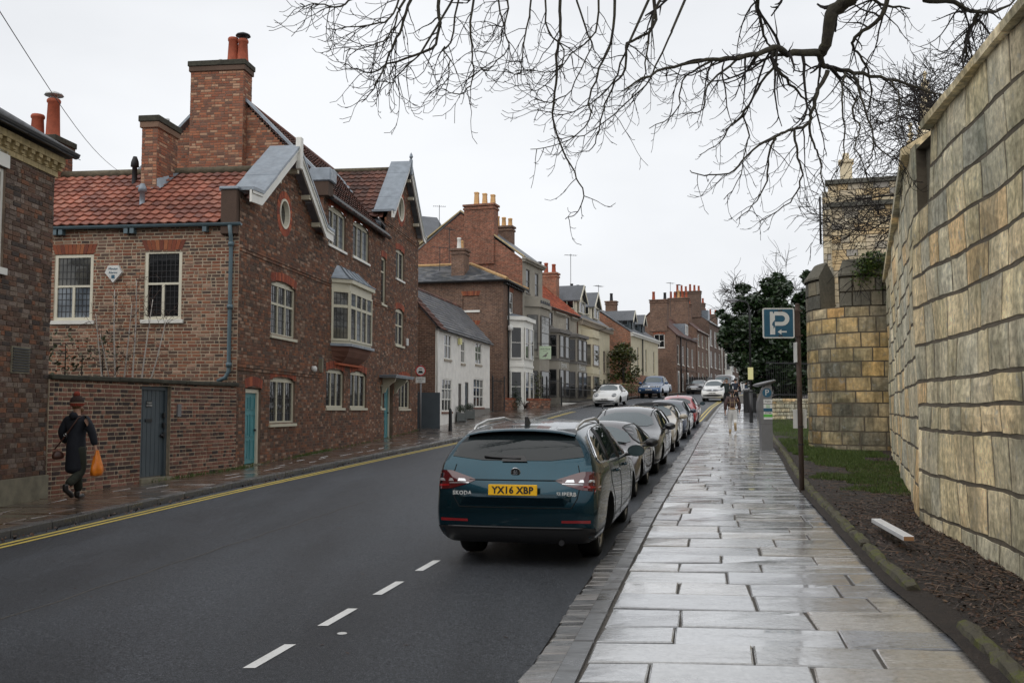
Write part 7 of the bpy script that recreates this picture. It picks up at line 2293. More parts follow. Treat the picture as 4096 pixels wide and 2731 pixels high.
dress(c, std_dlo(4.6, 1.42), ws_std(4.6, 1.81), head=[(.44, .70), (.80, .72), (.80, .82), (.72, .85), (.46, .80)], grille=[('kidney_grille', [(.03, .62), (.24, .62), (.24, .76), (.03, .78)], 'trim_black'), ('kidney_grille', [(-.03, .62), (-.24, .62), (-.24, .76), (-.03, .78)], 'trim_black'), ('lower_grille', [(-.40, .34), (.40, .34), (.36, .46), (-.36, .46)], 'arch_black')], fog=[(.64, .42)], pil=([(-.40, .96), (-.38, 1.34)], [(-1.3, .99), (-1.25, 1.32)]), mir=mirlist(.62, 1.0, 1.0, 'car_black'), handles=((-.6, .82), (.25, .82)), seams=([(-.45, .95), (-.45, .3)], [(.72, .93), (.68, .3)]), plate_=('', 2.33, .52))
for sd in (1, -1): MB().tube([(-1.75, sd * .55, 1.40), (-1.6, sd * .57, 1.455), (.0, sd * .60, 1.47), (.25, sd * .585, 1.40)], .016, 6).build('roof_rail', 'metal_dark', c.root, smooth=True)
# beige soft-top hatch facing us
loc, hd, pt = place(kerb_x(30.6), 30.6, .225, True)
MR = estate_rings(3.75, 1.69, 1.40, .93, .2)
c = Car('soft_top_car', 'beige small car with black folding roof and round cream mirrors', 'car', 'car_beige', MR, (1.23, -1.23), .73, .305, .19, loc, hd, pt, 'alloy', 8)
hood_o = [(-1.62, .99), (-1.45, 1.25), (-.9, 1.36), (.0, 1.39), (.02, .93), (-.6, .95)]
c.panel('soft_top', [(-1.46, -.50), (-1.46, .50), (-.5, .58), (-.05, .56), (.05, 0), (-.05, -.56), (-.5, -.58)], 'T', 'soft_top', .012, .1); c.panel('soft_top_side', [(-1.50, 1.02), (-1.30, 1.24), (-.6, 1.345), (-.05, 1.35), (-.05, 1.30), (-.6, 1.27), (-1.05, 1.02)], 'S', 'soft_top', .012, .1)
dress(c, [(-1.0, 1.0), (-.75, 1.24), (-.3, 1.31), (.0, 1.29), (.42, .97), (.2, .95)], ws_std(3.75, 1.69), head=[(.46, .66), (.62, .62), (.74, .70), (.72, .82), (.58, .86), (.46, .78)], mir=mirlist(.48, .96, 1.0, 'car_beige', 1.0), handles=((-.4, .82),), grille=[('grille', [(-.34, .58), (.34, .58), (.30, .70), (-.30, .70)], 'chrome'), ('lower_grille', [(-.4, .34), (.4, .34), (.38, .42), (-.38, .42)], 'arch_black')], seams=([(.55, .93), (.5, .3), (-.5, .3), (-.55, .95)],))
# navy coupe facing us
loc, hd, pt = place(kerb_x(37.6), 37.6, .232, True)
CR = [(-2.25, -2.2, -2.1, .80, .5, .82, .92, .26, 'bon', .06), (-2.0, -2.0, -1.9, .87, .5, .88, .98, .22, 'bon'), (-1.35, -1.35, -1.1, .89, .57, .92, 1.22, .20, 'cab'), (-.7, -.7, -.6, .895, .59, .92, 1.36, .2, 'cab'), (.0, .0, -.05, .89, .59, .91, 1.375, .2, 'cab'), (.55, .6, .28, .885, .56, .90, 1.29, .2, 'cab'), (.88, .95, 1.08, .885, .5, .88, .96, .2, 'bon'), (1.35, 1.35, 1.35, .885, .5, .85, .92, .2, 'bon'), (1.92, 1.92, 1.92, .86, .5, .76, .82, .2, 'bon'), (2.18, 2.16, 2.14, .80, .5, .64, .70, .22, 'bon'), (2.28, 2.26, 2.24, .72, .4, .55, .60, .26, 'bon', .06)]
c = Car('coupe_car', 'navy blue coupe with pale roof sheen parked behind the beige soft top', 'car', 'car_navy', CR, (1.38, -1.38), .77, .325, .22, loc, hd, pt, 'alloy', 8)
dress(c, [(-1.45, .98), (-1.0, 1.20), (-.5, 1.29), (.05, 1.30), (.32, 1.22), (.82, .95), (.3, .93), (-.7, .945)], [(.34, -.52), (.34, .52), (1.02, .68), (1.08, 0), (1.02, -.68)], head=[(.44, .66), (.78, .68), (.78, .77), (.46, .76)], grille=[('kidney_grille', [(.03, .58), (.22, .58), (.22, .71), (.03, .73)], 'trim_black'), ('kidney_grille', [(-.03, .58), (-.22, .58), (-.22, .71), (-.03, .73)], 'trim_black'), ('lower_grille', [(-.5, .34), (.5, .34), (.45, .44), (-.45, .44)], 'arch_black')], fog=[(.62, .40)], mir=mirlist(.58, .98, .98, 'car_navy'), pil=([(-.45, .95), (-.4, 1.3)],), handles=((-.45, .80),))
# red coupe facing away
loc, hd, pt = place(kerb_x(44.9), 44.9, .24, False)
c = Car('coupe_car', 'red coupe parked last in the row on the right kerb', 'car', 'car_red', CR, (1.38, -1.38), .77, .33, .22, loc, hd, pt, 'alloy', 10)
dress(c, [(-1.45, .98), (-1.0, 1.20), (-.5, 1.29), (.05, 1.30), (.32, 1.22), (.82, .95), (.3, .93), (-.7, .945)], [(.34, -.52), (.34, .52), (1.02, .68), (1.08, 0), (1.02, -.68)], rearw=[(-1.75, -.60), (-1.75, .60), (-.95, .52), (-.95, -.52)], tails=[[(.45, .80), (.78, .80), (.76, .90), (.48, .90)]], mir=mirlist(.58, .99, .98, 'trim_black'), pil=([(-.45, .95), (-.4, 1.3)],), handles=((-.45, .80),), plate_=('', -2.30, .72, False))
MB().prism([(-1.0, 1.33), (-.85, 1.36), (-.95, 1.42)], -.015, .015, 'y').build('aerial_fin', 'car_red', c.root)
# white hatch coming down the road
def street_tan(y): return (KR(y + 4) - KR(y - 4)) / 8
loc, hd, pt = place(15.0, 73.8, .29, True)
c = Car('hatchback_car', 'white hatchback with roof bars driving down the road towards us', 'car', 'car_white', estate_rings(4.07, 1.75, 1.54, 1.02), (1.28, -1.30), .76, .32, .2, loc, hd, pt, 'alloy_dark', 7, group='cars on the road')
dress(c, std_dlo(4.07, 1.54), ws_std(4.07, 1.75), head=[(.46, .78), (.76, .80), (.76, .90), (.50, .88)], grille=[('grille', [(-.46, .74), (.46, .74), (.46, .88), (-.46, .88)], 'trim_black'), ('grille_bar', [(-.44, .80), (.44, .80), (.44, .82), (-.44, .82)], 'chrome', .014, 0), ('badge', [(-.07, .77), (.07, .77), (.04, .86), (-.04, .86)], 'chrome', .02, 0), ('lower_grille', [(-.70, .38), (.70, .38), (.66, .52), (-.66, .52)], 'arch_black')], plate_=('YY69 UKJ', 2.075, .62), mir=mirlist(.42, 1.0, 1.05, 'trim_black'), pil=([(-.35, .97), (-.33, 1.44)],))
for sd in (1, -1): MB().tube([(-1.5, sd * .53, 1.5), (-1.4, sd * .55, 1.60), (.0, sd * .57, 1.60), (.12, sd * .56, 1.5)], .022, 6).build('roof_rail', 'trim_black', c.root, smooth=True)
# white rounded convertible on the left
B_R = [(-2.10, -2.02, -1.95, .74, .4, .70, .86, .26, 'bon', .12), (-1.85, -1.85, -1.78, .86, .5, .80, 1.0, .22, 'bon'), (-1.35, -1.35, -1.1, .90, .55, .90, 1.22, .2, 'cab'), (-.75, -.75, -.6, .90, .58, .92, 1.42, .2, 'cab'), (-.1, -.1, -.1, .895, .58, .915, 1.46, .2, 'cab'), (.42, .45, .22, .895, .55, .905, 1.40, .2, 'cab'), (.75, .82, .98, .90, .5, .90, .99, .2, 'bon'), (1.25, 1.25, 1.25, .905, .5, .88, .96, .2, 'bon'), (1.75, 1.75, 1.72, .87, .5, .76, .85, .2, 'bon'), (2.0, 1.98, 1.95, .78, .5, .62, .70, .22, 'bon'), (2.10, 2.08, 2.05, .66, .4, .52, .58, .26, 'bon', .10)]
loc, hd, pt = place(6.55, 66.0, .31, True)
c = Car('convertible_car', 'white rounded convertible with black soft top parked on the left kerb', 'car', 'car_white', B_R, (1.27, -1.27), .77, .33, .21, loc, hd, pt, 'alloy', 5)
c.panel('soft_top', [(-1.5, -.52), (-1.5, .52), (-.5, .60), (.16, .55), (.22, 0), (.16, -.55), (-.5, -.60)], 'T', 'soft_top', .012, .1)
dress(c, [(-1.0, 1.0), (-.75, 1.26), (-.2, 1.36), (.2, 1.32), (.68, .98), (.2, .96)], [(.28, -.50), (.28, .50), (.90, .66), (.98, 0), (.90, -.66)], head=[(.44, .68), (.56, .62), (.70, .66), (.74, .76), (.66, .85), (.52, .85), (.43, .78)], grille=[('lower_grille', [(-.62, .34), (.62, .34), (.62, .42), (-.62, .42)], 'arch_black'), ('grille_bar', [(-.66, .43), (.66, .43), (.66, .45), (-.66, .45)], 'chrome', .012, 0)], plate_=('K8 BXL', 2.205, .50), mir=mirlist(.52, .99, 1.0, 'car_white', .9))
for pts in ([(-.045, .80), (-.03, .80), (.0, .745), (.03, .80), (.045, .80), (.0, .72)],): c.panel('badge', pts, 'F', 'chrome', .014, .05, None, 0)
# blue pickup on the left
K_R = [(-2.62, -2.60, -2.60, .90, .5, 1.02, 1.06, .42, 'bon', .03), (-2.3, -2.3, -2.3, .95, .5, 1.08, 1.10, .38, 'bon'), (-1.2, -1.2, -1.2, .96, .5, 1.10, 1.11, .36, 'bon'), (-1.08, -1.06, -.92, .96, .66, 1.13, 1.72, .36, 'cab'), (-.5, -.5, -.5, .965, .68, 1.13, 1.80, .36, 'cab'), (.2, .2, .15, .965, .68, 1.12, 1.80, .36, 'cab'), (.75, .8, .5, .965, .65, 1.11, 1.72, .36, 'cab'), (1.05, 1.12, 1.25, .965, .5, 1.08, 1.18, .36, 'bon'), (1.8, 1.8, 1.8, .965, .5, 1.05, 1.14, .36, 'bon'), (2.4, 2.38, 2.36, .93, .5, .94, 1.04, .38, 'bon'), (2.62, 2.60, 2.58, .86, .4, .78, .86, .42, 'bon', .05)]
loc, hd, pt = place(11.75, 81.8, .35, True)
c = Car('pickup_truck', 'blue double cab pickup parked on the left behind the white convertible', 'pickup', 'car_blue', K_R, (1.72, -1.38), .82, .39, .25, loc, hd, pt, 'alloy_dark', 6)
dress(c, [(-.95, 1.17), (-.85, 1.60), (-.4, 1.69), (.2, 1.69), (.5, 1.60), (.95, 1.17), (.4, 1.15)], [(.52, -.62), (.52, .62), (1.16, .76), (1.22, 0), (1.16, -.76)], head=[(.50, .86), (.84, .86), (.84, 1.0), (.54, .98)], grille=[('grille', [(-.50, .84), (.50, .84), (.50, 1.0), (-.50, 1.0)], 'trim_black'), ('grille_bar', [(-.49, .955), (.49, .955), (.49, .975), (-.49, .975)], 'chrome', .014, 0), ('grille_bar', [(-.49, .875), (.49, .875), (.49, .895), (-.49, .895)], 'chrome', .014, 0), ('badge', [(-.07, .86), (.07, .86), (.07, .99), (-.07, .99)], 'chrome', .02, 2), ('lower_grille', [(-.72, .50), (.72, .50), (.68, .60), (-.68, .60)], 'arch_black')], plate_=('EA67 JHX', 2.665, .70), mir=mirlist(.72, 1.08, 1.2, 'car_blue', 1.25), pil=([(-.25, 1.16), (-.22, 1.70)],), fog=[(.70, .62)])
c.panel('load_bed', [(-2.45, -.78), (-1.22, -.78), (-1.22, .78), (-2.45, .78)], 'T', 'arch_black', .006, .2, None, 0)
loc, hd, pt = place(13.0, 90.6, .36, False)
c = Car('estate_car', 'dark grey estate car parked facing uphill behind the blue pickup', 'car', 'car_grey', estate_rings(4.55, 1.78, 1.47, .95), (1.33, -1.33), .77, .325, .2, loc, hd, pt, 'alloy', 5)
dress(c, std_dlo(4.55, 1.47), ws_std(4.55, 1.78), tails=[[(.60, .86), (.84, .84), (.84, .98), (.62, 1.0)]], mir=mirlist(.55, .99, 1.0, 'car_grey'), plate_=('', -2.26, .80, False), pil=([(-.38, .97), (-.36, 1.38)],))
c.panel('rear_window', [(-.62, 1.08), (.62, 1.08), (.52, 1.33), (-.52, 1.33)], 'B', 'car_glass', .006, .1)
for sd in (1, -1): MB().tube([(-1.7, sd * .54, 1.44), (-1.5, sd * .57, 1.52), (.0, sd * .59, 1.52), (.2, sd * .58, 1.45)], .018, 6).build('roof_rail', 'metal_bright', c.root, smooth=True)
loc, hd, pt = place(18.65, 100.2, .37, True)
c = Car('hatchback_car', 'small black hatchback facing us near the gabled brick house', 'car', 'car_black', estate_rings(4.2, 1.77, 1.44, .98), (1.3, -1.3), .77, .32, .2, loc, hd, pt, 'alloy_dark', 7)
dress(c, std_dlo(4.2, 1.44), ws_std(4.2, 1.77), head=[(.40, .72), (.78, .76), (.78, .86), (.42, .80)], grille=[('grille', [(-.38, .70), (.38, .70), (.38, .78), (-.38, .78)], 'lamp_clear'), ('lower_grille', [(-.5, .34), (.5, .34), (.5, .44), (-.5, .44)], 'arch_black')], plate_=('', 2.14, .56), mir=mirlist(.45, .99, 1.0, 'car_black'))
loc, hd, pt = place(21.6, 101.5, .36, True)
V_R = [(-2.4, -2.4, -2.36, .92, .78, 1.25, 1.92, .3, 'cab', .03), (-2.1, -2.1, -2.1, .96, .80, 1.25, 1.96, .26, 'cab'), (-.5, -.5, -.5, .97, .80, 1.22, 1.96, .25, 'cab'), (.6, .6, .5, .965, .79, 1.18, 1.95, .25, 'cab'), (1.15, 1.2, .9, .96, .74, 1.15, 1.86, .25, 'cab'), (1.6, 1.7, 1.75, .95, .5, 1.08, 1.20, .26, 'bon'), (2.1, 2.1, 2.1, .92, .5, .95, 1.06, .27, 'bon'), (2.42, 2.40, 2.38, .82, .4, .72, .82, .3, 'bon', .05)]
c = Car('panel_van', 'brown grey van waiting on the road behind the white hatchback', 'van', 'car_brown', V_R, (1.5, -1.5), .82, .34, .22, loc, hd, pt, 'alloy_dark', 6, group='cars on the road')
dress(c, [(.1, 1.25), (.1, 1.78), (.85, 1.76), (1.35, 1.25)], [(1.0, -.68), (1.0, .68), (1.66, .76), (1.72, 0), (1.66, -.76)], head=[(.46, .80), (.80, .84), (.80, .98), (.50, .92)], grille=[('grille', [(-.40, .74), (.40, .74), (.40, .86), (-.40, .86)], 'trim_black')], mir=mirlist(1.1, 1.08, 1.3, 'trim_black', 1.2))
# slatted tipper trailer beyond
z0 = road_z(20.4, 107.5)
tr = thing('slatted_trailer', 'black slatted trailer parked behind the small black hatchback', 'trailer', (20.4, 107.5, z0), math.atan2(1, .37), zb=0)
MB().box(-1.7, 1.7, -1.0, 1.0, .55, .68).build('bed', 'metal_dark', tr)
for i in range(14):
 x = -1.68 + i * .25
 for y in (-1.0, 1.0): MB().box(x, x + .15, y - .02, y + .02, .7, 1.75).build('slat', 'paint_black', tr)
for i in range(8):
 y = -.95 + i * .25
 for x in (-1.7, 1.7): MB().box(x - .02, x + .02, y, y + .15, .7, 1.75).build('slat', 'paint_black', tr)
for x in (-.4, .4):
 for y in (-.95, .95): MB().lathe([(0, -.1), (.28, -.1), (.3, 0), (.28, .1), (0, .1)], 16, mat=Matrix.Translation((x, y, .3)) @ Matrix.Rotation(PI / 2, 4, 'X')).build('wheel', 'tyre', tr, smooth=True)
# ================================================================ TREES AND PLANTS
_th = math.atan(156 / 2287.0)
def at(px, py, Y):
 """point at depth Y on the sight line through a place in the 2352-wide picture"""
 u = (px - 1176) / 2287.0; v = (784 - py) / 2287.0
 d = Vector((u, math.cos(_th) - v * math.sin(_th), math.sin(_th) + v * math.cos(_th)))
 p = d * (Y / d.y); p.z += 1.87
 return p
def spline(pts, n=4):
 pts = [Vector(p) for p in pts]
 out = []
 for i in range(len(pts) - 1):
  p0, p1, p2, p3 = pts[max(0, i - 1)], pts[i], pts[i + 1], pts[min(len(pts) - 1, i + 2)]
  for k_ in range(n):
   t = k_ / n
   out.append(.5 * ((2 * p1) + (p2 - p0) * t + (2 * p0 - 5 * p1 + 4 * p2 - p3) * t * t + (3 * p1 - p0 - 3 * p2 + p3) * t ** 3))
 out.append(pts[-1])
 return out
def twig(bb, rr, p, d, L, r, up=.5, lvl=1, droop=.25, n=7):
 """a thin hooked shoot with side buds"""
 pts = [p.copy()]
 d = d.normalized()
 for i in range(n):
  t = i / n
  d = (d + Vector((rr.gauss(0, .13), rr.gauss(0, .13), rr.gauss(0, .13))) + Vector((0, 0, -droop * (1 - t) + up * t * t * 1.3))).normalized()
  pts.append(pts[-1] + d * (L / n))
 bb.tube(pts, [max(.0035, r * (1 - .72 * i / n)) for i in range(n + 1)], 4 if r > .008 else 3, cap=False, rnd=rr.random())
 if lvl > 0:
  k_ = max(2, int(L / (.13 if lvl == 1 else .16)))
  for i in range(1, k_):
   t = i / k_
   j = min(n - 1, int(t * n))
   dd = (pts[j + 1] - pts[j]).normalized()
   side = dd.cross(Vector((0, 0, 1)) if abs(dd.z) < .9 else Vector((1, 0, 0))).normalized()
   side = Matrix.Rotation(rr.uniform(0, 2 * PI), 3, dd) @ side
   nd = dd * rr.uniform(.4, .9) + side * rr.uniform(.5, 1.0)
   if rr.random() < .75:
    twig(bb, rr, pts[j].lerp(pts[j + 1], t * n - j), nd, L * rr.uniform(.12, .38) * (1 - .4 * t), r * .5, up, lvl - 1, droop * .5, 4)
def limb(bb, tw, rr, pts, r0, r1, kids=10, kl=(.5, 1.3), lvl=1, bias=Vector((-.5, 0, -.2)), depth=.25, up=.5, start=.1, n=6):
 pts = spline(pts, 4)
 m_ = len(pts)
 pts = [p + Vector((rr.gauss(0, .008), rr.gauss(0, .02), rr.gauss(0, .008))) for p in pts]
 bb.tube(pts, [r0 + (r1 - r0) * (i / (m_ - 1)) ** .8 for i in range(m_)], n, cap=False, rnd=rr.random())
 for i in range(kids):
  t = start + (1 - start) * (i + rr.random()) / kids
  j = min(m_ - 2, int(t * (m_ - 1)))
  dd = (pts[j + 1] - pts[j]).normalized()
  side = Vector((rr.gauss(0, 1), rr.gauss(0, depth * 1.6), rr.gauss(0, .6)))
  nd = dd * rr.uniform(.3, .8) + side.normalized() * .8 + bias * rr.uniform(.2, 1)
  L = rr.uniform(*kl) * (1.05 - .5 * t)
  twig(tw, rr, pts[j], nd, L, max(.006, (r0 + (r1 - r0) * t) * .5), up, lvl)
# ---- lime tree leaning over the pavement; its trunk stands behind the old wall
lime = thing('bare_tree', 'leafless tree with thick mossy bough reaching over the pavement from behind the wall', 'tree', (9.0, 13.6, .4), 0, zb=0)
LO = Vector(lime.location)
def loc_(p): return Vector(p) - LO
rr = random.Random(17)
trk = MB()
crown = Vector((8.6, 13.2, 9.5))
trk.tube([loc_(p) for p in spline([(9.0, 13.6, .2), (8.95, 13.6, 3), (8.8, 13.4, 6), (8.6, 13.2, 9.5), (8.4, 13.0, 12)], 3)], [.38, .34, .32, .3, .3, .3, .28, .27, .26, .24, .22, .2, .16], 12)
trk.build('trunk', 'bough_bark', lime, smooth=True)
big, tw = MB(), MB()
V2 = lambda x, y: ((2600 + x / 1.568) / 1.7415, (y / 1.568) / 1.7415)
V1 = lambda x, y: ((1200 + x / 1.568) / 1.7415, (y / 1.568) / 1.7415)
def PL(view, pts, Y0, Y1):
 n = len(pts)
 return [loc_(at(*view(*p), Y0 + (Y1 - Y0) * i / (n - 1))) for i, p in enumerate(pts)]
# the thick bough
B0 = PL(V2, [(1340, -90), (1250, 0), (1130, 90), (1110, 250), (1075, 335)], 12.4, 12.8)
limb(big, tw, rr, [loc_(crown), loc_((7.6, 12.9, 10.2)), loc_((6.4, 12.5, 8.9))] + B0, .14, .066, 4, (.4, .8), n=10)
limb(big, tw, rr, PL(V2, [(1075, 335), (900, 335), (790, 300), (700, 330), (560, 360), (400, 370), (200, 400), (0, 470), (-160, 560)], 12.8, 11.6), .056, .010, 24, (.6, 1.5), n=8)
limb(big, tw, rr, PL(V2, [(1065, 340), (1080, 410), (1150, 420), (1280, 455), (1500, 490), (1700, 560), (1840, 600)], 12.8, 13.6), .046, .012, 16, (.5, 1.2), n=8)
limb(big, tw, rr, PL(V2, [(1120, 440), (1060, 560), (1010, 700), (1000, 770), (900, 810), (790, 860), (640, 940), (520, 1070), (380, 1100), (240, 1070)], 12.8, 12.0), .032, .006, 18, (.4, 1.1))
limb(big, tw, rr, PL(V2, [(780, 320), (770, 400), (850, 500), (950, 600), (1010, 690)], 12.6, 12.8), .035, .008, 8, (.3, .7))
for pts, r in (([(800, 400), (700, 520), (600, 690), (500, 800), (440, 890), (310, 975)], .022), ([(560, 365), (420, 480), (350, 560), (330, 690), (200, 720)], .018), ([(400, 372), (300, 430), (200, 500), (170, 700), (0, 800)], .018), ([(1280, 455), (1320, 590), (1360, 720), (1400, 900), (1380, 1010), (1330, 1130)], .02), ([(1230, 455), (1200, 560), (1220, 800), (1210, 1000), (1170, 1090)], .016), ([(1300, 600), (1270, 700), (1320, 800), (1290, 900), (1340, 1040), (1390, 1180)], .016),
      ([(1000, 770), (1030, 900), (1070, 1000), (1090, 1160), (1130, 1320)], .018), ([(910, 815), (920, 950), (950, 1100), (900, 1240), (770, 1340), (680, 1390)], .018), ([(790, 865), (750, 950), (730, 1140), (640, 1290), (540, 1380)], .018), ([(580, 700), (620, 850), (590, 960), (570, 1100), (460, 1250)], .012), ([(1500, 495), (1560, 620), (1530, 800), (1570, 900)], .014), ([(1400, 900), (1480, 960), (1580, 1020), (1590, 1110), (1560, 1210)], .012)):
 limb(big, tw, rr, PL(V2, pts, 12.7, 12.3), r, .005, 12, (.25, .8), 1, Vector((-.3, 0, -.3)))
# right-hand limbs over the wall
for pts, r in (([(1500, -40), (1440, 120), (1300, 220), (1270, 290), (1330, 380), (1390, 520), (1360, 720)], .035), ([(1380, -10), (1480, 40), (1640, 50)], .03), ([(670, -20), (690, 100), (730, 250), (770, 310)], .03), ([(1720, 0), (1900, 20), (2050, 80), (2220, 50), (2330, -40)], .045), ([(2060, 90), (1990, 220), (1980, 380)], .04)):
 limb(big, tw, rr, PL(V2, pts, 13.0, 13.4), r, .010, 14, (.4, 1.1))
# hanging shoots, centre and left
stems = [([(700, -40), (650, 130), (590, 280), (540, 400), (480, 530), (390, 640)], .026, 10.5), ([(870, -40), (870, 150), (820, 300), (600, 390), (400, 450), (280, 400)], .030, 10.8), ([(1090, -40), (1065, 200), (1080, 350), (1080, 500), (1000, 590), (880, 560)], .020, 11), ([(1460, -40), (1420, 170), (1390, 320), (1380, 460), (1280, 430)], .016, 11.2),
   ([(1630, -40), (1635, 180), (1605, 350), (1600, 580), (1580, 700), (1630, 900), (1720, 1080), (1780, 1220), (1740, 1330), (1670, 1365)], .026, 11.6), ([(1970, -40), (1960, 250), (1880, 430), (1820, 600), (1810, 760), (1640, 900), (1440, 930)], .024, 11.8), ([(2220, -40), (2210, 180), (2060, 270), (2040, 430), (1980, 520), (1900, 700), (1850, 900), (1790, 960)], .030, 12), ([(2270, -40), (2200, 180), (2180, 300), (2150, 500), (2080, 610)], .026, 12),
   ([(370, -30), (250, 45), (130, 30), (10, 35)], .016, 10.2), ([(1000, -40), (940, 260), (900, 310), (935, 400), (920, 520), (810, 580)], .016, 10.9), ([(760, 330), (640, 440), (560, 530), (520, 430)], .012, 10.7), ([(1300, -40), (1290, 150), (1180, 150)], .016, 11), ([(1540, -40), (1560, 200), (1660, 350), (1500, 570), (1420, 520)], .016, 11.6), ([(1880, -40), (1850, 200), (1700, 340), (1600, 450), (1350, 440)], .018, 11.7), ([(640, -40), (560, 120), (420, 150), (180, 190)], .018, 10.4), ([(620, 60), (580, 200), (460, 290), (280, 320)], .014, 10.4), ([(2060, 280), (1960, 520), (1820, 650), (1600, 720), (1490, 680)], .016, 11.9), ([(1720, -40), (1800, 200), (1820, 300), (1700, 560), (1580, 640), (1470, 620)], .016, 11.6), ([(1240, -40), (1280, 180), (1300, 300), (1180, 440), (1130, 430)], .014, 11), ([(2330, 200), (2200, 480), (2080, 620), (1860, 800), (1720, 860), (1580, 860)], .016, 12)]
for pts, r, Y in stems:
 limb(big, tw, rr, PL(V1, pts, Y, Y - .3), r * .8, .0045, 14, (.3, 1.0), 1, Vector((-.5, 0, -.25)), up=.6)
# boughs above the frame that carry the shoots, and the crown overhead
tops = [PL(V1, [s_[0][0]], s_[2], s_[2])[0] if False else loc_(at(*V1(*s_[0][0]), s_[2])) for s_ in stems]
for path, r in (([crown, (6.5, 13.2, 9.6), (4.0, 12.4, 8.4), (2.4, 11.9, 7.9), (.6, 11.4, 7.6), (-.9, 10.8, 7.4), (-2.4, 10.2, 7.0)], .12), ([(8.4, 13.0, 11.5), (5, 9.5, 11), (1.5, 6, 10), (-2, 3.5, 9)], .11), ([(8.4, 13.0, 11), (6, 8, 11.5), (4, 3, 11), (2, -2, 10), (0, -6, 9)], .12), ([(8.4, 13, 11.8), (4.5, 11, 11.5), (0, 9, 10.5), (-3.5, 8, 9)], .1), ([(5, 9.5, 11), (3.5, 6.5, 9.6), (1.2, 4.5, 8.4)], .06), ([(4, 3, 11), (1.5, 1.5, 9.5), (-1, 1, 8.4)], .06)):
 limb(big, tw, rr, [loc_(p) for p in path], r, .02, 26, (.8, 2.2), 1, Vector((-.2, 0, 0)), 1.0, n=8)
for t_, s_ in zip(tops, stems):
 q = loc_((t_.x + LO.x + .5, t_.y + LO.y + .5, t_.z + LO.z + 1.2))
 big.tube([t_, (t_ + q) / 2 + Vector((.05, .1, .1)), q], [s_[1], s_[1] * 1.2, s_[1] * 1.4], 5, cap=False)
big.build('boughs', 'bough_bark', lime, smooth=True, kind='stuff')
tw.build('twigs', 'bark', lime, kind='stuff')
# ---- generic bare tree
def bare_tree(name, label, base, h, spread, seed, levels=5, r0=.22, twr=.009, lean=Vector((0, 0, 0)), droop=0.0, kids=(3, 5), trunk=.36, jmin=2):
 t = thing(name, label, 'tree', base, 0, zb=0)
 rr = random.Random(seed)
 tb, bb = MB(), MB()
 def grow(p, d, L, r, lv, tgt):
  n = 5
  pts = [p]
  for i in range(n):
   d = (d + Vector((rr.gauss(0, .12), rr.gauss(0, .12), rr.gauss(0, .10) - droop * (levels - lv) * .04))).normalized()
   pts.append(pts[-1] + d * L / n)
  tgt.tube(pts, [max(twr * .6, r * (1 - .45 * i / n)) for i in range(n + 1)], 8 if lv == levels else (5 if lv > 2 else 3), cap=False, rnd=rr.random())
  if lv == 0: return
  for i in range(rr.randint(*kids)):
   j = rr.randint(n if lv == levels else jmin, n)
   a = rr.uniform(0, 2 * PI)
   side = Matrix.Rotation(a, 3, d) @ d.orthogonal().normalized()
   nd = d * rr.uniform(.5, 1) + side * rr.uniform(.5, 1.1) * spread
   grow(pts[j], nd.normalized(), (h * .26 if lv == levels else L * rr.uniform(.6, .82)), max(twr, r * .52), lv - 1, bb)
 grow(Vector((0, 0, 0)), (Vector((0, 0, 1)) + lean).normalized(), h * trunk, r0, levels, tb)
 tb.build('trunk', 'bough_bark', t, smooth=True)
 bb.build('branches', 'bark', t, kind='stuff')
 return t
bare_tree('bare_tree', 'dense fine twigged bare tree showing above the right wall', (10.4, 23.0, .6), 11.5, .9, 3, 6, .2, .010, Vector((-.03, 0, 0)), .0, (3, 5), .52)
bare_tree('bare_tree', 'small distant bare tree beside the church buttress', (24.5, 84, 3), 14, .9, 5, 5, .2, .022)
# ---- evergreen foliage from leaf clumps
def foliage(parent, name, mat, clumps, leaf_s, per, seed, flat=.5, origin=Vector((0, 0, 0))):
 rr = random.Random(seed)
 b = MB()
 for (c, r) in clumps:
  c = Vector(c)
  for _ in range(int(per * r * r)):
   d = Vector((rr.gauss(0, 1), rr.gauss(0, 1), rr.gauss(0, 1))).normalized() * r * (rr.random() ** .45)
   d.z *= .8
   p = c + d
   s_ = leaf_s * rr.uniform(.6, 1.3)
   u = Vector((rr.gauss(0, 1), rr.gauss(0, 1), rr.gauss(0, .5))).normalized(); v = (u.cross(Vector((rr.gauss(0, 1), rr.gauss(0, 1), rr.gauss(0, 1))))).normalized() * .55
   b.face([p - u * s_, p - v * s_, p + u * s_, p + v * s_], 0, min(1, max(0, .5 + rr.gauss(0, .25))))
 return b.build(name, mat, parent, kind='stuff')
holly = thing('holly_tree', 'large dark evergreen holly tree overhanging the far pavement', 'tree', (13.6, 50.2, 1.4), 0, zb=0)
rr = random.Random(23)
cl = []
for px, py, r in ((1765, 655, .55), (1800, 665, .6), (1735, 690, .6), (1845, 690, .7), (1700, 700, .5), (1775, 715, .9), (1820, 730, .9), (1680, 740, .5), (1725, 745, .8), (1850, 760, .8), (1672, 790, .5), (1705, 790, .7), (1750, 790, .95), (1800, 800, .95), (1845, 820, .8), (1690, 825, .45), (1730, 830, .7), (1775, 845, .9), (1820, 860, .8), (1665, 765, .35), (1790, 640, .35), (1750, 880, .6), (1800, 890, .7), (1845, 880, .6), (1720, 860, .45), (1710, 660, .3), (1660, 725, .28), (1860, 640, .45), (1880, 690, .6), (1880, 760, .7), (1880, 830, .7)):
 for dy in (0, .9):
  q = at(px + rr.uniform(-8, 8), py + rr.uniform(-8, 8), 49 + dy + rr.uniform(-.6, .6)) - Vector(holly.location)
  cl.append((q, r * rr.uniform(.85, 1.2)))
foliage(holly, 'crown', 'holly_leaf', cl, .12, 1300, 24)
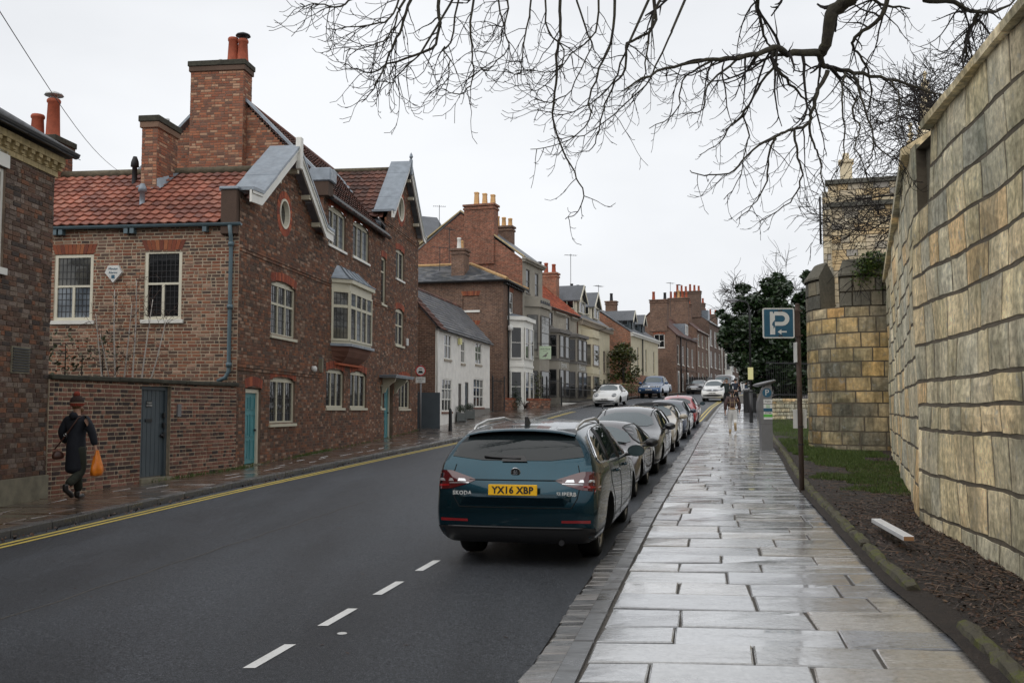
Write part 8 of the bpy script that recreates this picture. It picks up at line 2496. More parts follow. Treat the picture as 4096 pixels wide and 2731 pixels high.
MB().tube([(0, 0, -.2), (-.05, 0, 1.5), (-.1, -.1, 3.5), (-.3, -.2, 6)], [.2, .17, .13, .05], 8).build('trunk', 'bough_bark', holly, smooth=True)
for i in range(7):
 q = cl[i * 6][0]
 MB().tube([(-.08, -.05, 1.8 + i * .4), (q.x * .5, q.y * .5, (q.z + 2.4 + i * .3) / 2), tuple(q)], [.07, .05, .02], 5, cap=False).build('limb', 'bark', holly)
mag = thing('magnolia_bush', 'rounded glossy evergreen bush with rusty tints beside the cream house', 'bush', (9.3, 83.3, 2.9), 0, zb=0)
rr = random.Random(4); cl = []
for _ in range(34):
 a, e = rr.uniform(0, 2 * PI), rr.uniform(-.9, 1.5)
 cl.append(((1.15 * math.cos(a) * math.cos(e) * rr.uniform(.5, 1), 1.0 * math.sin(a) * math.cos(e), 2.6 + 1.6 * math.sin(e) * rr.uniform(.7, 1)), rr.uniform(.45, .75)))
foliage(mag, 'crown', 'magnolia_leaf', cl, .12, 230, 5)
MB().tube([(0, 0, -.3), (.05, 0, 1.2), (0, .1, 2.6)], [.12, .1, .05], 7).build('trunk', 'bark', mag)
def hedge(name, label, base, pts, mat, seed, s_=.07, per=420, group=None):
 t = thing(name, label, 'hedge' if 'hedge' in name else 'shrub', base, 0, group, zb=0)
 foliage(t, 'foliage', mat, pts, s_, per, seed)
 bb = MB()
 for c, r in pts[:4]: bb.tube([(c[0], c[1], -.2), (c[0] * .98, c[1], c[2])], [.03, .01], 5)
 bb.build('stem', 'bark', t)
 return t
hedge('garden_shrub', 'spreading laurel shrub behind the railings before the cream house', (6.9, 76.6, 2.6), [((-.9, .2, .7), .7), ((-.2, 0, 1.1), .75), ((.5, .4, .8), .7), ((1.1, 1.0, .5), .55), ((-.3, .5, .5), .7)], 'shrub_leaf', 31)
hedge('clipped_hedge', 'clipped pale green hedge beside the parked blue pickup', (9.9, 81.0, 2.8), [((-.9, -.6, .7), .55), ((-.2, .1, .75), .6), ((.5, .9, .7), .6), ((1.0, 1.7, .6), .5)], 'hedge_leaf', 32)
hedge('garden_shrub', 'loose evergreen shrub showing over the red garden wall', (-9.1, 20.6, .5), [((-.55, 0, 2.4), .45), ((-.2, .1, 2.75), .4), ((.2, 0, 2.5), .4), ((.55, .2, 2.75), .38), ((.8, .1, 2.4), .35), ((-.9, 0, 2.5), .35), ((0, .1, 2.2), .5)], 'shrub_leaf', 33, .045, 260)
hedge('garden_shrub', 'bronze leaved shrub between the white bay and the grey bay', (1.5, 61.2, 1.9), [((0, 0, .6), .4), ((.1, .1, 1.1), .42), ((0, .1, 1.6), .35), ((.15, .1, 2.0), .25)], 'magnolia_leaf', 34, .07)
con = thing('conifer_shrub', 'dark cone shaped conifer in front of the white bay window', 'shrub', (.17, 58.2, 1.75), 0, zb=0)
foliage(con, 'foliage', 'holly_leaf', [((0, 0, .3 + .2 * i), .5 * (1 - i / 9.5)) for i in range(9)], .04, 1500, 35)
MB().tube([(0, 0, 0), (0, 0, 1.6)], .04, 6).build('stem', 'bark', con)
spk = thing('spiky_plant', 'dark red spiky leaved plant beside the cone shaped conifer', 'plant', (.75, 58.6, 1.9), 0, zb=0)
rr = random.Random(9)
for i in range(36):
 a, e = rr.uniform(0, 2 * PI), rr.uniform(.2, 1.3); L = rr.uniform(.5, .85)
 d = Vector((math.cos(a) * math.cos(e), math.sin(a) * math.cos(e), math.sin(e)))
 s_ = d.cross(Vector((0, 0, 1))).normalized() * .02
 MB().add([-s_, s_, d * L * .6 + s_, d * L * .6 - s_, d * L + Vector((0, 0, -.08))], [(0, 1, 2, 3), (3, 2, 4)]).build('leaf_blade', 'cloth_brown', spk)
# birch stems in the little garden
bt = thing('birch_tree', 'slender multi stemmed pale birch saplings behind the garden wall', 'tree', (-8.05, 20.6, .45), 0, zb=0)
rr = random.Random(12); tw = MB()
for i, (dx, lx, h) in enumerate(((-.3, -.3, 3.4), (-.12, -.1, 3.9), (-.05, .2, 3.6), (.18, .05, 4.1), (.28, .3, 3.7), (.32, .55, 3.3), (0, -.5, 3.0))):
 pts = spline([(dx, rr.uniform(-.1, .1), -.1), (dx + lx * .25, 0, h * .45), (dx + lx * .7, rr.uniform(-.1, .1), h * .75), (dx + lx, 0, h)], 4)
 MB().tube(pts, [.028 * (1 - .75 * j / (len(pts) - 1)) for j in range(len(pts))], 6, rnd=rr.random()).build('trunk', 'birch_bark', bt, smooth=True)
 for j in range(5, len(pts)):
  for _ in range(2): twig(tw, rr, pts[j], Vector((rr.gauss(0, .7), rr.gauss(0, .4), .8)), rr.uniform(.3, .8), .006, .2, 1)
tw.build('twigs', 'twig_mat', bt, kind='stuff')
for i, (x, y) in enumerate(((-2.42, 47.6), (-2.1, 49.4))):
 z = pave_z(x, y)
 p = thing('box_planter', ['grey planter with clipped box ball nearer the grey cottage door', 'grey planter with clipped box ball further from the street sign'][i], 'planter', (x, y, z), .2, 'planters by the cottage doors', zb=0)
 MB().cbox(-.22, .22, -.22, .22, .02, .42, .015).build('tub', 'planter_grey', p)
 for sx in (-1, 1):
  for sy in (-1, 1): MB().box(sx * .2 - .03, sx * .2 + .03, sy * .2 - .03, sy * .2 + .03, 0, .47).build('corner_post', 'planter_grey', p)
 foliage(p, 'box_ball', 'holly_leaf', [((0, 0, .62), .25)], .025, 12000, 40 + i)
# tufts of weeds at the foot of the house
# ================================================================ STREET FURNITURE
# ---- parking sign on its rusty post
px, py = 4.90, 16.95
z = verge_z(px, py) - .02
P = thing('parking_sign', 'weathered blue parking sign with peeling white P on rusty post', 'sign', (px, py, z), math.radians(-2), zb=0)
zs = 3.62 - z
MB().tube([(0, 0, -.1), (-.01, 0, 1.5), (-.02, 0, zs + .02)], .042, 12).build('post', 'rust_post', P, smooth=True)
MB().lathe([(.042, 0), (.046, .01), (.03, .035), (0, .04)], 12, mat=Matrix.Translation((-.02, 0, zs + .02))).build('post_cap', 'rust_post', P, smooth=True)
def rrect(w, h, r, n=5):
 pts = []
 for cx_, cy_, a0 in ((w / 2 - r, h / 2 - r, 0), (-w / 2 + r, h / 2 - r, 90), (-w / 2 + r, -h / 2 + r, 180), (w / 2 - r, -h / 2 + r, 270)):
  for i in range(n + 1):
   a = math.radians(a0 + 90 * i / n); pts.append((cx_ + r * math.cos(a), cy_ + r * math.sin(a)))
 return pts
SW, SH = .535, .515
sxc, szc = -.36, zs - .285
bb = MB(); bb.prism([(a + sxc, b_ + szc) for a, b_ in rrect(SW, SH, .03)], -.075, -.055, 'y'); pl_ = bb.build('sign_plate', 'sign_white', P)
bb = MB(); bb.face([(a + sxc, -.0775, b_ + szc) for a, b_ in rrect(SW - .045, SH - .045, .015)]); bb.build('sign_face', 'sign_blue', pl_)
def flatpoly(nm, mat, polys, off):
 bb = MB()
 for p in polys: bb.face([(sxc + a, off, szc + b_) for a, b_ in p])
 return bb.build(nm, mat, pl_)
arc = lambda cx_, cz_, r, a0, a1, n=8: [(cx_ + r * math.cos(math.radians(a0 + (a1 - a0) * i / n)), cz_ + r * math.sin(math.radians(a0 + (a1 - a0) * i / n))) for i in range(n + 1)]
stem_ = [(-.145, -.195), (-.060, -.195), (-.060, .195), (-.145, .195)]
o_, i_ = arc(.065, .075, .12, 90, -90), arc(.055, .075, .055, 90, -90)
bowl = [[o_[k_], o_[k_ + 1], i_[k_ + 1], i_[k_]] for k_ in range(8)]
flatpoly('letter_p', 'sign_white', [stem_, [(-.060, .13), (.055, .13), (.065, .195), (-.060, .195)], [(-.060, -.045), (.065, -.045), (.055, .02), (-.060, .02)]] + bowl, -.0785)
flatpoly('arrow', 'sign_white', [[(-.02, -.15), (.045, -.105), (.045, -.195)], [(.035, -.135), (.135, -.135), (.135, -.160), (.035, -.160)]], -.0785)
flatpoly('paint_scar', 'sign_blue', [[(-.062, .055), (-.10, .01), (-.112, -.03), (-.09, -.05), (-.085, -.10), (-.062, -.06)], [(-.10, .197), (-.068, .197), (-.082, .155)]], -.0795)
for a in (.06, .10):
 MB().lathe([(0, .012), (.012, .010), (.014, 0)], 8, mat=Matrix.Translation((sxc + a - .05, -.08, szc + .215)) @ Matrix.Rotation(PI / 2, 4, 'X')).build('bolt', 'rust_post', pl_)
 MB().lathe([(0, .012), (.012, .010), (.014, 0)], 8, mat=Matrix.Translation((sxc + a - .05, -.08, szc - .215)) @ Matrix.Rotation(PI / 2, 4, 'X')).build('bolt', 'rust_post', pl_)
for dz in (.21, -.21): MB().box(-.36, .05, -.055, -.035, szc + dz - .015, szc + dz + .015).build('bracket', 'rust_post', P)
MB().box(-.085, -.01, -.052, -.04, szc - .2, szc + .2).build('back_plate', 'rust_post', P)
MB().box(-.075, -.06, -.10, .10, 2.35 - .1 - z + .42, 2.35 + .66 - z + .0).build('side_plate', 'sign_white', P)
bd_ = MB(); bd_.box(-.115, .115, .046, .054, 1.55 - z, 1.87 - z); bd_.build('white_board', 'sign_white', P)
for dz in (1.58, 1.28): MB().lathe([(.043, -.012), (.05, -.012), (.05, .012), (.043, .012)], 12, mat=Matrix.Translation((0, 0, dz - z))).build('strap', 'paint_black', P)
# ---- ticket machine
mx, my = 7.13, 28.0
z = pave_z(mx, my)
T_ = thing('ticket_machine', 'grey curved parking ticket machine with tilted solar cap at the pavement edge', 'ticket machine', (mx, my, z), math.radians(-4), zb=0)
prof = [(-.17, 0), (.14, 0), (.14, 1.78), (-.06, 1.78), (-.11, 1.70), (-.24, 1.35), (-.25, 1.15), (-.17, .72)]
bb = MB(); bb.prism(prof, -.17, .17, 'y'); bo = bb.build('cabinet', 'meter_grey', T_)
MB().add([(-.31, -.172, .72), (.152, -.172, .72), (.152, -.172, .725), (-.31, -.172, .725)], [(0, 1, 2, 3)]).build('panel_gap', 'paint_black', bo)
MB().add([(-.30, -.172, 1.08), (.152, -.172, 1.08), (.152, -.172, 1.085), (-.30, -.172, 1.085)], [(0, 1, 2, 3)]).build('panel_gap', 'paint_black', bo)
Tm = Matrix.Translation((-.04, 0, 1.87)) @ Matrix.Rotation(-.22, 4, 'Y') @ Matrix.Diagonal((.34, .26, .075, 1))
MB().lathe([(0, -1), (.6, -.8), (.95, -.2), (1, .1), (.9, .4), (.5, .6), (0, .65)], 20, mat=Tm).build('solar_cap', 'meter_grey', T_, smooth=True)
MB().box(-.08, .12, -.12, .12, 1.74, 1.84).build('cap_neck', 'meter_grey', T_)
MB().lathe([(0, .004), (.125, .004)], 24, mat=Matrix.Translation((.0, -.172, 1.60)) @ Matrix.Rotation(PI / 2, 4, 'X')).build('parking_disc', 'sign_blue', T_)
lettering('P', .23, 'sign_white', T_, (0, -.178, 1.60), (1, 0, 0), (0, 0, 1))
for (z0, z1, m_) in ((1.42, 1.30, 'sign_white'), (1.28, 1.17, 'sign_white'), (1.17, 1.045 + .04, 'sign_blue')):
 MB().box(-.10, .14, -.176, -.172, z1, z0).build('label', m_, T_)
MB().box(-.10, .14, -.176, -.172, 1.0, 1.075).build('label', 'sign_white', T_); MB().box(-.10, .14, -.176, -.172, .92, 1.0).build('label', 'print_green', T_); MB().box(-.10, .14, -.176, -.172, .86, .92).build('label', 'sign_white', T_)
lettering('27744', .07, 'plate_ink', T_, (.02, -.178, 1.04), (1, 0, 0), (0, 0, 1)); lettering('Save', .06, 'print_green', T_, (.02, -.178, 1.25), (1, 0, 0), (0, 0, 1)); lettering('time', .06, 'print_green', T_, (.02, -.178, 1.20), (1, 0, 0), (0, 0, 1)); lettering('RingGo', .055, 'plate_ink', T_, (.02, -.178, 1.36), (1, 0, 0), (0, 0, 1))
# ---- street lamps
def street_lamp(name, label, x, y, z, h, arm, side, glass_=True):
 t = thing(name, label, 'street lamp', (x, y, z), 0, 'street lamps', zb=0)
 MB().tube([(0, 0, -.1), (0, 0, 1.4)], .085, 12).build('base', 'paint_black', t, smooth=True)
 pts = [(0, 0, 1.4), (0, 0, h - .5)] + [(side * arm * .35 * (1 - math.cos(a)), 0, h - .5 + .45 * math.sin(a)) for a in (.4, .8, 1.2, 1.57)] + [(side * arm, 0, h)]
 MB().tube(pts, [.055, .045] + [.03] * 5, 10).build('post', 'paint_black', t, smooth=True)
 MB().lathe([(.085, 1.38), (.1, 1.42), (.06, 1.5)], 12).build('collar', 'paint_black', t)
 bb = MB().lathe([(0, -1), (.6, -.85), (1, -.2), (.95, .3), (.5, .8), (0, .9)], 12, mat=Matrix.Translation((side * (arm + .22), 0, h + .01)) @ Matrix.Diagonal((.32, .13, .085, 1)))
 bb.build('lantern', 'meter_grey', t, smooth=True)
 MB().lathe([(0, -1), (.6, -.85), (1, 0), (0, 0)], 12, mat=Matrix.Translation((side * (arm + .22), 0, h - .02)) @ Matrix.Diagonal((.24, .11, .09, 1))).build('bowl', 'lamp_clear', t, smooth=True)
 return t
lt = street_lamp('street_lamp', 'black street lamp post rising in front of the holly tree', 10.83, 45.2, pave_z(10.83, 45.2), 5.55, .55, -1)
MB().box(-.14, .10, -.10, -.09, 1.95, 2.5).build('notice', 'sign_yellow', lt)
l2 = street_lamp('street_lamp', 'black street lamp post beside the white convertible', 6.85, 79.0, 2.75, 5.5, .7, 1)
MB().box(-.14, .14, -.08, -.07, 1.9, 2.25).build('lamp_sign', 'sign_white', l2)
street_lamp('street_lamp', 'far street lamp before the gabled brick house front', 18.7, 106.5, 3.6, 5.8, .7, 1)
# ---- litter bin
z = pave_z(13.35, 55.4)
bn = thing('litter_bin', 'square black litter bin behind the lamp post', 'bin', (13.3, 55.4, z), .2, zb=0)
MB().cbox(-.36, .36, -.3, .3, 0, 1.15, .03).build('bin_body', 'paint_black', bn)
MB().cbox(-.39, .39, -.33, .33, 1.15, 1.3, .06).build('bin_lid', 'meter_grey', bn)
MB().box(-.2, .2, -.31, -.299, .8, 1.0).build('bin_mouth', 'arch_black', bn)
# ---- bollard and restriction sign on the left
for i, (x, y) in enumerate(((-2.55, 41.3),)):
 z = pave_z(x, y)
 t = thing('bollard', 'short black bollard at the alley mouth near the white cottage', 'bollard', (x, y, z), 0, zb=0)
 MB().lathe([(.085, -.05), (.08, .1), (.065, .75), (.07, .78), (.06, .86), (.03, .93), (0, .95)], 12).build('shaft', 'paint_black', t, smooth=True)
 MB().lathe([(.066, .66), (.072, .66), (.070, .74), (.064, .74)], 12).build('band', 'paint_black', t)
x, y = -3.78, 41.2
z = pave_z(x, y)
t = thing('traffic_sign', 'grey post with round red edged sign at the corner of the brick house', 'sign', (x, y, z), 0, zb=0)
MB().tube([(0, 0, -.1), (0, 0, 2.75)], .038, 10).build('post', 'meter_grey', t, smooth=True)
r_ = MB().lathe([(0, .012), (.22, .012), (.22, 0), (0, 0)], 24, mat=Matrix.Translation((0, -.05, 2.5)) @ Matrix.Rotation(PI / 2, 4, 'X')).build('roundel', 'sign_red', t)
MB().lathe([(0, .014), (.17, .014)], 24, mat=Matrix.Translation((0, -.05, 2.5)) @ Matrix.Rotation(PI / 2, 4, 'X')).build('roundel_face', 'sign_white', t)
bb = MB(); bb.box(-.10, .10, -.068, -.065, 2.40, 2.45); bb.box(-.07, .07, -.068, -.065, 2.45, 2.50); bb.build('car_symbol', 'plate_ink', t)
bb = MB(); bb.box(-.06, .06, -.068, -.065, 2.56, 2.585); bb.build('cycle_symbol', 'plate_ink', t)
MB().box(-.2, .2, -.06, -.045, 2.0, 2.24).build('sub_plate', 'sign_white', t)
lettering('Except for', .07, 'plate_ink', t, (0, -.064, 2.16), (1, 0, 0), (0, 0, 1)); lettering('access', .07, 'plate_ink', t, (0, -.064, 2.07), (1, 0, 0), (0, 0, 1))
# ---- white plank left on the edging
pa, pb = Vector((4.40, 12.15, 0)), Vector((4.12, 10.45, 0))
d = pb - pa
o = MB().cbox(0, d.length, -.055, .055, 0, .05, .004).build('plank', 'wood_white', None, label='white painted plank lying on the mossy stone edging', cat='plank', loc=(pa.x, pa.y, verge_z(pa.x, pa.y) + .09), rot=(0, 0, math.atan2(d.y, d.x)))
MB().box(d.length - .0005, d.length + .002, -.05, .05, .004, .046).build('sawn_end', 'wood_raw', o)
# ---- overhead wire
w = MB()
a, b_ = Vector((-6.2, 8.0, 7.4)), at(275, 395, 26.6)
a = at(-30, -20, 9.0)
pts = [a.lerp(b_, t / 12) + Vector((0, 0, -.25 * math.sin(PI * t / 12))) for t in range(13)]
w.tube(pts, .005, 4, cap=False); w.build('overhead_wire', 'wire_mat', label='thin black overhead wire running down to the tiled roof', cat='wire')
# ---- roof aerials
def aerial(x, y, z, h, label, rz=0.0):
 t = thing('tv_aerial', label, 'aerial', (x, y, z), rz, 'television aerials', zb=0)
 MB().tube([(0, 0, 0), (0, 0, h)], .022, 5).build('mast', 'metal_dark', t)
 MB().tube([(-.5, 0, h - .1), (.5, 0, h - .1)], .015, 4).build('boom', 'metal_dark', t)
 for i in range(7): MB().tube([(-.45 + i * .15, -.25, h - .1), (-.45 + i * .15, .25, h - .1)], .01, 4).build('element', 'metal_dark', t)
q = at(1010, 610, 59.5); aerial(q.x, q.y, 9.5, 2.2, 'television aerial on pole above the white cottage roof', .5)
q = at(1032, 560, 60.5); aerial(q.x, q.y, 10.6, 2.4, 'white aerial mast beside the small chimney on the hipped roof', 1.2)
q = at(1311, 660, 76); aerial(q.x, q.y, 11.4, 2.4, 'aerial on the orange chimney above the guest house', .3)
q = at(1375, 700, 84); aerial(q.x, q.y, 10.4, 2.0, 'aerial before the black chimney pots of the cream house', .8)
q = at(1540, 690, 104); aerial(q.x, q.y, 11.6, 3.6, 'tall aerial mast beside the gabled brick house chimney', .6)
q = at(1560, 690, 115); aerial(q.x, q.y, 13.4, 3.0, 'aerial above the twin stacks of the brick terrace', 1.0)
q = at(1009, 510, 76); aerial(q.x, q.y, 15.2, 2.4, 'aerial on the pale rear house roof', .2)
# ---- front garden walls and railings
lw, L = house_thing('front_garden_wall', 'low brick front garden wall with railings before the white bay', (-.45, 57.2), (2.35, 61.2), 1.7, 'wall')
FB = Pieces(lw, 'brick', 'brickwork', ['brick_side', 'brick_quoin'], 200)
wall(lw, FB, F, [(0, 1.5), (L, 1.5), (L, 2.42), (0, 2.42)], (), 0, 'mortar_mid', seed=301)
MB().box(0, L, .005, .25, 1.5, 2.42).build('wall_core', 'mortar_mid', lw)
a = 0
while a < L - .05:
 MB().cbox(a + .003, a + .109, -.02, .24, 2.42, 2.53, .006, rnd=R.random()).build('coping_brick', 'brick_quoin', lw); a += .112
FB.finish()
def railing(name, label, p0, p1, zb, h, step=.13, finial=True, base=.0):
 t, L = house_thing(name, label, p0, p1, zb, 'railing')
 for zz in (.12, h - .18): MB().box(0, L, -.015, .015, zb + base + zz, zb + base + zz + .035).build('rail', 'paint_black', t)
 n = int(L / step)
 for i in range(n + 1):
  bb = MB().tube([(i * step, 0, zb + base), (i * step, 0, zb + base + h - .05), (i * step, 0, zb + base + h)], [.011, .011, .003], 5)
  bb.build('railing_bar', 'paint_black', t)
 for a in (0, L):
  MB().lathe([(.045, zb), (.045, zb + base + h), (.06, zb + base + h + .03), (.03, zb + base + h + .12), (0, zb + base + h + .15)], 8, mat=Matrix.Translation((a, 0, 0))).build('railing_post', 'paint_black', t)
 if base: MB().cbox(0, L, -.12, .12, zb - .1, zb + base, .02).build('plinth', 'paint_white_wood', t)
 return t
railing('iron_railing', 'black iron railing on low plinth before the lettered guest house bay', (3.2, 64.6), (6.1, 72.5), 2.05, 1.1, .14, True, .25)
railing('iron_railing', 'tall black iron gate railing at the side of the guest house', (2.2, 63.2), (3.2, 64.5), 1.95, 1.9, .12)
railing('iron_railing', 'black side railing between the white cottage and the low garden wall', (-1.1, 56.4), (-.45, 57.1), 1.65, 2.0, .11)
railing('iron_railing', 'black railing in front of the cream house shrubs', (6.2, 73), (8.8, 80.6), 2.45, 1.1, .15, True, .2)
gw2, L = house_thing('front_garden_wall', 'red brick garden wall behind the blue pickup', (9.1, 81.2), (12.5, 90), 2.8, 'wall')
flat_wall(gw2, F, [(0, 2.6), (L, 2.6), (L, 3.9), (0, 3.9)], (), 'btex_orange')
MB().box(0, L, .01, .25, 2.6, 3.9).build('wall_core', 'btex_orange', gw2); MB().cbox(0, L, -.04, .29, 3.9, 3.98, .01).build('coping', 'yellow_stone', gw2)
# ================================================================ PEOPLE
def skin(name, nodes, edges, mat, parent, root=0, sub_=2):
 """continuous surface grown round a skeleton: nodes = [(xyz, rx, ry)]"""
 me = bpy.data.meshes.new(name)
 me.from_pydata([n[0] for n in nodes], edges, [])
 o = bpy.data.objects.new(name, me)
 COL.objects.link(o)
 md = o.modifiers.new('s', 'SKIN'); md.use_smooth_shade = True; md.branch_smoothing = .3
 if not me.skin_vertices: me.attributes
 for i, n in enumerate(nodes):
  sv_ = me.skin_vertices[0].data[i]
  sv_.radius = (n[1], n[2] if len(n) > 2 else n[1]); sv_.use_root = (i == root)
 ss = o.modifiers.new('u', 'SUBSURF'); ss.levels = sub_; ss.render_levels = sub_
 m2 = evaluated(o)
 bpy.data.objects.remove(o)
 m2.polygons.foreach_set('use_smooth', [True] * len(m2.polygons))
 m2.materials.clear(); m2.materials.append(M[mat])
 ob = bpy.data.objects.new(name, m2); COL.objects.link(ob); ob.parent = parent
 return ob
def ellipsoid(c, r, mat, parent, name, n=14, tilt=None):
 T = Matrix.Translation(c) @ (tilt or Matrix.Identity(4)) @ Matrix.Diagonal((*r, 1))
 return MB().lathe([(math.sin(PI * i / 8), -math.cos(PI * i / 8)) for i in range(9)], n, mat=T).build(name, mat, parent, smooth=True)
def person(label, loc, head, H=1.72, stride=.25, coat='cloth_navy', legs='cloth_black', shoe='boot_leather', hair='hair_dark', arms=None, coat_len=.80, lift=.0, name='person', hairlen=0, bulk=1.0, group=None):
 """x forward; figure walks along +x"""
 t = thing(name, label, 'person', loc, head, group, zb=0)
 k_ = H / 1.72
 v = lambda x, y, z: (x * k_, y * k_, z * k_)
 hip, sh, neck = .92, 1.42, 1.50
 hips = [v(0, s_ * .09, .88) for s_ in (1, -1)]
 # legs: left forward, right back
 L_ = {1: dict(kn=v(stride * .62, .10, .50), an=v(stride * .75, .10, .09), to=v(stride * .75 + .17, .12, .035)),
    -1: dict(kn=v(-stride * .10 + .06, -.10, .49), an=v(-stride * 1.15, -.10, .13 + lift), to=v(-stride * 1.15 + .14, -.11, .035 + lift * .25))}
 A_ = arms or {1: [(-.08, .27, 1.15), (-.02, .28, .90), (.0, .28, .80)], -1: [(.06, -.27, 1.15), (.14, -.27, .92), (.18, -.27, .82)]}
 nodes, edges = [], []
 def N(p, rx, ry=None):
  sl = .78 if (p[2] < 1.46 * k_ and rx > .04) else 1.0
  nodes.append((p, rx * k_ * sl, (ry or rx) * k_ * sl)); return len(nodes) - 1
 def E(a, b_): edges.append((a, b_))
 pel = N(v(0, 0, .95), .135, .11); wa = N(v(0, 0, 1.12), .125, .095); ch = N(v(.01, 0, 1.32), .15, .105); nk = N(v(.0, 0, 1.49), .055); hd0 = N(v(.015, 0, 1.57), .075, .085); hd1 = N(v(.02, 0, 1.66), .07, .082)
 E(pel, wa); E(wa, ch); E(ch, nk); E(nk, hd0); E(hd0, hd1)
 for s_ in (1, -1):
  h_ = N(hips[0 if s_ > 0 else 1], .085); kn = N(L_[s_]['kn'], .058); an = N(L_[s_]['an'], .042); to = N(L_[s_]['to'], .034)
  E(pel, h_); E(h_, kn); E(kn, an); E(an, to)
  s0 = N(v(0, s_ * .175, 1.40), .058); e0 = N(v(*A_[s_][0]), .043); w0 = N(v(*A_[s_][1]), .030); p0 = N(v(*A_[s_][2]), .030, .018)
  E(ch, s0); E(s0, e0); E(e0, w0); E(w0, p0)
  hv = Vector(A_[s_][2]) - Vector(A_[s_][1]); hv.normalize()
  base = Vector(A_[s_][2])
  for fi, (off, ln) in enumerate(((-.027, .062), (-.009, .072), (.009, .068), (.026, .055))):
   a1 = base + Vector((off, 0, 0)) + hv * .03; a2 = a1 + hv * ln * .55; a3 = a2 + (hv * .6 + Vector((.2, -s_ * .6, 0))) * ln * .5
   n1_, n2_, n3_ = N(v(*a1), .010), N(v(*a2), .009), N(v(*a3), .008); E(p0, n1_); E(n1_, n2_); E(n2_, n3_)
  th = base + hv * -.01 + Vector((.045, 0, 0)); n1_, n2_ = N(v(*th), .011), N(v(*(th + hv * .04 + Vector((.012, 0, 0)))), .009); E(p0, n1_); E(n1_, n2_)
 body = skin('body', nodes, edges, 'skin', t)
 # face
 for s_ in (1, -1):
  ellipsoid(v(.098, s_ * .032, 1.625), (.010, .016, .010), 'sign_white', t, 'eye'); ellipsoid(v(.0, s_ * .082, 1.61), (.022, .014, .035), 'skin', t, 'ear')
 ellipsoid(v(.112, 0, 1.60), (.020, .015, .026), 'skin', t, 'nose'); ellipsoid(v(.098, 0, 1.555), (.010, .026, .008), 'cloth_brown', t, 'mouth')
 # trousers
 n2, e2 = [], []
 def N2(p, rx, ry=None): n2.append((p, rx * k_ * bulk, (ry or rx) * k_ * bulk)); return len(n2) - 1
 a = N2(v(0, 0, .98), .145, .115); b_ = N2(v(0, 0, .90), .15, .12); e2.append((a, b_))
 for s_ in (1, -1):
  q = [N2(v(0, s_ * .095, .82), .098), N2(L_[s_]['kn'], .076), N2(tuple(Vector(L_[s_]['an']) + Vector((0, 0, .03))), .068)]
  e2 += [(b_, q[0]), (q[0], q[1]), (q[1], q[2])]
 skin('trousers', n2, e2, legs, t)
 for s_ in (1, -1):
  an, to = Vector(L_[s_]['an']), Vector(L_[s_]['to'])
  skin('shoe', [(tuple(an + Vector((-.03, 0, .06))), .052), (tuple(an + Vector((-.035, 0, -.045))), .05), (tuple(an.lerp(to, .6)), .05, .045), (tuple(to), .042, .034)], [(0, 1), (1, 2), (2, 3)], shoe, t)
 # coat
 n3, e3 = [], []
 def N3(p, rx, ry=None): n3.append((p, rx * k_ * bulk, (ry or rx) * k_ * bulk)); return len(n3) - 1
 zt = 1.47
 c0 = N3(v(0, 0, 1.45), .09, .085); c1 = N3(v(.0, 0, 1.34), .185, .135); c2 = N3(v(0, 0, 1.14), .16, .125); e3 += [(c0, c1), (c1, c2)]
 zz, last = 1.0, c2
 while zz > coat_len - .01:
  q = N3(v(0, 0, zz), .17 + .02 * (1.0 - zz), .135 + .03 * (1.0 - zz)); e3.append((last, q)); last = q; zz -= .14
 for s_ in (1, -1):
  q = [N3(v(0, s_ * .18, 1.40), .082), N3(v(*A_[s_][0]), .066), N3(v(*A_[s_][1]), .052)]
  e3 += [(c1, q[0]), (q[0], q[1]), (q[1], q[2])]
 skin('coat', n3, e3, coat, t, 1)
 if hair:
  ellipsoid(v(-.012, 0, 1.655), (.100 * k_, .090 * k_, .095 * k_), hair, t, 'hair')
  if hairlen: skin('hair_tail', [(v(-.09, 0, 1.63), .04), (v(-.13, 0, 1.52), .03), (v(-.14, .01, 1.38), .016)], [(0, 1), (1, 2)], hair, t)
 return t, v
# woman with the orange bag, walking up the left pavement
x, y = -7.31, 16.78
z = pave_z(x, y)
t, v = person('woman in long navy coat and bobble hat carrying an orange carrier bag', (x, y, z), math.atan2(1, .24), 1.66, .30, 'cloth_navy', 'cloth_olive', 'boot_leather', 'hair_brown', {1: [(-.05, .27, 1.16), (.08, .27, .98), (.13, .26, .93)], -1: [(.03, -.29, 1.16), (.05, -.34, .93), (.06, -.35, .84)]}, .44, .12, bulk=1.12)
ellipsoid(v(-.01, 0, 1.70), (.118, .112, .11), 'knit_brown', t, 'bobble_hat'); ellipsoid(v(-.02, 0, 1.83), (.055, .055, .05), 'knit_red', t, 'bobble')
MB().lathe([(.104, -.025), (.113, 0), (.117, .025)], 20, mat=Matrix.Translation(v(-.01, 0, 1.65))).build('hat_band', 'knit_red', t, smooth=True); MB().lathe([(.115, -.006), (.1185, 0), (.1185, .006)], 20, mat=Matrix.Translation(v(-.01, 0, 1.680))).build('hat_stripe', 'knit_cream', t)
skin('hood', [(v(-.06, .07, 1.47), .06), (v(-.12, 0, 1.44), .075), (v(-.06, -.07, 1.47), .06)], [(0, 1), (1, 2)], 'cloth_navy', t)
ellipsoid(v(.05, -.06, 1.56), (.035, .03, .05), 'hair_brown', t, 'hair_lock')
mwx = Matrix.Translation((x, y, z)) @ Matrix.Rotation(math.atan2(1, .24), 4, 'Z')
bag = thing('shoulder_bag', 'brown leather shoulder bag hanging behind the woman in navy', 'bag', (x, y, z), math.atan2(1, .24), zb=0)
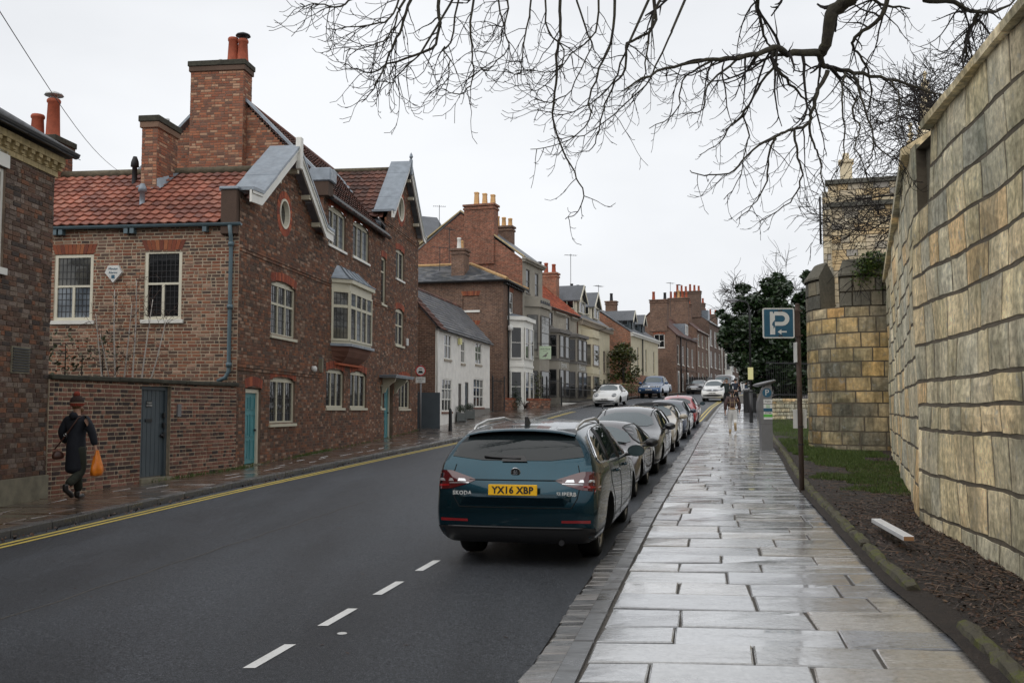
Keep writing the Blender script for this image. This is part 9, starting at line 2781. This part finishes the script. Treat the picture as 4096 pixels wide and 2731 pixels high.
skin('bag_body', [(v(-.20, .22, .86), .075, .06), (v(-.21, .20, .78), .11, .07), (v(-.21, .19, .70), .115, .075)], [(0, 1), (1, 2)], 'leather_brown', bag)
MB().tube([v(-.22, .26, .88), v(-.20, .12, 1.05), v(-.17, -.02, 1.25), v(-.10, -.10, 1.42), v(.03, -.12, 1.47)], .012, 6).build('strap', 'leather_brown', bag, smooth=True)
MB().lathe([(.022, -.004), (.026, 0), (.022, .004)], 12, mat=Matrix.Translation(v(-.225, .06, 1.13)) @ Matrix.Rotation(PI / 2, 4, 'Y')).build('ring', 'metal_bright', bag)
ob = thing('carrier_bag', 'bulging orange plastic carrier bag in the hand of the woman', 'bag', (x, y, z), math.atan2(1, .24), zb=0)
rr = random.Random(6)
bb = MB(); n = 18; rows = [(.86, .035, .02), (.80, .05, .028), (.74, .075, .045), (.66, .10, .062), (.57, .125, .080), (.49, .14, .09), (.43, .12, .075), (.415, .03, .02)]
vs = []
for zz, ra, rb in rows:
 for i in range(n):
  a = 2 * PI * i / n; w_ = 1 + .10 * math.sin(5 * a + zz * 20) + rr.uniform(-.05, .05)
  vs.append(v(.06 + ra * w_ * math.cos(a), -.36 + rb * w_ * math.sin(a) - .02, zz))
bb.add(vs, [(r_ * n + i, r_ * n + (i + 1) % n, (r_ + 1) * n + (i + 1) % n, (r_ + 1) * n + i) for r_ in range(len(rows) - 1) for i in range(n)])
bb.build('bag_body', 'bag_orange', ob, smooth=True)
skin('bag_handle', [(v(.04, -.355, .86), .014, .01), (v(.06, -.35, .90), .016, .01), (v(.09, -.355, .86), .014, .01)], [(0, 1), (1, 2)], 'bag_orange', ob)
# girl in patchwork jacket and pale trousers, walking away
x, y = 8.33, 37.7; z = pave_z(x, y)
t, v = person('person in brown panelled jacket and white trousers walking away up the pavement', (x, y, z), math.atan2(1, .22), 1.62, .20, 'cloth_brown', 'cloth_white', 'cloth_tan', 'hair_dark', None, .93, .22, hairlen=1, bulk=1.22)
for s_ in (1, -1): MB().tube([v(-.17, s_ * .08, 1.34), v(-.172, s_ * .085, 1.2), v(-.175, s_ * .085, 1.02)], .007, 5).build('jacket_seam', 'cloth_tan', t)
MB().tube([v(-.10, .20, 1.22), v(-.158, .08, 1.22), v(-.162, 0, 1.22), v(-.158, -.08, 1.22), v(-.10, -.20, 1.22)], .007, 5).build('jacket_seam', 'cloth_tan', t)
skin('jacket_hem', [(v(0, 0, .99), .20, .165), (v(0, 0, .92), .20, .165)], [(0, 1)], 'cloth_tan', t); skin('collar', [(v(-.06, .06, 1.47), .04), (v(-.09, 0, 1.45), .045), (v(-.06, -.06, 1.47), .04)], [(0, 1), (1, 2)], 'cloth_tan', t)
# man on the phone facing us, second man walking away, far pair
x, y = 12.75, 59.2; z = pave_z(x, y)
t, v = person('man in dark green jacket holding a phone to his ear', (x, y, z), math.atan2(-1, -.22), 1.80, .16, 'cloth_green', 'cloth_black', 'boot_leather', 'hair_dark', {1: [(-.03, .28, 1.16), (.02, .28, .92), (.03, .28, .83)], -1: [(.08, -.32, 1.22), (.12, -.17, 1.46), (.10, -.12, 1.56)]}, .86, .03)
MB().cbox(.07, .085, -.125, -.10, 1.57, 1.71, .004).build('phone', 'plate_ink', t)
x, y = 13.75, 61.3; z = pave_z(x, y)
person('man in dark quilted jacket and tracksuit walking away beside the bin', (x, y, z), math.atan2(1, .26), 1.76, .20, 'cloth_blue', 'cloth_black', 'boot_leather', 'hair_dark', None, .88, .10)
x, y = 19.4, 82.5; z = pave_z(x, y)
person('far person in navy jacket and jeans standing beyond the lamp post', (x, y, z), math.atan2(-1, .6), 1.80, .05, 'cloth_navy', 'cloth_denim', 'boot_leather', 'hair_dark', {1: [(.0, .27, 1.16), (.16, .20, 1.05), (.22, .12, 1.06)], -1: [(.02, -.27, 1.16), (.18, -.18, 1.05), (.22, -.10, 1.06)]}, .88)
x, y = 20.6, 83.5; z = pave_z(x, y)
person('far person in black coat half hidden by the lamp post', (x, y, z), math.atan2(1, .3), 1.74, .12, 'cloth_black', 'cloth_black', 'boot_leather', 'hair_dark', None, .7)
# weeds along the wall foot
b = MB(); rr = random.Random(15)
for _ in range(900):
 y = rr.choice((rr.uniform(20, 24), rr.uniform(27, 30), rr.uniform(22, 42)))
 x = BL(y) + .03 + abs(rr.gauss(0, .05)); h = rr.uniform(.02, .10); a = rr.uniform(0, 6.3); z = pave_z(x, y)
 b.face([(x - .008, y, z), (x + .008, y + .004, z), (x + .4 * h * math.cos(a), y + .4 * h * math.sin(a), z + h)], 0, rr.random())
b.build('wall_foot_weeds', 'grass_mat', label='straggling green weeds at the foot of the brick house', cat='weeds', kind='stuff')
bpy.data.scenes.remove(TMP)
